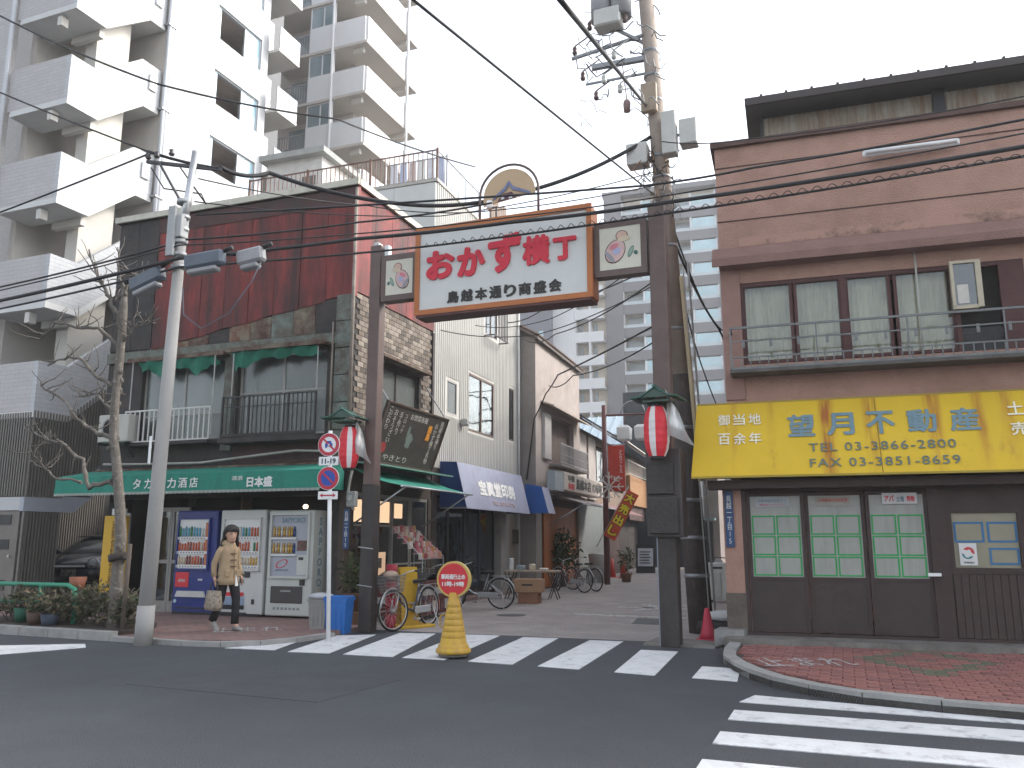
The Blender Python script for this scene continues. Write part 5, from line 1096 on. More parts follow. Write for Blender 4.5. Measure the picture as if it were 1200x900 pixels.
def rainbag(label, loc, rz, sx=1):
    m = MB(); m.smooth = True; N = 9; K = 8; vs = []
    for i in range(N):
        for k in range(K): u, v = i/(N-1), k/(K-1); vs.append((sx*(.02+.30*u*(.4+.6*v)), .05*sin(u*9+v*3)+.04*sin(v*7), .30-.42*v-.10*u*v+.22*(1-v)*(1-u)-.1*u))
    m.add(vs, [(i*K+k,i*K+k+1,(i+1)*K+k+1,(i+1)*K+k) for i in range(N-1) for k in range(K-1)])
    o = m.build('plastic_sheet', glassmat('plastic_film', (.8,.8,.8), .5, .3, (.62,.61,.58), .72), None, loc=loc); o.rotation_euler = (0,0,radians(rz)); tag(o, label, 'plastic sheet'); return o
rainbag('crumpled clear plastic sheet flapping beside the left lantern', (-7.42,11.70,3.0), 15)
rainbag('crumpled plastic sheet hanging to the right of the right lantern', (-2.26,11.60,3.05), -8, 1.35)
# ================= UTILITY POLES =================
CP = M('pole_concrete', (.31,.305,.295), .8, .08, 2, .06)
p1 = thing('utility_pole', 'slim grey concrete utility pole leaning slightly in front of the teal awning', 'utility pole', (-9.30,9.42,0), 0)
MB().tube([(0,0,0),(.05,0,2.5),(.13,0,6.0)],[.112,.10,.078],16).build('shaft', CP, p1)
MB().cyl((.125,0,5.9),(.28,0,7.42),.062,.05,n=10).build('steel_extension', STEEL, p1); MB().cyl((.0,0,0),(.01,0,.55),.125,.12,n=16).build('foot_collar', CP, p1)
for z in (5.55,5.75,5.95,6.15,6.35,6.6): MB().cyl((.08+.02*(z-4),0,z-.03),(.08+.02*(z-4),0,z+.03),.112,n=12).build('band_clamp', M('galv_band', (.38,.39,.39), .4, .1, 5, metal=.3), p1)
MB().cbox(-.02,.12,-.16,-.1,5.7,6.5,.01).cbox(.10,.22,-.12,.05,6.0,6.35,.01).build('junction_box', M('box_grey', (.33,.34,.34), .5), p1)
MB().cbox(-.03,.01,-.155,-.14,2.55,2.95,.002).build('white_pole_plate', WHITE, p1)
MB().bar((-.70,0,7.42),(.55,.3,7.2),.05).bar((-.45,0,7.37),(.15,0,6.5),.03).build('cross_arm', M('dark_arm', (.05,.05,.055), .5), p1)
for x in (-.68,-.5,-.2): MB().lathe([(.0,0),(.035,.0),(.05,.03),(.03,.06),(.045,.09),(.0,.11)],(x,0,7.43-.05*x),8).build('insulator', M('insulator', (.06,.055,.06), .3), p1)
p2 = thing('utility_pole', 'tall brown-grey utility pole behind the right gate post carrying transformers', 'utility pole', (-2.22,13.9,0), 0)
UP = M('pole_weathered', (.30,.25,.21), .85, .15, 3, .1)
UPD = M('pole_dark_wrap', (.06,.05,.045), .8, .3, 4, .15)
MB().cyl((0,0,0),(-.20,0,4.2),.20,.175,n=16).build('lower_shaft', UPD, p2); MB().cyl((-.20,0,4.2),(-.62,0,12.6),.172,.13,n=16).build('upper_shaft', UP, p2)
MB().cyl((.10,-.14,2.4),(-.08,-.14,5.9),.04,n=8).build('sunlit_strip', M('sunlit_strip', (.46,.38,.24), .6, .15, 3), p2)  # pale strip whose colour stands for the sunlit edge of the pole
MB().cyl((.24,-.05,.1),(.02,-.05,6.2),.018,n=6).cyl((.16,-.16,.1),(-.04,-.16,6),.012,n=6).build('riser_cable', M('pale_riser', (.34,.34,.33), .6), p2)
for z in (.9,1.5,2.1,3.3,5.0,6.5,7.8,8.2,9.3,9.8,10.3): MB().cyl((-.05*z,0,z-.03),(-.05*z,0,z+.03),.215-.006*z,n=14).build('band_clamp', GREYM, p2)
BXW = M('box_white', (.50,.50,.47), .5, .08, 4)
for a in [(-.95,-.58,-.3,.0,8.02,8.42),(-.30,-.05,-.35,-.1,8.1,8.9),(.0,.30,-.3,-.02,8.25,8.72)]: MB().cbox(*a,.015).build('equipment_box', BXW, p2)
MB().cbox(-.66,-.38,-.28,-.16,9.0,9.55,.01).build('number_plate', M('tan_plate', (.33,.26,.19), .6), p2)
MB().bar((-.55,0,8.6),(.3,-.1,8.5),.04).bar((-.55,0,10.2),(-1.55,-.3,10.05),.09).bar((-.6,0,10.5),(-1.3,-.3,10.9),.05).build('bracket_arm', GREYM, p2)
for a in [(-1.55,-1.15),(-1.15,-.78)]:
    MB().cyl(((a[0]+a[1])/2,-.3,10.95),((a[0]+a[1])/2,-.3,11.7),.19,n=16).build('transformer', M('transformer_grey', (.30,.30,.31), .5, .1, 3), p2)
    for q in (-.08,.08): MB().lathe([(0,0),(.04,0),(.055,-.05),(.03,-.09),(.05,-.13),(0,-.17)],((a[0]+a[1])/2+q,-.36,10.93),8).build('insulator', M('insul_brown', (.09,.05,.045), .4), p2)
MB().lathe([(0,0),(.06,.02),(.07,.18),(.05,.24),(0,.26)],(-.92,-.25,9.05),10).cyl((-.92,-.25,9.3),(-1.0,-.2,10.1),.01,n=5).build('fuse_holder', M('fuse', (.20,.13,.12), .5), p2)
rnd = random.Random(3); tg = MB()
for i in range(46):
    z = rnd.uniform(7.1,8.4); x = -.05*z+rnd.uniform(-.28,.30); y = rnd.uniform(-.3,-.12); p = [(x,y,z)]
    for k in range(5): x += rnd.uniform(-.09,.09); z -= rnd.uniform(-.03,.13); y += rnd.uniform(-.05,.04); p.append((x,y,z))
    tg.m(i%3).tube(p, rnd.uniform(.006,.013), 4)
tg.build('tangled_leads', [CABLE, M('rust_lead', (.25,.14,.08), .7), M('grey_lead', (.30,.30,.30), .6)], p2, kind='stuff')
tg = MB(); rnd = random.Random(21)
for i in range(34):
    p = Vector((rnd.uniform(-1.9,-.5),rnd.uniform(-.5,.1),rnd.uniform(9.2,11.6))); pts = [tuple(p)]
    for k in range(6): p = p+Vector((rnd.uniform(-.02,.16),rnd.uniform(-.05,.05),rnd.uniform(-.20,.10))); pts.append(tuple(p))
    tg.m(i%2).tube(pts, rnd.uniform(.006,.014), 4)
tg.build('upper_leads', [CABLE, _m['grey_lead']], p2, kind='stuff')
for x,z in [(-1.9,10.45),(-1.75,9.9),(-1.6,10.9),(-1.35,9.75),(-1.15,10.2),(-1.5,9.45),(-1.05,9.5)]: MB().lathe([(0,0),(.035,.0),(.055,.05),(.03,.08),(.05,.12),(.03,.16),(0,.2)],(x,-.2,z),8).cyl((x,-.2,z+.18),(x+.3,-.1,z+.42),.014,n=5).build('insulator', _m['insul_brown'] if x < -1.4 else BXW, p2)
MB().bar((-1.95,-.25,10.35),(-.5,0,10.7),.05).bar((-1.7,-.2,9.8),(-.5,0,9.9),.035).build('cross_arm', GREYM, p2)
MB().cbox(-1.45,-.95,-.5,-.15,10.75,11.1,.03).build('switch_box', BXW, p2)
# ================= OVERHEAD WIRES =================
def W_(label, pts, r=.014, sag=.0, **k): return wire('overhead_wire', pts, r*1.3, CABLE, label, 'wire', sag, 'overhead cables crossing the street')
A1 = (-9.98,9.42,7.55); A2 = (-8.78,9.7,7.25); B2 = (-2.75,13.75,8.55)
W_('thick black cable from the concrete pole top sagging to the right utility pole', [A2,(-8.45,10.5,7.43),(-6.3,11.7,7.0),(-4.6,12.7,7.42),B2], .028, .10)
W_('short thick cable along the cross arm of the concrete pole', [(-10.0,9.42,7.60),(-8.8,9.7,7.22)], .02, .03)
W_('upper left wire running down to the concrete pole top', [(-16.5,9.42,10.9),(-10.0,9.42,7.6)], .012, .05)
W_('lower left wire climbing to the concrete pole top', [(-16.6,9.42,6.65),(-10.0,9.42,7.55)], .012, .05)
W_('highest left wire crossing in front of the white tower', [(-19.5,9.42,13.6),(-13.9,9.42,11.0),(-10.1,9.6,8.9),(-8.2,12.0,9.1),(-7.6,16.9,10.2)], .014, .06)
W_('upper long street wire in front of the red cladding', [(-19,9.42,6.35),(-13.05,9.42,5.68),(-9.06,9.42,5.98),(-6.96,10.9,6.50),(-4.98,11.75,6.86)], .013, .03)
W_('thick main street cable running past both poles to the right', [(-19,9.3,5.75),(-13.0,9.35,5.40),(-9.04,9.25,5.62),(-6.95,10.9,6.22),(-4.53,11.5,6.37),(-2.13,11.45,6.30),(2.30,10.8,6.07),(9,9.6,5.9)], .024, .02)
W_('thin street cable below the main cable', [(-13.0,9.4,5.28),(-9.04,9.3,5.50),(-6.05,11.5,6.17),(-2.13,11.45,6.13),(2.29,10.8,5.95),(9,9.6,5.8)], .014, .02)
W_('upper right wire in front of the brown parapet', [(-9.0,9.5,6.4),(-2.44,11.6,6.68),(-.88,11.5,6.65),(2.36,10.9,6.46),(9,9.6,6.2)], .014, .02)
sp_ = []; Q = [Vector(p) for p in [(-6.05,11.45,6.25),(-2.13,11.4,6.21),(2.30,10.75,6.02)]]
for i in range(2):
    for k in range(200): t = k/200; q = Q[i].lerp(Q[i+1], t); a = k*.75; sp_.append((q.x, q.y+.03*cos(a), q.z-.08+.03*sin(a)))
tag(MB().tube(sp_, .006, 4).build('spiral_wire', CABLE), 'thin spiral wire coiled along the street cables', 'wire')
W_('wire falling from the top centre down to the right pole', [(-3.37,6.0,6.35),(-2.72,13.75,7.45)], .012, -.0)
W_('thick bundled cable from the top of the picture to the right pole', [(-1.94,6.0,5.97),(-2.80,13.7,9.15)], .021, .0)
W_('lowest long service wire dropping from the right pole deep into the alley', [(-2.6,13.9,7.3),(-3.2,22,5.9),(-3.6,33,5.2)], .014, .3)
W_('upper service wire sagging from the right pole into the alley', [(-2.6,13.9,7.5),(-2.6,22,6.9),(-2.9,30,6.6)], .014, .5)
W_('thick service cable between the right pole and the back of the brown building', [(-2.55,13.9,7.0),(-2.25,18,6.0),(-2.0,24,5.7)], .018, .2)
W_('middle slack wire crossing the alley above the stucco house', [(-8.6,22.8,7.4),(-6.5,19.5,6.6),(-2.6,14,6.1)], .012, .15)
W_('highest slack wire crossing the alley from the white ribbed wall', [(-8.6,21.5,7.6),(-6.2,18.0,6.9),(-2.6,14,6.3)], .012, .1)
W_('lowest slack wire crossing the alley in front of the pink wall', [(-8.3,24.2,6.2),(-6.2,20,5.6),(-2.6,14,5.0)], .012, .15)
W_('cable looping down the front corner of the stucco house', [(-2.5,14,5.3),(-6.6,20,5.65),(-7.95,22.9,5.7),(-8.35,23.0,5.0),(-8.6,23.0,3.2)], .016, .03)
W_('thin wire just above the main street cable on the left', [(-19,9.3,6.05),(-13.0,9.38,5.60),(-9.06,9.3,5.85),(-7.0,11.0,6.35),(-4.6,11.6,6.5),(-2.13,11.55,6.45),(2.3,10.9,6.28),(9,9.8,6.1)], .009, .02)
W_('thin wire from the concrete pole across the roof edge of the red building', [(-9.0,9.5,7.0),(-7.9,12.6,7.6),(-5.6,12.3,7.0),(-2.7,13.7,7.6)], .008, .06)
W_('thin wire crossing behind the gate sign to the right pole', [(-9.0,9.45,6.6),(-6.4,12.7,7.2),(-2.7,13.8,7.9)], .008, .08)
W_('thin pair of wires high across the brown parapet', [(-2.5,13.5,8.3),(-1.0,11.9,7.3),(2.4,11.2,6.9),(9,10,6.6)], .008, .05)
W_('low thin wire across the alley below the gate sign', [(-8.5,17.0,6.3),(-5.6,15.6,5.6),(-2.6,13.8,5.9)], .008, .10)
W_('thin wire from the ribbed building to the painted sunlit edge of the pole', [(-8.5,19.0,6.9),(-5.6,16.6,6.2),(-2.5,13.8,6.6)], .008, .12)
# splice closures hanging on the wires
CB = M('closure_blue_grey', (.09,.11,.14), .5, .15, 4); CG = M('closure_pale', (.28,.28,.29), .5, .1, 4)
for nm,loc,L,ms,lab in [('cable_closure',(-8.52,9.25,5.52),.62,CB,'dark blue cable closure box hanging on the wires in front of the red cladding'),('cable_closure',(-7.93,9.55,5.60),.42,CG,'pale cable closure hanging right of the dark blue one'),('cable_closure',(-9.72,9.36,5.40),.62,CB,'tilted dark cable closure hanging just left of the concrete pole')]:
    t = thing(nm,lab,'cable box',loc,0); t.rotation_euler = (0, radians(-6 if L > .5 else -10), radians(10)) 
    if 'tilted' in lab: t.rotation_euler = (0, radians(-16), 0)
    MB().cbox(-L/2,L/2,-.09,.09,-.11,.12,.035).build('casing', ms, t); MB().cbox(-L/2+.04,L/2-.1,-.08,.08,-.19,-.115,.02).build('lower_casing', CG, t)
    MB().cyl((-L/2,0,.1),(-L/2-.12,0,.12),.03,n=8).cyl((L/2,0,.1),(L/2+.14,0,.13),.035,n=8).build('cable_gland', CABLE, t)
tag(MB().tube([(-9.05,9.4,5.2),(-8.9,9.3,4.75),(-8.55,9.3,4.5),(-8.1,9.35,4.7),(-7.85,9.5,5.2),(-7.75,9.55,5.5)], .009, 5).build('drooping_cable', CB), 'drooping loop of blue cable under the closure boxes', 'cable')
tag(MB().tube([(-9.3,9.42,7.2),(-8.9,9.6,6.6),(-9.2,9.8,6.9),(-9.6,9.42,6.9),(-9.9,9.42,7.3)], .012, 5).build('slack_loop', CABLE), 'slack loop of cable below the concrete pole cross arm', 'cable')
# ================= VENDING MACHINES =================
CANC = [M('can%d'%i, c, .4, .05, 5, 0) for i,c in enumerate([(.45,.10,.05),(.05,.20,.09),(.10,.30,.42),(.50,.42,.32),(.20,.06,.05),(.50,.30,.06),(.55,.55,.52),(.04,.07,.2)])]
VWH = M('vending_white', (.50,.51,.50), .4, .04, 3); VBL = M('vending_blue', (.018,.032,.17), .35, .08, 3)
SHW = M('display_back', (.35,.36,.36), .6, .05, 3, emit=(.9,.95,1), es=.05)
def vend(label, loc, body, w=.93, h=1.93, rows=((1.70,1.4,0),(1.4,1.13,1),(1.13,.87,2)), xr=(.09,.80), pal=((1,2,2,6),(0,4,0,3),(3,4,0,7)), kind=0):
    t = thing('vending_machine', label, 'vending machine', loc, 1.3, 'vending machines under the teal awning')
    MB().cbox(0,w,0,.72,.03,h,.018).build('body', body, t)
    zlo = rows[-1][1]; zhi = rows[0][0]
    dsp = MB().box(xr[0],xr[1],-.006,-.001,zlo-.02,zhi+.08).build('display_window', SHW, t)
    fr = MB(); f0,f1,g0,g1 = xr[0]-.03,xr[1]+.03,zlo-.05,zhi+.11
    fr.box(f0,f1,-.05,-.001,g1-.03,g1).box(f0,f1,-.05,-.001,g0,g0+.03).box(f0,f0+.03,-.05,-.001,g0+.03,g1-.03).box(f1-.03,f1,-.05,-.001,g0+.03,g1-.03).build('display_frame', body, t)
    rr = random.Random(int(w*1000+kind*7))
    for (zt,zb,ri) in rows:
        m = MB(); n = int((xr[1]-xr[0])/.066); cols = pal[ri]
        for i in range(n):
            if rr.random() < .04: continue
            c = cols[int(i/n*len(cols))] if rr.random() < .8 else rr.choice(cols); m.cur = c; hh = (zt-zb)*rr.uniform(.52,.66); cx = xr[0]+.035+i*.066
            m.cyl((cx,-.024,zb+.055),(cx,-.024,zb+.055+hh*.8),.021,n=8).cyl((cx,-.024,zb+.055+hh*.8),(cx,-.024,zb+.055+hh),.021,.012,n=8)
        m.build('drink_row', CANC, dsp)
        MB().box(xr[0],xr[1],-.052,-.003,zb,zb+.045).build('shelf_strip', M('strip_white', (.62,.63,.62), .5), dsp)
        b = MB(); 
        for i in range(n): b.box(xr[0]+.018+i*.066,xr[0]+.048+i*.066,-.056,-.0525,zb+.012,zb+.032)
        b.build('selection_buttons', M('button_dark', (.10,.10,.12), .5), dsp)
    MB().box(.03,w-.03,-.0,.03,0,.05).build('plinth', BLACKM, t)
    return t
v1 = vend('blue drinks vending machine with a red square label, leftmost of the three', (-12.14,12.93,.07), VBL, .97, 1.95)
MB().box(.74,.80,-.045,-.01,.88,1.72).build('orange_side_strip', M('orange_strip', (.40,.13,.05), .5), v1)
MB().cbox(.06,.38,-.012,-.001,.50,.78,.004).build('red_label', M('label_red', (.52,.03,.04), .5), v1); text('drink',.14,.31,.60,.66,VWH,v1,-.0125,.01)
MB().slab([(.09,-.03,.32),(.80,-.03,.32),(.76,-.03,.43),(.13,-.03,.43)], (0,1,0), .029).build('pickup_flap', M('flap_silver', (.50,.50,.48), .35), v1)
MB().disc((.08,.24),.035,-.008,-.001,14).build('recycle_mark', M('mark_pale', (.35,.5,.55), .5), v1); MB().box(.10,.88,-.004,-.001,.10,.13).build('base_slot', BLACKM, v1); MB().box(.60,.70,-.01,-.001,.63,.66).build('coin_slot', VWH, v1)
v2 = vend('white drinks vending machine in the middle behind the walking woman', (-11.09,12.95,.07), VWH, 1.03, 1.95, pal=((6,1,2,0),(5,0,0,1),(0,0,3,5)), xr=(.12,.92), kind=1)
MB().box(.10,.93,-.03,-.001,.86,1.78).box(.96,.98,0,.01,0,0.01).build('display_surround', M('surround_grey', (.40,.41,.40), .5), v2).hide_render if False else None
for a in [(.30,.44,.73,.76),(.52,.60,.72,.77),(.52,.60,.60,.68),(.62,.74,.70,.80)]: MB().cbox(a[0],a[1],-.02,-.001,a[2],a[3],.004).build('coin_panel', BLACKM, v2)
MB().cbox(.22,.62,-.012,-.001,.36,.43,.003).build('red_strip', M('label_red', (0,0,0)), v2); MB().cbox(.08,.64,-.014,-.001,.20,.345,.004).build('pickup_window', M('flap_blue', (.25,.32,.42), .2), v2); MB().cbox(.08,.64,-.014,-.001,.12,.195,.004).build('pickup_flap', BLACKM, v2)
MB().cbox(.80,.86,-.012,-.001,.22,.31,.004).build('lock', BLACKM, v2); MB().box(.05,.70,-.006,-.001,-.02+.06,.07).build('base_slot', BLACKM, v2); text('お茶',.20,.34,.52,.56,RDL,v2,-.001,.01)
v3 = thing('vending_machine', 'white beer vending machine lettered SAPPORO, rightmost of the three', 'vending machine', (-9.99,12.97,.07), 1.3, 'vending machines under the teal awning')
MB().cbox(0,.98,0,.74,.03,1.93,.02).build('body', M('vending_ivory', (.47,.49,.46), .4, .04, 3), v3)
dsp = MB().box(.10,.88,-.006,-.001,.74,1.84).build('display_window', M('lilac_panel', (.33,.35,.40), .35, .05, 2), v3)
f_ = MB().box(.06,.92,-.045,-.001,1.84,1.88).box(.06,.10,-.045,-.001,.74,1.84).box(.88,.92,-.045,-.001,.74,1.84).box(.06,.92,-.045,-.001,.70,.74).build('display_frame', _m['vending_ivory'], v3)
for zb in (1.40,1.10):
    m = MB(); 
    for i in range(9): m.cur = [5,3,5,6,5,3,5,5,7][i]; c = .15+i*.055; m.cyl((c,-.022,zb+.05),(c,-.022,zb+.17),.02,n=8).cyl((c,-.022,zb+.17),(c,-.022,zb+.24),.02,.009,n=8)
    m.build('bottle_row', CANC, dsp); MB().box(.10,.64,-.04,-.003,zb,zb+.035).build('shelf_strip', _m['strip_white'], dsp)
text('SAPPORO',.30,.80,1.70,1.80,BLUL,v3,-.0065,.02)
MB().cbox(.66,.86,-.03,-.006,1.20,1.38,.004).build('poster_panel', M('poster_dark', (.12,.06,.05), .5, .5, 9), dsp); MB().cbox(.66,.86,-.02,-.006,.76,1.12,.004).build('coin_panel', _m['vending_ivory'], dsp); MB().box(.70,.80,-.025,-.0205,1.03,1.08).build('coin_slot', BLACKM, dsp)
rg = MB(); rg.loft([[ (.33+rr_*cos(a)*1.5*cos(.4)-rr_*.75*sin(a)*sin(.4), y_, .96+rr_*cos(a)*1.5*sin(.4)+rr_*.75*sin(a)*cos(.4)) for a in [2*pi*k/20 for k in range(20)]] for rr_,y_ in ((.09,-.012),(.075,-.012),(.075,-.007),(.09,-.007),(.09,-.012))], caps=False).build('red_ellipse', RDL, dsp)
text('SAPPORO BEER',.20,.48,.83,.86,BLUL,v3,-.0065,0); MB().cbox(.12,.80,-.02,-.001,.26,.56,.01).build('pickup_flap', M('flap_dark', (.06,.055,.055), .4), v3); MB().cbox(.34,.56,-.03,-.021,.46,.49,.004).build('flap_handle', STEEL, v3); MB().cbox(.74,.84,-.03,-.001,.58,.68,.004).build('lock', BLACKM, v3)
for i in range(7): MB().cbox(.18+.085*i,.235+.085*i,-.006,-.001,.14,.185,.002).build('small_sticker', M('sticker_grey', (.22,.23,.24), .5), v3)
text('SAPPORO',.16,.30,.55,1.80,BLUL,v3,.981,.02,face='x',vertical=True)
# ================= ROAD SIGN POLE =================
rs_ = thing('road_sign', 'thin white pole with two round red-rimmed traffic signs and small white plates', 'road sign', (-7.10,10.72,0), 8)
MB().cyl((0,0,0),(-.10,0,3.10),.032,.030,n=12).build('pole', WHITE, rs_)
SR = M('sign_rim_red', (.42,.025,.05), .45, .05, 3); SB = M('sign_blue', (.015,.06,.33), .4, .05, 3)
def rsign(zc, xo, nm):
    f = MB().disc((xo,zc),.178,-.045,-.035,28).build(nm, WHITE, rs_); MB().ring((xo,zc),.118,.170,-.050,-.0455,28).build('red_ring', SR, f); return f
a = rsign(2.885,-.095,'vehicle_ban_disc')
car = MB().cbox(-.155,-.035,-.052,-.046,2.855,2.905,.002).cbox(-.135,-.055,-.052,-.046,2.907,2.94,.002).box(-.15,-.125,-.052,-.046,2.835,2.853).box(-.065,-.04,-.052,-.046,2.835,2.853).build('car_symbol', SB, a); MB().disc((-.095,2.880),.014,-.055,-.053,12).build('symbol_gap', WHITE, a)
MB().slab([(-.215,-.0525,2.985),(-.195,-.0525,3.0),(.03,-.0525,2.79),(.01,-.0525,2.77)], (0,1,0), .003).build('red_slash', SR, a)
p_ = MB().cbox(-.25,.07,-.045,-.037,2.57,2.70,.003).build('time_plate', WHITE, rs_); text('11-19',-.20,.03,2.595,2.675,M('plate_black', (.04,.045,.06), .5),rs_,-.0455,.03)
b = rsign(2.375,-.085,'no_parking_disc'); MB().disc((-.085,2.375),.117,-.049,-.0465,24).build('blue_disc', SB, b)
MB().slab([(-.185,-.0525,2.45),(-.165,-.0525,2.47),(.02,-.0525,2.30),(.0,-.0525,2.28)], (0,1,0), .003).build('red_slash', SR, b)
p_ = MB().cbox(-.24,.08,-.045,-.037,2.06,2.18,.003).build('arrow_plate', WHITE, rs_)
MB().box(-.17,.01,-.050,-.0455,2.11,2.13).slab([(-.21,-.05,2.12),(-.165,-.05,2.09),(-.165,-.05,2.15)], (0,1,0), .004).slab([(.05,-.05,2.12),(.005,-.05,2.15),(.005,-.05,2.09)], (0,1,0), .004).build('red_arrow', SR, p_)
# ================= BARRIER CONE =================
CY = M('cone_yellow', (.52,.32,.03), .5, .1, 6, .04, col2=(.40,.24,.05), cov=.52, csc=4, streak=1)
cn = thing('barrier_cone', 'tall yellow cone carrying a round red road closed sign in the middle of the crossing', 'traffic cone', (-4.72,9.95,.0), 4)
pr = [(0,.10),(.195,.10),(.198,.13),(.192,.16),(.178,.165)]
for i in range(7): z = .17+i*.075; r = .176-.0135*i-.004; pr += [(r,z),(r-.012,z+.070),(r-.016,z+.072)]
pr += [(.062,.80),(0,.80)]
MB().lathe([(.0,.05),(.20,.05),(.225,.065),(.225,.10),(.205,.115)]+pr[2:],(0,0,0),24).build('cone', CY, cn); MB().cyl((0,0,.02),(0,0,.05),.19,n=20).build('rubber_base', M('base_grey2', (.12,.11,.10), .8), cn)
for a_ in range(3): MB().cyl((.16*cos(a_*2.1-1.5),.16*sin(a_*2.1-1.5),0),(.16*cos(a_*2.1-1.5),.16*sin(a_*2.1-1.5),.04),.025,n=8).build('castor', RUBBER, cn)
MB().tube([(-.14,0,.36),(-.19,0,.38),(-.185,0,.50),(-.12,0,.53)],.010,6).build('handle', CY, cn)
hd = MB().disc((0,.965),.228,-.035,.03,32).build('sign_head', M('head_rim', (.50,.36,.10), .45, .06, 4), cn); MB().disc((0,.965),.202,-.040,-.0355,32).build('red_face', M('face_red', (.52,.025,.035), .5, .05, 3), hd); MB().bar((0,0,.72),(0,0,.8),.06).build('neck', CY, cn)
text('車両通行止め',-.165,.165,.965,1.03,LET,hd,-.0405,.03); text('11時-19時',-.15,.15,.875,.94,LET,hd,-.0405,.03)
# ================= BINS, CHEST, RACKS BY THE SHOP =================
def bin_(label, loc, w, h, m, lid, nm='bin'):
    t = thing(nm, label, 'bin', loc, 6); r = lambda s,z: [(-w*s,-w*.8*s,z),(w*s,-w*.8*s,z),(w*s,w*.8*s,z),(-w*s,w*.8*s,z)]
    MB().loft([r(.82,0),r(.98,h*.92),r(1.08,h*.92),r(1.08,h)]).build('tub', m, t)
    MB().cbox(-w*1.02,w*1.02,-w*.82,w*.82,h,h+.03,.01).build('lid', lid, t)
    for k in (-.5,0,.5): MB().box(w*k-.012,w*k+.012,-w*.80,-w*.74,.05,h*.8).build('rib', m, t)
    return t
BB = M('bin_blue', (.02,.13,.42), .45, .08, 4)
bin_('bright blue plastic bin beside the left gate post', (-7.62,11.78,.0), .19, .55, BB, BB)
gbn = bin_('grey bin covered by a pale plastic bag behind the road sign pole', (-7.95,11.75,.065), .16, .46, M('bin_grey', (.23,.23,.22), .6, .1, 4), M('bin_lid_grey', (.3,.3,.3), .6))
m = MB(); m.smooth = True; m.add(*_sph((0,0,.50),.22,.19,.06,10,6)).build('plastic_bag', M('bag_white', (.42,.44,.47), .4, .1, 9, .3), gbn)
pc = thing('potted_plant', 'dark leafy potted plant in a brown pot against the corner pier behind the blue bin', 'potted plant', (-7.98,12.75,.0), 0)
def leaves(n, r, c, s, mats, rnd, flat=1.0, up=.4):
    m = MB()
    for i in range(n):
        u = Vector((rnd.gauss(0,1), rnd.gauss(0,1), rnd.gauss(0,1))).normalized()*(rnd.random()**.45); p = Vector((c[0]+u.x*r[0], c[1]+u.y*r[1], c[2]+u.z*r[2]))
        a = Vector((rnd.gauss(0,1), rnd.gauss(0,1), rnd.gauss(up,.7))).normalized(); b = a.cross(Vector((rnd.random(),rnd.random(),rnd.random()))).normalized(); L = s*rnd.uniform(.6,1.4); w = L*.38
        m.cur = rnd.randrange(len(mats)); m.add([p, p+a*L*.5+b*w*.5, p+a*L, p+a*L*.5-b*w*.5], [(0,1,2,3)])
    return m
LV = [M('leaf%d'%i, c, .6, .2, 5, 0) for i,c in enumerate([(.035,.06,.018),(.055,.08,.025),(.085,.09,.035),(.05,.045,.025)])]
MB().lathe([(0,0),(.13,0),(.17,.28),(.18,.3),(.15,.3),(0,.27)],(0,0,.25),14).box(-.2,.2,-.2,.2,0,.25).build('pot', M('pot_brown', (.14,.07,.04), .8), pc)
leaves(260,(.26,.22,.34),(0,0,.85),.13,LV,random.Random(5)).build('foliage', LV, pc)
rdp = thing('fire_pail_stand', 'red stand with buckets squeezed behind the left gate post and the bicycle basket', 'stand', (-7.04,12.42,.0), 0)
RDM = M('red_plastic', (.30,.02,.035), .5, .1, 4)
for z in (.0,.27,.54,.81): MB().cyl((0,0,z),(0,0,z+.25),.075,.10,n=14).build('bucket', RDM, rdp)
ys = thing('standing_board', 'yellow A-frame board standing behind the bicycle', 'board', (-6.98,13.0,.0), 60)
YB = M('board_yellow', (.50,.30,.02), .5, .1, 3)
MB().slab([(-.17,0,0),(.17,0,0),(.17,.12,1.0),(-.17,.12,1.0)], (0,-1,0), .02).build('front_board', YB, ys); MB().slab([(-.17,.26,0),(.17,.26,0),(.17,.14,1.0),(-.17,.14,1.0)], (0,1,0), .02).build('back_board', YB, ys); MB().cbox(-.35,.35,-.25,.25,0,.05,.01).build('base_tray', YB, ys)
text('大売出し',-.09,.09,.25,.9,RDM,ys,-.09,.02,vertical=True) if False else None
wp = thing('poster_board', 'cream poster with a dark brush mark leaning in the lit shopfront behind the basket', 'poster', (-8.25,13.8,.55), 0)
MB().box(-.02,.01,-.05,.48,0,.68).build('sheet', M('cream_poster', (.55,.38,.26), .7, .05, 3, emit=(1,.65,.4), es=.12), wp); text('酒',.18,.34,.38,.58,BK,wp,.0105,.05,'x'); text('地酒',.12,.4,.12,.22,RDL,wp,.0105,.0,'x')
ch = thing('covered_freezer', 'dark red chest with a black cover and small pictures on its lower front', 'freezer', (-7.75,14.75,.0), 4)
MB().cbox(-.45,.45,-.9,.5,.08,.72,.02).build('chest', M('chest_red', (.10,.018,.018), .5, .15, 4), ch); m = MB(); m.smooth = True
m.loft([[(-.5+1.0*u, v_, .74+.10*sin(u*5)*.4+h_) for u in (0,.2,.4,.6,.8,1)] for v_,h_ in ((-.97,-.12),(-.95,.02),(-.5,.13),(0,.10),(.5,.05),(.55,-.08))], caps=False, closed=False).build('black_cover', M('black_sheet', (.022,.022,.025), .45, .2, 4, .2), ch)
MB().box(.455,.465,-.85,.45,.45,.58).build('white_strip', M('strip_pale', (.35,.33,.31), .6), ch)
for i in range(6): MB().box(.456,.466,-.8+i*.2,-.65+i*.2,.16,.34).build('picture_tile', M('tile_p%d'%(i%3), [(.35,.12,.10),(.12,.05,.05),(.45,.40,.36)][i%3], .6), ch)
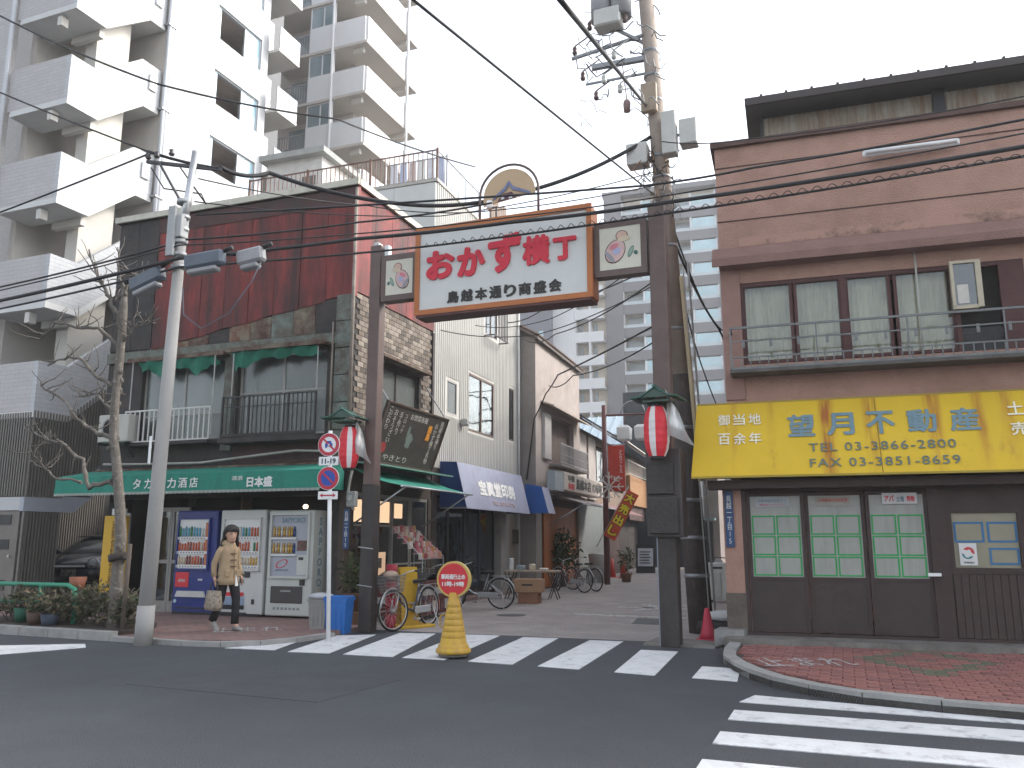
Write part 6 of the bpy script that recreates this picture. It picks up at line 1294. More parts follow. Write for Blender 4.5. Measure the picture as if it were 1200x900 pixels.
MB().box(-.45,.45,-.91,-.905,.3,.42).box(.1,.3,-.912,-.906,.44,.56).build('white_strip', _m['strip_pale'], ch)
dr = thing('snack_rack', 'wire rack heaped with pink and orange drink cartons on top of the covered chest', 'display rack', (-7.95,15.0,.80), 4)
MB().bar((-.3,-.5,0),(-.3,-.5,.92),.015).bar((-.3,.55,0),(-.3,.55,.92),.015).bar((.35,-.5,0),(.35,-.5,.35),.015).bar((.35,.55,0),(.35,.55,.35),.015).bar((-.3,-.5,.9),(.35,-.5,.33),.015).bar((-.3,.55,.9),(.35,.55,.33),.015).build('rack_frame', STEEL, dr)
PK = [M('carton%d'%i, c, .6, .1, 6, 0) for i,c in enumerate([(.50,.22,.22),(.52,.46,.42),(.50,.25,.09),(.36,.09,.11),(.46,.36,.29)])]
cm_ = [MB().cbox(-.03,.03,-.036,.036,0,.125,.006).mesh('carton', p) for p in PK]; rr = random.Random(9)
for r in range(6):
    MB().box(.30-.115*r-.05,.30-.115*r+.05,-.5,.55,.30+.10*r-.012,.30+.10*r).build('shelf', STEEL, dr)
    for i in range(13):
        if rr.random() < .1: continue
        inst(cm_[rr.choice([0,0,1,1,2,3,4])], 'carton', dr, (.30-.115*r+rr.uniform(-.015,.015),-.46+i*.08,.30+.10*r), (0,rr.uniform(-.25,.25),rr.uniform(-.4,.4)), (1,1,rr.uniform(.75,1.25)))
# ================= BICYCLES =================
def bicycle(label, loc, rz, frame, rim, basket=True, lean=3, steer=0):
    t = thing('bicycle', label, 'bicycle', loc, rz); t.rotation_euler = (radians(lean),0,radians(rz))
    R = .33; wb = 1.08
    for k,x in enumerate((-wb/2, wb/2)):
        w = bpy.data.objects.new('wheel', None); C.objects.link(w); w.parent = t; w.location = (x,0,R)
        if k: w.rotation_euler = (0,0,radians(steer))
        P = lambda r,n=28: [(r*cos(2*pi*i/n),0,r*sin(2*pi*i/n)) for i in range(n)]
        MB().tube(P(R-.018),.019,7,True).build('tyre', RUBBER, w); MB().tube(P(R-.042),.010,5,True).build('rim', rim, w)
        s = MB(); 
        for i in range(20): a = 2*pi*i/20; s.bar((.02*cos(a+1.2),.025*(-1)**i,.02*sin(a+1.2)),((R-.045)*cos(a),0,(R-.045)*sin(a)),.0035)
        s.cyl((0,-.045,0),(0,.045,0),.022,n=8).build('spokes', STEEL, w)
        m = MB(); m.tube([((R+.022)*cos(a),0,R+(R+.022)*sin(a)) for a in [radians(15+(k*-5)+150*i/10) for i in range(11)]],.016,5); o = m.build('mudguard', M('mudguard_silver', (.42,.43,.44), .35, .05, 4, 0, metal=.4), t); o.location = (x,0,0)
    f = MB(); bb = (-.10,0,.28); st = (-.24,0,.66); hd_ = (.36,0,.72); hl = (.40,0,.60)
    f.tube([hl,(.30,0,.45),(.12,0,.33),bb],.019,8).tube([bb,st],.016,8).tube([bb,(-wb/2,.05,R)],.010,6).tube([bb,(-wb/2,-.05,R)],.010,6).tube([(-.22,.0,.60),(-wb/2,.05,R)],.009,6).tube([(-.22,0,.60),(-wb/2,-.05,R)],.009,6).tube([hd_,hl],.022,8)
    f.build('frame', frame, t)
    MB().tube([(.34,0,.80),hl,(.44,.05,.56),(wb/2,.05,R)],.012,6).tube([hl,(.44,-.05,.56),(wb/2,-.05,R)],.012,6).build('fork', STEEL, t)
    MB().tube([(.18,.26,.93),(.27,.25,.95),(.36,.16,.92),(.35,0,.86),(.36,-.16,.92),(.27,-.25,.95),(.18,-.26,.93)],.011,6).cyl((.35,0,.86),(.345,0,.74),.012,n=6).build('handlebar', STEEL, t)
    for s_ in (-1,1): MB().cyl((.15,.262*s_,.925),(.25,.256*s_,.945),.016,n=8).build('grip', RUBBER, t)
    m = MB(); m.smooth = True; m.loft([[(x,w*cos(a),z+.03*sin(a)) for a in [2*pi*i/10 for i in range(10)]] for x,w,z in ((-.40,.02,.775),(-.38,.09,.78),(-.30,.095,.775),(-.20,.05,.77),(-.10,.022,.765),(-.08,.01,.76))]).build('saddle', RUBBER, t); MB().cyl((-.24,0,.62),(-.275,0,.77),.012,n=6).build('seat_post', STEEL, t)
    MB().cyl((-.10,-.05,.28),(-.10,.05,.28),.03,n=10).bar((-.10,.06,.28),(0,.06,.16),.018).bar((-.10,-.06,.28),(-.20,-.06,.40),.018).cbox(-.05,.05,.06,.15,.14,.17,.005).cbox(-.25,-.15,-.15,-.06,.39,.42,.005).build('crank', STEEL, t); MB().cbox(-.50,-.02,.055,.075,.24,.36,.01).build('chain_guard', M('guard_silver', (.36,.37,.38), .4), t)
    rk = MB()
    for y_ in (-.06,-.02,.02,.06): rk.bar((-.78,y_,.70),(-.34,y_,.70),.010)
    rk.bar((-.76,-.07,.70),(-.76,.07,.70),.012).bar((-.36,-.07,.70),(-.36,.07,.70),.012).bar((-.7,.07,.70),(-.54,.07,.34),.009).bar((-.7,-.07,.70),(-.54,-.07,.34),.009).build('rear_rack', STEEL, t)
    MB().tube([(-.60,.04,.33),(-.66,.12,.02),(-.60,.14,.01)],.009,5).build('kickstand', STEEL, t)
    if basket:
        b = MB()
        for j in range(6):
            u = j/5; z = .62+.26*u; s2 = .13+.05*u; s1 = .14+.04*u; xc = .55+.03*u
            b.tube([(xc-s1,-s2,z),(xc+s1,-s2,z),(xc+s1,s2,z),(xc-s1,s2,z)],.006 if j < 5 else .010,4,True)
        for i in range(36):
            k_ = i//9; q = (i%9)/9*2-1
            for_ = {0:(q,-1),1:(1,q),2:(-q,1),3:(-1,-q)}[k_]; b.bar((.55+.14*for_[0],.13*for_[1],.62),(.58+.18*for_[0],.18*for_[1],.88),.0045)
        for i in range(5): b.bar((.42,-.12+.06*i,.62),(.69,-.12+.06*i,.62),.005)
        b.build('basket', M('basket_wire', (.20,.19,.18), .5, .1, 5), t)
    return t
BBLU = M('bike_blue_black', (.03,.05,.09), .3, .1, 4); BSIL = M('bike_silver', (.40,.42,.45), .3, .1, 4, metal=.5); BMAR = M('bike_maroon', (.12,.03,.045), .35); BBLK = M('bike_black', (.025,.025,.028), .35)
RIMP = M('rim_silver', (.50,.48,.47), .3, .05, 4, 0, metal=.5)
b1 = bicycle('dark city bicycle with a wire basket parked beside the left gate post', (-6.85,12.82,0), -95, BBLU, RIMP, True, 4, -14)
m = MB(); m.smooth = True; m.add(*_sph((.58,0,.90),.12,.13,.07,9,6)).build('bag_in_basket', M('bag_tan', (.35,.26,.20), .8, .2, 6), b1, 'tan bag in the basket')
bicycle('silver city bicycle standing in front of the seal shop', (-7.48,17.0,0), 178, BSIL, RIMP, False, -4, -20)
bicycle('black city bicycle half hidden behind the cone and the silver one', (-7.95,16.1,0), -100, BBLK, RIMP, True, 3, 25)
bicycle('maroon city bicycle parked by the folding table in the alley', (-7.35,23.2,0), -28+180, BMAR, RIMP, False, 4, -25)
bicycle('black bicycle with a shiny rear mudguard behind the maroon one', (-7.15,23.9,0), -35+180, BBLK, RIMP, False, -3, 15)
# boxes and table in the alley
bx = thing('cardboard_box', 'large brown cardboard box on top of a smaller one beside the folding table', 'cardboard box', (-6.95,18.75,.26), 8)
CBM = M('cardboard', (.36,.22,.13), .85, .08, 3); MB().cbox(-.33,.33,-.2,.2,0,.30,.005).build('carton', CBM, bx); text('DANGER',-.14,.14,.16,.20,BK,bx,-.201,.01) if False else MB().box(-.14,.12,-.204,-.201,.15,.19).build('printed_mark', BK, bx); MB().box(-.33,.33,-.02,.02,.30,.303).build('tape', M('tape', (.30,.18,.10), .4), bx)
bx = thing('cardboard_box', 'smaller reddish cardboard box underneath the large one', 'cardboard box', (-6.95,18.78,0), 4)
MB().cbox(-.24,.24,-.17,.17,0,.26,.005).build('carton', M('cardboard_red', (.30,.15,.09), .85, .1, 3), bx)
tb = thing('folding_table', 'low wooden folding table with pale goods beside the cardboard boxes', 'table', (-7.35,20.2,0), 10)
MB().cbox(-.75,.65,-.25,.25,.66,.70,.005).build('top', M('table_top', (.36,.28,.22), .7, .1, 4), tb)
for x in (-.6,.5):
    for s_ in (-1,1): MB().bar((x-.12*s_,-.2,0),(x+.12*s_,-.2,.66),.025).bar((x-.12*s_,.2,0),(x+.12*s_,.2,.66),.025).build('leg', BLACKM, tb)
for i,(x,w,h_,c) in enumerate([(-.6,.07,.30,(.55,.57,.58)),(-.35,.2,.12,(.25,.30,.33)),(-.05,.12,.16,(.55,.48,.36)),(.25,.2,.06,(.6,.55,.5))]):
    t = MB().cbox(-w/2,w/2,-.1,.1,0,h_,.02).build('goods_packet', M('goods%d'%i, c, .7, .1, 5), None, loc=(-7.35+x*.98,20.2+x*.17,.702)); tag(t, ['upright white bottle shaped packet at the left end of the folding table','flat bluish tray on the folding table','cream round topped parcel in the middle of the folding table','low pale tray at the right end of the folding table'][i], 'goods')
mbx = thing('potted_plants', 'bushy dark green potted shrub by the pale wall in the alley', 'potted plant', (-8.45,25.7,0), 0)
MB().lathe([(0,0),(.2,0),(.26,.4),(.22,.4),(0,.36)],(0,0,0),12).build('pot', M('pot_dark', (.06,.05,.045), .8), mbx); leaves(900,(.6,.75,.7),(0,0,1.1),.17,LV[:2],random.Random(8)).build('foliage', LV[:2], mbx)
for i,(x,y,lab) in enumerate([(-8.6,25.3,'yellowish green potted plant in front of the orange wooden shutters'),(-7.2,29.2,'slim potted plant beside the banner pole')]):
    t = thing('potted_plant', lab, 'potted plant', (x,y,0), 0); MB().lathe([(0,0),(.15,0),(.2,.3),(.17,.3),(0,.27)],(0,0,0),12).build('pot', _m['pot_brown'], t); leaves(240,(.35,.3,.45),(0,0,.7),.14,[LV[1],LV[2]],random.Random(20+i)).build('foliage', [LV[1],LV[2]], t)
cy = thing('conifer', 'dark narrow conifer standing beside the dark building at the end of the alley', 'tree', (-7.35,43.5,0), 0)
MB().cyl((0,0,0),(0,0,1.2),.08,n=8).build('trunk', M('trunk_b', (.08,.06,.05), .9), cy); leaves(900,(.65,.6,1.5),(0,0,2.1),.2,[LV[0]],random.Random(33),up=1).build('crown', [LV[0]], cy)
# banner pole with lamps, banner, snowflake
bp_ = thing('lamp_post', 'thin maroon street lamp post with a side arm and two hanging white square lamps', 'street lamp', (-7.40,27.4,0), 0)
MPL = M('maroon_pole', (.13,.05,.05), .5, .1, 4)
MB().cyl((0,0,0),(0,0,6.0),.10,.08,n=10).cyl((-.02,0,5.65),(1.85,0,5.62),.035,n=8).build('pole', MPL, bp_)
for x in (.70,1.30): MB().cyl((x,0,5.62),(x,0,5.25),.018,n=6).build('hanger', MPL, bp_); MB().loft([[(x-w,-w,z),(x+w,-w,z),(x+w,w,z),(x-w,w,z)] for w,z in ((.15,4.74),(.20,4.80),(.22,5.18),(.12,5.27))]).build('white_lamp', M('lamp_white', (.68,.69,.68), .4), bp_)
MB().tube([(1.0+.42*cos(t),0,5.68+.42*sin(t)) for t in [pi*k/12 for k in range(13)]],.018,5).build('hoop', STEEL, bp_)
bn = thing('banner', 'red hanging shop banner with small white letters on the maroon lamp post', 'banner', (-7.30,27.35,3.05), 0)
MB().cyl((0,0,1.58),(.62,0,1.58),.02,n=6).build('rod', STEEL, bn); MB().box(.03,.60,-.01,.01,0,1.55).build('cloth', M('banner_red', (.50,.05,.03), .7, .06, 2), bn); text('とりこえ',.42,.52,.62,1.4,LET,bn,-.0105,.01,vertical=True); text('Torikoe',.1,.5,.40,.50,LET,bn,-.0105,.01)
sf = thing('snowflake_ornament', 'white starburst ornament fixed on the maroon lamp post below the red banner', 'ornament', (-7.22,27.2,3.2), 0)
s_ = MB()
for k in range(8): a = k*pi/4; s_.bar((0,0,0),(.50*cos(a),0,.50*sin(a)),.04).bar((.28*cos(a),0,.28*sin(a)),(.40*cos(a+.3),0,.40*sin(a+.3)),.03).bar((.28*cos(a),0,.28*sin(a)),(.40*cos(a-.3),0,.40*sin(a-.3)),.03)
s_.build('rays', M('ornament_white', (.62,.60,.55), .5), sf)
nb = thing('nobori_flag', 'tilted red flag with yellow and black sale lettering leaning out over the alley', 'flag', (-6.78,27.0,2.25), 0); nb.rotation_euler = (0, radians(30), 0)
MB().box(-.21,.21,-.008,.008,-.85,.85).build('cloth', M('flag_red', (.55,.07,.03), .7), nb); MB().cyl((-.23,0,-1.3),(-.23,0,.95),.015,n=6).build('rod', STEEL, nb)
FY = M('flag_yellow', (.75,.60,.02), .6); FK = M('flag_black', (.05,.02,.02), .7)
for i,chh in enumerate('大売出し'): text(chh,-.185,.185,.44-.40*i,.80-.40*i,FK,nb,-.008,.10); text(chh,-.165,.165,.46-.40*i,.78-.40*i,FY,nb,-.0125,.04)
for x,y,h_,lab in [(-8.6,32.6,.72,'faded red traffic cone left of the other one far down the alley'),(-8.05,32.2,.85,'taller red traffic cone far down the alley beside the lamp post')]:
    t = thing('traffic_cone', lab, 'traffic cone', (x,y,0), 0, 'red traffic cones'); MB().cbox(-.18,.18,-.18,.18,0,.03,.005).lathe([(.0,.03),(.15,.03),(.04,h_),(0,h_)],(0,0,0),14).build('cone', RDM if False else M('cone_red', (.52,.05,.035), .5), t)
t = thing('traffic_cone', 'red traffic cone standing behind the right gate post by the yellow signed building', 'traffic cone', (-1.98,12.95,0), 0, 'red traffic cones'); MB().cbox(-.16,.16,-.16,.16,0,.03,.005).lathe([(.0,.03),(.13,.03),(.10,.12),(.035,.46),(0,.47)],(0,0,0),16).build('cone', M('cone_magenta', (.42,.03,.06), .5, .06, 4), t)
wb_ = thing('white_bucket', 'pale grey sack-like bin beside the alley cones', 'bin', (-8.0,28.4,0), 0); MB().lathe([(0,0),(.26,0),(.3,.6),(.34,.95),(.2,1.0),(0,1.0)],(0,0,0),10).build('sack', M('sack_pale', (.40,.39,.37), .8, .1, 4, .2), wb_)
ab = thing('sandwich_board', 'small black framed sandwich board with a white menu sheet at the end of the alley', 'sandwich board', (-8.3,37.2,0), 4)
MB().slab([(-.42,0,0),(.42,0,0),(.42,.2,1.25),(-.42,.2,1.25)], (0,1,0), .04).build('board', BLACKM, ab); MB().slab([(-.34,-.008+.05,.3),(.34,.042,.3),(.34,.165,1.08),(-.34,.165,1.08)], (0,-1,0), .006).build('menu_sheet', M('menu_white', (.60,.63,.68), .6), ab)
for i in range(5): MB().slab([(-.26,.075+i*.018-.03,.42+.12*i),(.22-.05*(i%2),.075+i*.018-.03,.42+.12*i),(.22-.05*(i%2),.08+i*.018-.03,.46+.12*i),(-.26,.08+i*.018-.03,.46+.12*i)], (0,-1,0), .004).build('menu_line', BK, ab)
# air conditioner, scooter and bundle on the right
ac = thing('outdoor_unit', 'white floor standing outdoor air conditioning unit on the right side of the alley', 'air conditioner', (-2.85,20.6,0), 3)
MB().cbox(-.26,.5,0,.32,.06,.92,.015).build('casing', M('ac_white', (.48,.48,.46), .5, .06, 3), ac); MB().cbox(-.12,.06,-.03,-.001,.12,.70,.01).build('service_cover', M('ac_cover', (.40,.40,.39), .5), ac); MB().box(-.15,.1,-.01,-.001,.78,.83).build('badge', BLACKM, ac); MB().box(-.25,-.15,0,.3,0,.06).box(.35,.45,0,.3,0,.06).build('foot', BLACKM, ac)
def scooter(label, loc, rz, col):
    t = thing('scooter', label, 'scooter', loc, rz)
    for x in (-.6,.6): w = bpy.data.objects.new('wheel', None); C.objects.link(w); w.parent = t; w.location = (x,0,.22); MB().tube([(.17*cos(2*pi*i/18),0,.17*sin(2*pi*i/18)) for i in range(18)],.05,8,True).build('tyre', RUBBER, w); MB().cyl((0,-.04,0),(0,.04,0),.13,n=12).build('rim', GREYM, w)
    m = MB(); m.smooth = True; m.loft([[(x,w_*cos(a),z+h_*sin(a)) for a in [2*pi*i/10 for i in range(10)]] for x,w_,z,h_ in ((-.85,.05,.62,.05),(-.7,.14,.60,.14),(-.4,.16,.55,.2),(-.15,.15,.42,.14),(.1,.14,.28,.06),(.35,.16,.30,.08))]).build('rear_body', col, t)
    m = MB(); m.smooth = True; m.loft([[(x+.1*sin(a)*0,w_*cos(a),z+.0) if 0 else (x-.05*sin(a),w_*cos(a),z) for a in [2*pi*i/10 for i in range(10)]] for x,w_,z in ((.42,.18,.28),(.42,.2,.5),(.38,.17,.75),(.34,.10,.92),(.32,.04,.96))]).build('front_shield', col, t)
    MB().ell((.6,0,.40),.20,.09,.10,10,6).build('front_mudguard', col, t); MB().cbox(-.75,-.12,-.13,.13,.70,.80,.03).build('seat', RUBBER, t); MB().tube([(.28,.30,.98),(.33,.1,.98),(.33,-.1,.98),(.28,-.30,.98)],.015,6).tube([(.3,.22,.98),(.28,.28,1.15)],.006,5).build('handlebar', BLACKM, t); MB().cyl((.36,0,.9),(.6,0,.22),.03,n=8).build('fork', GREYM, t); MB().ell((.42,0,.88),.05,.08,.06,8,6).build('headlight', M('headlight', (.6,.62,.65), .15), t); MB().ell((.28,.30,1.18),.02,.06,.04,8,6).build('mirror', BLACKM, t)
    return t
scooter('silver scooter parked beyond the white outdoor unit in the alley', (-3.35,23.2,0), 70, M('scooter_silver', (.40,.41,.42), .35, .05, 3))
scooter('white and black scooter mostly hidden behind the utility pole and the red cone', (-1.95,14.2,-.02), 15, M('scooter_white', (.50,.51,.50), .35, .05, 3)) if False else None
bu = thing('rubbish_bag', 'black rubbish bag with a white wrapper lying behind the red cone by the pole foot', 'bag', (-2.0,13.6,0), 0)
m = MB(); m.smooth = True; m.add(*_sph((.15,0,.14),.42,.25,.16,12,8)).build('black_bag', M('bag_black', (.015,.015,.017), .35, .1, 9, .5), bu)
m = MB(); m.smooth = True; m.add(*_sph((.18,-.03,.30),.30,.2,.09,12,8)).build('white_wrapper', M('wrap_white', (.55,.56,.57), .5, .1, 9, .5), bu)
# ================= WALL AIR CONDITIONER BY THE TREE =================
wa = thing('outdoor_unit', 'cream outdoor air conditioning unit hanging behind the bare tree on the red building', 'air conditioner', (-14.02,12.95,3.42), 2)
MB().cbox(-.12,.66,-.3,.0,0,.56,.015).build('casing', M('ac_cream', (.42,.41,.37), .6, .08, 3), wa); MB().ring((.2,.28),.19,.22,-.31,-.301,20).build('fan_guard', GREYM, wa); MB().cyl((.2,-.305,.28),(.2,-.301,.28),.18,n=16).build('fan_opening', DARK, wa); MB().bar((-.1,-.3,-.03),(-.1,.1,-.03),.04).bar((.6,-.3,-.03),(.6,.1,-.03),.04).bar((.6,-.3,-.03),(.6,0,-.3),.03).build('bracket', BLACKM, wa)
# ================= YELLOW VERTICAL SIGN =================
yv = thing('vertical_sign', 'tall narrow yellow sign with dark vertical lettering behind the bare tree', 'sign', (-13.42,12.62,.45), 3)
MB().cbox(-.27,.25,0,.12,0,1.48,.01).build('box', M('amber_sign', (.52,.31,.02), .5, .06, 3), yv); MB().cbox(-.1,.2,.0,.1,1.49,1.62,.01).build('cap_lamp', IV, yv); MB().bar((0,.06,-.45),(0,.06,0),.05).build('stand', BLACKM, yv)
text('酒類食料品各種',-.06,.06,.15,1.38,M('ochre_lettering', (.16,.09,.02), .6),yv,-.001,.01,vertical=True)
# ================= CAR =================
def make_car():
    t = thing('parked_car', 'small black hatchback parked nose out in the carport beside the louvred tower base', 'car', (-19.25,16.7,0.15), 24)
    CBK = M('car_black', (.016,.022,.04), .15, .05, 2, 0, spec=.7); w = .82; n = 14
    def ring(y, hw, zb, zt, tw, k=2.6):
        out = []
        for i in range(n):
            a = 2*pi*i/n; c_, s_ = cos(a), sin(a); x = hw*abs(c_)**(2/k)*(1 if c_ > 0 else -1); zc = (zb+zt)/2; hz = (zt-zb)/2; z = zc+hz*abs(s_)**(2/k)*(1 if s_ > 0 else -1)
            if s_ > 0: x *= 1-(1-tw)*abs(s_)
            out.append((x,y,z))
        return out
    m = MB(); m.smooth = True
    m.loft([ring(0,.55,.30,.55,.9),ring(.04,.70,.22,.66,.9),ring(.18,.80,.18,.80,.86),ring(.5,.83,.16,.92,.86),ring(.95,.84,.16,.97,.88),ring(2.2,.84,.16,.95,.9),ring(3.2,.83,.18,.94,.9),ring(3.6,.78,.25,.85,.9),ring(3.68,.6,.3,.7,.9)]).build('body', CBK, t)
    m = MB(); m.smooth = True
    m.loft([ring(.95,.72,.90,.96,.95),ring(1.35,.72,.88,1.25,.82),ring(1.65,.70,.88,1.38,.80),ring(2.6,.70,.88,1.40,.80),ring(3.2,.70,.88,1.30,.80),ring(3.55,.68,.86,.95,.85)]).build('cabin_glass', M('car_glass', (.03,.035,.04), .08, 0, 1, 0, spec=.9), t)
    m = MB(); m.smooth = True; m.loft([ring(1.55,.58,1.37,1.41,.9),ring(2.0,.62,1.38,1.435,.9),ring(3.0,.6,1.36,1.40,.9),ring(3.3,.55,1.28,1.31,.9)]).build('roof', CBK, t)
    for s_ in (-1,1):
        h_ = MB(); h_.smooth = True; h_.add(*_sph((s_*.60,.14,.70),.145,.10,.115,14,8)).build('headlight', M('car_lamp', (.62,.70,.76), .25, .1, 8, 0, spec=.9), t)
        MB().ring((s_*.60,.70),.115,.14,.03,.06,18).build('headlight_rim', STEEL, t)
        MB().ell((s_*.93,1.25,.98),.10,.05,.07,8,6).build('wing_mirror', CBK, t)
        for y in (.62,3.0):
            wh = bpy.data.objects.new('wheel', None); C.objects.link(wh); wh.parent = t; wh.location = (s_*.78,y,.29)
            MB().cyl((-.09,0,0),(.09,0,0),.29,n=20).build('tyre', RUBBER, wh); MB().cyl((-.095*1,0,0),(.095,0,0),.18,n=14).build('rim', STEEL, wh)
    MB().cbox(-.20,.20,.0,.02,.36,.54,.004).build('number_plate', M('plate_white', (.55,.56,.54), .5), t); text('・・41',-.15,.15,.385,.48,M('plate_green', (.03,.10,.07), .6),t,-.002,.02)
    MB().cbox(-.42,.42,.01,.06,.575,.63,.01).build('grille', M('chrome', (.5,.5,.5), .15, metal=.9), t); MB().cbox(-.5,.5,-.01,.05,.24,.32,.01).build('lower_grille', BLACKM, t)
make_car()
# ================= GUARD RAIL, BARE TREE, PLANTERS =================
gr_ = thing('guard_rail', 'low two-bar green pipe guard rail along the left pavement', 'guard rail', (-14,10.35,0.07), 0)
GP = M('guard_green', (.025,.20,.12), .45, .1, 5)
MB().tube([(-14,0,.66),(2.1,0,.66),(2.25,0,.60),(2.28,0,.45),(2.28,0,0)],.038,10).build('top_bar', GP, gr_); MB().tube([(-14,0,.38),(1.5,0,.38)],.03,8).build('lower_bar', GP, gr_)
for x in (-2.6,-.6,1.5): MB().cyl((x,0,0),(x,0,.66),.035,n=8).build('post', GP, gr_)
BK2 = M('bark', (.13,.115,.10), .9, .3, 6, .2, col2=(.26,.25,.22), cov=.4, csc=6, sharp=.05)
tr = thing('street_tree', 'bare pollarded plane tree with knobbly twigs beside the concrete pole', 'tree', (-10.62,10.15,.1), 0)
tp = [(0,0,0),(-.02,0,.5),(-.05,.02,.9),(-.02,0,1.4),(-.10,0,1.9),(-.25,.02,2.5),(-.36,.0,3.0),(-.40,0,3.6),(-.40,.02,4.2),(-.38,.0,4.8),(-.40,0,5.2),(-.42,0,5.55)]
MB().tube(tp,[.115,.10,.09,.085,.08,.075,.07,.068,.065,.065,.07,.04],10).build('trunk', BK2, tr)
kn = MB(); rk_ = random.Random(12)
for i in range(34):
    z = rk_.uniform(.4,5.5); k_ = min(range(len(tp)), key=lambda q: abs(tp[q][2]-z)); p = Vector(tp[k_]); a = rk_.uniform(0,6.28); kn.add(*_sph((p.x+.06*cos(a),p.y+.06*sin(a),z),.04,.04,.05,7,5))
kn.build('bark_knobs', BK2, tr, kind='stuff')
def branch(pts, r, parent, rnd, twigs=8, L=.42):
    P = [Vector(p) for p in pts]; fine = []
    for i in range(len(P)-1):
        for k in range(4): q = P[i].lerp(P[i+1], k/4); fine.append(q+Vector((rnd.uniform(-.02,.02),rnd.uniform(-.02,.02),rnd.uniform(-.025,.025))))
    fine.append(P[-1]); n_ = len(fine); b = MB().tube(fine,[.66*r*(1-.72*i/n_)*(1+.25*((i*5)%3==0)) for i in range(n_)],7).build('limb', BK2, parent)
    for i in range(twigs):
        k = rnd.randrange(n_//4, n_); p = fine[k]; d = Vector((rnd.uniform(-1,1),rnd.uniform(-.6,.6),rnd.uniform(-.25,1))).normalized(); pts2 = [p]
        l = L*rnd.uniform(.35,1.2)
        for j in range(4): d = (d+Vector((rnd.uniform(-.5,.5),rnd.uniform(-.4,.4),rnd.uniform(-.2,.45)))).normalized(); pts2.append(pts2[-1]+d*l/4)
        MB().tube(pts2,[.014,.011,.009,.007,.005],4).build('twig', BK2, b)
rt_ = random.Random(4)
for pts,r in [([(-.38,0,4.9),(-.55,-.1,5.25),(-.8,-.1,5.6),(-1.05,-.1,5.95),(-1.2,-.1,6.3)],.06),([(-.4,0,4.5),(-.8,-.1,4.85),(-1.2,-.2,4.9),(-1.7,-.2,5.0),(-2.0,-.2,4.75)],.05),([(-.4,0,3.85),(-.75,-.1,4.0),(-1.1,-.1,4.35),(-1.5,-.1,4.4),(-1.9,-.1,4.3)],.055),
              ([(-.36,0,3.0),(-.75,0,3.1),(-1.1,-.1,3.35),(-1.5,-.1,3.7),(-2.0,-.1,3.95)],.06),([(-.4,0,3.4),(-.7,.1,3.6),(-.95,.1,3.8),(-1.3,.1,3.75)],.04),([(-.42,0,5.4),(-.3,0,5.7),(-.15,-.1,5.75),(.3,-.1,5.55)],.045),([(-.42,0,5.5),(-.6,0,5.9),(-.65,0,6.3)],.04),([(-.38,0,4.6),(.0,0,4.9),(.35,-.1,4.85)],.035),
              ([(-.32,0,2.3),(-.75,-.05,2.2),(-.95,-.05,2.65),(-1.4,-.1,2.95),(-1.9,-.1,3.1),(-2.3,-.1,3.25)],.06),([(-.9,-.05,2.3),(-1.3,-.2,2.35),(-1.7,-.2,2.6),(-2.0,-.2,2.9)],.035)]:
    branch(pts, r, tr, rt_, 13, .5)
MB().cyl((.02,-.02,1.05),(-.0,-.02,1.15),.17,n=10).build('hemp_wrap', M('wrap_dark', (.05,.04,.035), .9), tr); MB().cyl((.32,-.15,0),(.28,-.1,1.3),.035,n=8).bar((.3,-.12,1.1),(-.1,0,1.1),.04).build('support_stake', M('stake', (.10,.08,.065), .9), tr)
hd_ = thing('shrubs', 'low dusty evergreen shrubs filling the kerbside planting bed around the tree', 'shrub', (-11.6,10.3,.12), 0)
MIX = [LV[0],LV[3],LV[3],M('dry_leaf', (.16,.13,.08), .8, .2, 5, 0)]
for i,(x,y,rx,ry,rz_,n_) in enumerate([(-1.3,.15,.7,.35,.24,900),(-.3,.1,.7,.35,.27,1100),(.55,.0,.65,.32,.33,1100),(1.15,-.12,.45,.25,.26,700)]):
    leaves(n_,(rx,ry,rz_),(x,y,rz_+.02),.085,MIX,random.Random(50+i)).build('foliage', MIX, hd_)
st_ = MB(); r5 = random.Random(77)
for i in range(60):
    x = r5.uniform(-1.8,1.4); st_.tube([(x,r5.uniform(-.2,.3),0),(x+r5.uniform(-.1,.1),r5.uniform(-.2,.3),.3),(x+r5.uniform(-.2,.2),r5.uniform(-.3,.3),r5.uniform(.35,.62))],.006,4)
st_.build('stems', BK2, hd_, kind='stuff')
for x,y,c,lab,h_ in [(-12.75,10.25,(.015,.09,.055),'small green plastic plant pot at the left end of the planting bed',.26),(-12.2,10.05,(.06,.035,.025),'brown clay plant pot in front of the shrubs',.22),(-11.85,10.02,(.025,.035,.055),'dark blue plant pot in front of the shrubs',.2),(-12.0,10.62,(.25,.09,.05),'orange plant pot on the guard rail side of the shrubs',.75)]:
    t = thing('plant_pot', lab, 'plant pot', (x,y,.1), 0); MB().lathe([(0,h_-.22),(.10,h_-.22),(.14,h_),(.12,h_),(0,h_-.03)],(0,0,0),12).build('pot', M('pot_%d'%int(x*-100), c, .7, .1, 5), t)
    if h_ < .5: leaves(90,(.2,.18,.22),(0,0,h_+.18),.10,MIX,random.Random(int(-x*10))).build('foliage', MIX, t)
    else: MB().box(-.1,.1,-.1,.1,0,h_-.22).build('stand', BLACKM, t)
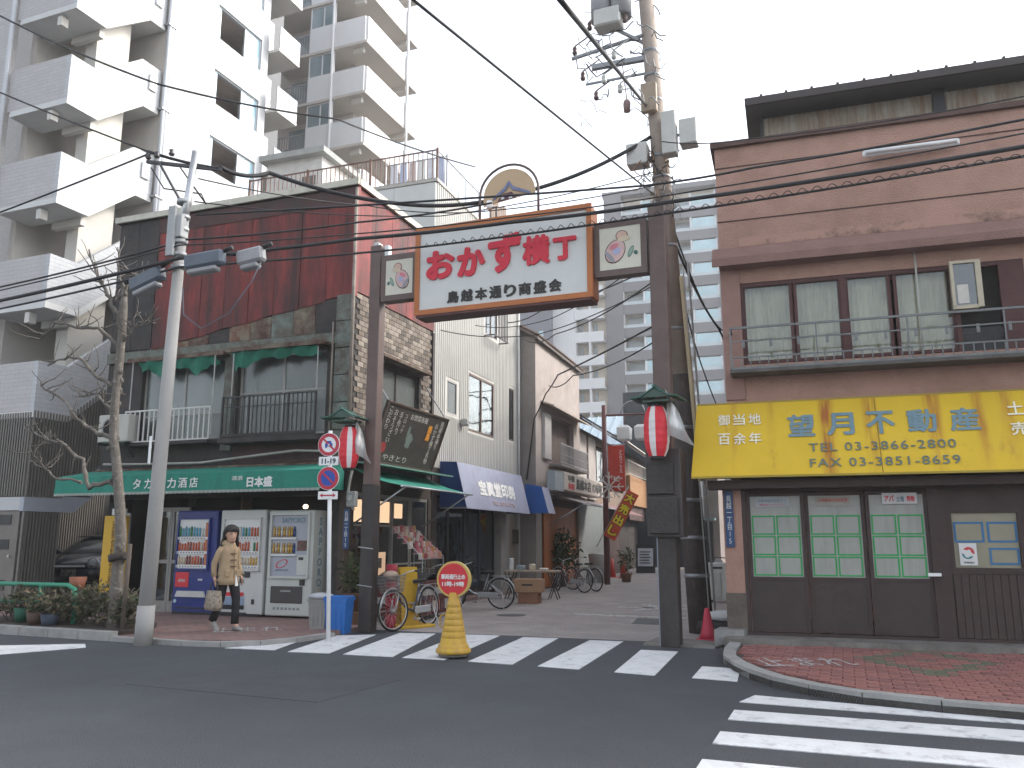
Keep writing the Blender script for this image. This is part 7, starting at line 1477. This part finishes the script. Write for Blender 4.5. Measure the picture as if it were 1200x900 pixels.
# street mirror edge / lamp at the far left
ml = thing('street_lamp', 'black lamp head poking in at the left edge in front of the white tower', 'street lamp', (-13.45,9.2,4.0), 0)
m = MB(); m.smooth = True; m.loft([[(-.3,y,z) for y,z in ((-.12,.0),(.12,0),(.12,.08),(-.12,.08))],[(.15,y,z) for y,z in ((-.15,-.02),(.15,-.02),(.10,.14),(-.10,.14))],[(.42,y,z) for y,z in ((-.05,.02),(.05,.02),(.04,.06),(-.04,.06))]]).build('head', BLACKM, ml); MB().tube([(-.25,0,.05),(-.9,0,.0),(-1.6,0,-.6),(-1.7,0,-4.0)],.04,8).build('arm', BLACKM, ml); MB().box(-.15,.25,-.08,.08,-.035,-.022).build('lens', STEEL, ml)
# ================= THE WOMAN =================
SKIN = M('skin', (.46,.28,.20), .55, .05, 6, 0); HAIR = M('black_hair', (.012,.010,.009), .45, .2, 30, .15); COAT = M('beige_coat', (.34,.25,.155), .9, .08, 6, .04); TROU = M('black_trousers', (.012,.012,.014), .8, .1, 5)
pw2 = thing('person', 'woman with dark shoulder length hair in a beige duffle coat walking past the vending machines', 'person', (-9.16,10.93,.068), 74)
def skinmesh(name, verts, edges, rad, mat, parent, sub=2, root=0):
    me = bpy.data.meshes.new(name); me.from_pydata(verts, edges, []); me.materials.append(mat); o = bpy.data.objects.new(name, me); C.objects.link(o); o.parent = parent
    md = o.modifiers.new('skin', 'SKIN'); sv = me.skin_vertices[0].data
    for i,r in enumerate(rad): sv[i].radius = (r, r) if not isinstance(r, tuple) else r
    sv[root].use_root = True; md.use_smooth_shade = True
    s = o.modifiers.new('sub', 'SUBSURF'); s.levels = sub; s.render_levels = sub; return o
# local: facing -Y, left/right along X. stride: +X-side leg forward, other behind
V = [(0,0,.86),(0,0,1.02),(0,-.005,1.18),(0,0,1.29),(0,-.005,1.35),(0,-.02,1.40),          # 0 pelvis..5 neck/base of skull
     (.085,-.01,.80),(.09,-.12,.47),(.085,-.13,.10),(.085,-.24,.045),                       # 6-9 front leg
     (-.085,.01,.80),(-.09,.02,.46),(-.09,.22,.13),(-.09,.13,.05),                          # 10-13 rear leg
     (.145,0,1.23),(.20,.05,1.02),(.20,-.06,.83),                                           # 14-16 arm (+X) 
     (-.145,0,1.23),(-.205,.08,1.01),(-.20,.06,.82)]                                       # 17-19 arm (-X)
E_ = [(0,1),(1,2),(2,3),(3,4),(4,5),(0,6),(6,7),(7,8),(8,9),(0,10),(10,11),(11,12),(12,13),(3,14),(14,15),(15,16),(3,17),(17,18),(18,19)]
R_ = [.12,.10,.12,.09,.045,.05,.075,.052,.036,.03,.075,.052,.036,.03,.034,.032,.024,.034,.032,.024]
# hands: palm and fingers grow from each wrist
def hand(i, s):
    b = Vector(V[i]); base = len(V); V.append(tuple(b+Vector((0,-.02,-.05)))); R_.append(.024); E_.append((i,base))
    for k,(dx,l) in enumerate([(-.022,.06),(-.008,.07),(.008,.068),(.022,.052)]):
        p = b+Vector((dx*.4,-.035+dx,-.085)); q = p+Vector((0,-.008,-l*.55)); r = q+Vector((-s*.008,.008,-l*.45)); j = len(V); V.extend([tuple(p),tuple(q),tuple(r)]); R_.extend([.0085,.008,.007]); E_.extend([(base,j),(j,j+1),(j+1,j+2)])
    p = b+Vector((0,-.055,-.045)); q = p+Vector((-s*.01,-.02,-.035)); j = len(V); V.extend([tuple(p),tuple(q)]); R_.extend([.009,.008]); E_.extend([(base,j),(j,j+1)])
hand(16,1); hand(19,-1)
body = skinmesh('body', V, E_, R_, SKIN, pw2)
# head with face, turned slightly towards the road
hp_ = bpy.data.objects.new('head', MB().mesh('head', SKIN)); 
m = MB(); m.smooth = True; rings = []
for z,rx,ry,yo in [(-.115,.02,.02,-.045),(-.105,.042,.045,-.035),(-.08,.056,.07,-.02),(-.04,.066,.085,-.008),(0,.073,.093,0),(.04,.076,.095,.003),(.075,.070,.088,.006),(.10,.052,.066,.01),(.115,.02,.03,.012)]:
    r = []
    for i in range(20):
        a = 2*pi*i/20; x = rx*cos(a); y = yo+ry*sin(a)
        if sin(a) < -.95 and -.05 < z < .03: y -= .02 if z < -.01 else .010       # nose
        r.append((x,y,z))
    rings.append(r)
m.loft(rings); ho = m.build('head', SKIN, pw2, loc=(0,-.03,1.475)); ho.rotation_euler = (radians(4),0,radians(-14)); ho.scale = (1.1,1.1,1.08)
for s_ in (-1,1):
    MB().ell((s_*.028,-.086,.005),.013,.006,.006,8,6).build('eye', M('eye_dark', (.02,.015,.012), .3), ho); MB().bar((s_*.014,-.092,.026),(s_*.045,-.084,.027),.005).build('eyebrow', HAIR, ho); MB().ell((s_*.073,.005,-.005),.008,.018,.028,8,6).build('ear', SKIN, ho)
MB().ell((0,-.090,-.062),.022,.006,.007,8,6).build('mouth', M('lips', (.42,.12,.11), .5), ho)
m = MB(); m.smooth = True; rings = []
for z,rx,ry,yo in [(-.235,.09,.05,.06),(-.19,.118,.08,.045),(-.10,.115,.09,.035),(-.04,.102,.09,.03),(.02,.10,.098,.022),(.06,.097,.104,.010),(.095,.080,.092,.008),(.125,.045,.055,.01),(.135,.01,.01,.01)]:
    r = []
    for i in range(24):
        a = 2*pi*i/24; x = rx*cos(a); y = yo+ry*sin(a); 
        if z < .035 and sin(a) < -.25: y = yo+ry*(-.25)+.35*ry*(sin(a)+.25)*-.2; x = x*.98 if abs(cos(a)) > .75 else (1 if x > 0 else -1)*rx*.80
        r.append((x*(1+.05*sin(i*5)+.03*sin(z*60)), y, z+(.03*sin(i*2.3) if z < -.15 else 0)))
    rings.append(r)
m.loft(rings)
hair = m.build('hair', HAIR, ho); hair.scale = (1.14,1.12,1.12)
MB().slab([(-.07,-.094,.045),(.07,-.094,.045),(.06,-.088,.09),(-.06,-.088,.09)], (0,1,0), .02).build('fringe', HAIR, ho)
# coat: body, sleeves, hood, toggles
def ringe(cx, cy, z, rx, ry, n=18, w=0, ph=0): return [(cx+rx*cos(2*pi*i/n)*(1+w*sin(5*2*pi*i/n+ph)), cy+ry*sin(2*pi*i/n)*(1+w*sin(5*2*pi*i/n+ph)), z) for i in range(n)]
m = MB(); m.smooth = True
m.loft([ringe(0,-.01,.70,.175,.165,w=.04),ringe(0,-.01,.78,.17,.155,w=.03),ringe(0,0,.90,.158,.135,w=.02),ringe(0,0,1.04,.145,.118),ringe(0,0,1.17,.155,.118),ringe(0,0,1.26,.150,.098),ringe(0,0,1.32,.10,.08),ringe(0,-.005,1.36,.075,.07)]).build('coat', COAT, pw2, 'beige duffle coat with toggles')
for s_,pts in ((1,[(.12,0,1.275),(.16,.02,1.2),(.205,.05,1.03),(.205,-.01,.93),(.203,-.055,.84)]),(-1,[(-.12,0,1.275),(-.16,.02,1.2),(-.20,.08,1.03),(-.20,.085,.93),(-.20,.065,.83)])):
    MB().tube(pts,[.052,.056,.047,.043,.044],12).build('sleeve', COAT, pw2)
m = MB(); m.smooth = True; m.loft([ringe(0,.03,1.31,.12,.10),ringe(0,.05,1.355,.125,.10),ringe(0,.06,1.39,.10,.075),ringe(0,.06,1.40,.06,.04)]).build('hood', COAT, pw2)
for z in (.98,1.08,1.18): MB().bar((-.05,-.135 if z < 1.15 else -.128,z),(.05,-.135 if z < 1.15 else -.128,z),.016).build('toggle', M('toggle_brown', (.10,.05,.03), .5), pw2)
MB().bar((.012,-.165,.70),(.012,-.12,1.25),.008).build('coat_edge', M('coat_seam', (.22,.15,.09), .9), pw2)
for s_ in (-1,1): MB().cbox(s_*.10-.045,s_*.10+.045,-.155,-.135,.82,.93,.008).build('pocket', COAT, pw2)
MB().slab([(.03,-.172,.68),(.09,-.165,.68),(.05,-.150,.86)], (0,1,0), .01).build('shirt_tail', WHITE, pw2, 'white shirt showing at the coat opening')
for pts,nm in (([(.08,-.01,.84),(.09,-.07,.65),(.092,-.125,.47),(.088,-.13,.28),(.086,-.135,.10)],'a'),([(-.08,.01,.84),(-.088,.01,.65),(-.09,.02,.47),(-.09,.11,.30),(-.09,.205,.15)],'b')):
    MB().tube(pts,[.088,.080,.064,.060,.062],12).build('trouser_leg', TROU, pw2)
SH = M('shoe_grey', (.25,.24,.23), .7, .1, 8)
for x,y,rx_,zz in ((.086,-.19,0,.04),(-.09,.15,38,.075)):
    m = MB(); m.smooth = True; m.loft([[(x+w*cos(a),0+yy,h_*.5+h_*.5*sin(a)) for a in [2*pi*i/10 for i in range(10)]] for yy,w,h_ in ((.10,.02,.06),(.07,.036,.085),(0,.04,.085),(-.08,.044,.06),(-.13,.036,.045),(-.15,.015,.03))]); o = m.build('shoe', SH, pw2, loc=(0,y,zz-.04)); o.rotation_euler = (radians(rx_),0,0)
bg = thing('shoulder_bag', 'patterned grey and tan tote bag hanging at the walking woman\'s side', 'bag', (-9.25,10.745,.02), 78)
BGM = M('bag_pattern', (.30,.25,.19), .85, .3, 12, .1, col2=(.12,.12,.13), cov=.45, csc=9, sharp=.04)
m = MB(); m.smooth = True; m.loft([[(x,y,z) for x,y in ((-.045,-.14),(.045,-.14),(.055,0),(.045,.14),(-.045,.14),(-.055,0))] for z in (.36,)]+[[(x*1.1,y*1.05,z) for x,y in ((-.05,-.15),(.05,-.15),(.06,0),(.05,.15),(-.05,.15),(-.06,0))] for z in (.42,)]+[[(x*.6,y*.9,z) for x,y in ((-.05,-.15),(.05,-.15),(.06,0),(.05,.15),(-.05,.15),(-.06,0))] for z in (.66,)]).build('bag_body', BGM, bg)
MB().tube([(0,-.11,.64),(.0,-.05,.80),(0,0,.84),(0,.05,.80),(0,.11,.64)],.010,6).build('handle', M('strap_dark', (.06,.05,.05), .8), bg)
# ================= HAZE: pale winter air, one closed box round the whole place =================
hz = MB().box(-320,320,-320,420,-1,52).build('haze', None)
hz.data.materials.clear(); hm = bpy.data.materials.new('haze_air'); hm.use_nodes = True; n_ = hm.node_tree; n_.nodes.remove(n_.nodes['Principled BSDF'])
pv = n_.nodes.new('ShaderNodeVolumePrincipled'); pv.inputs['Color'].default_value = (.97,.97,.97,1); pv.inputs['Density'].default_value = .0013; pv.inputs['Anisotropy'].default_value = .3
n_.links.new(pv.outputs[0], n_.nodes['Material Output'].inputs['Volume']); hz.data.materials.append(hm); hz['kind'] = 'stuff'
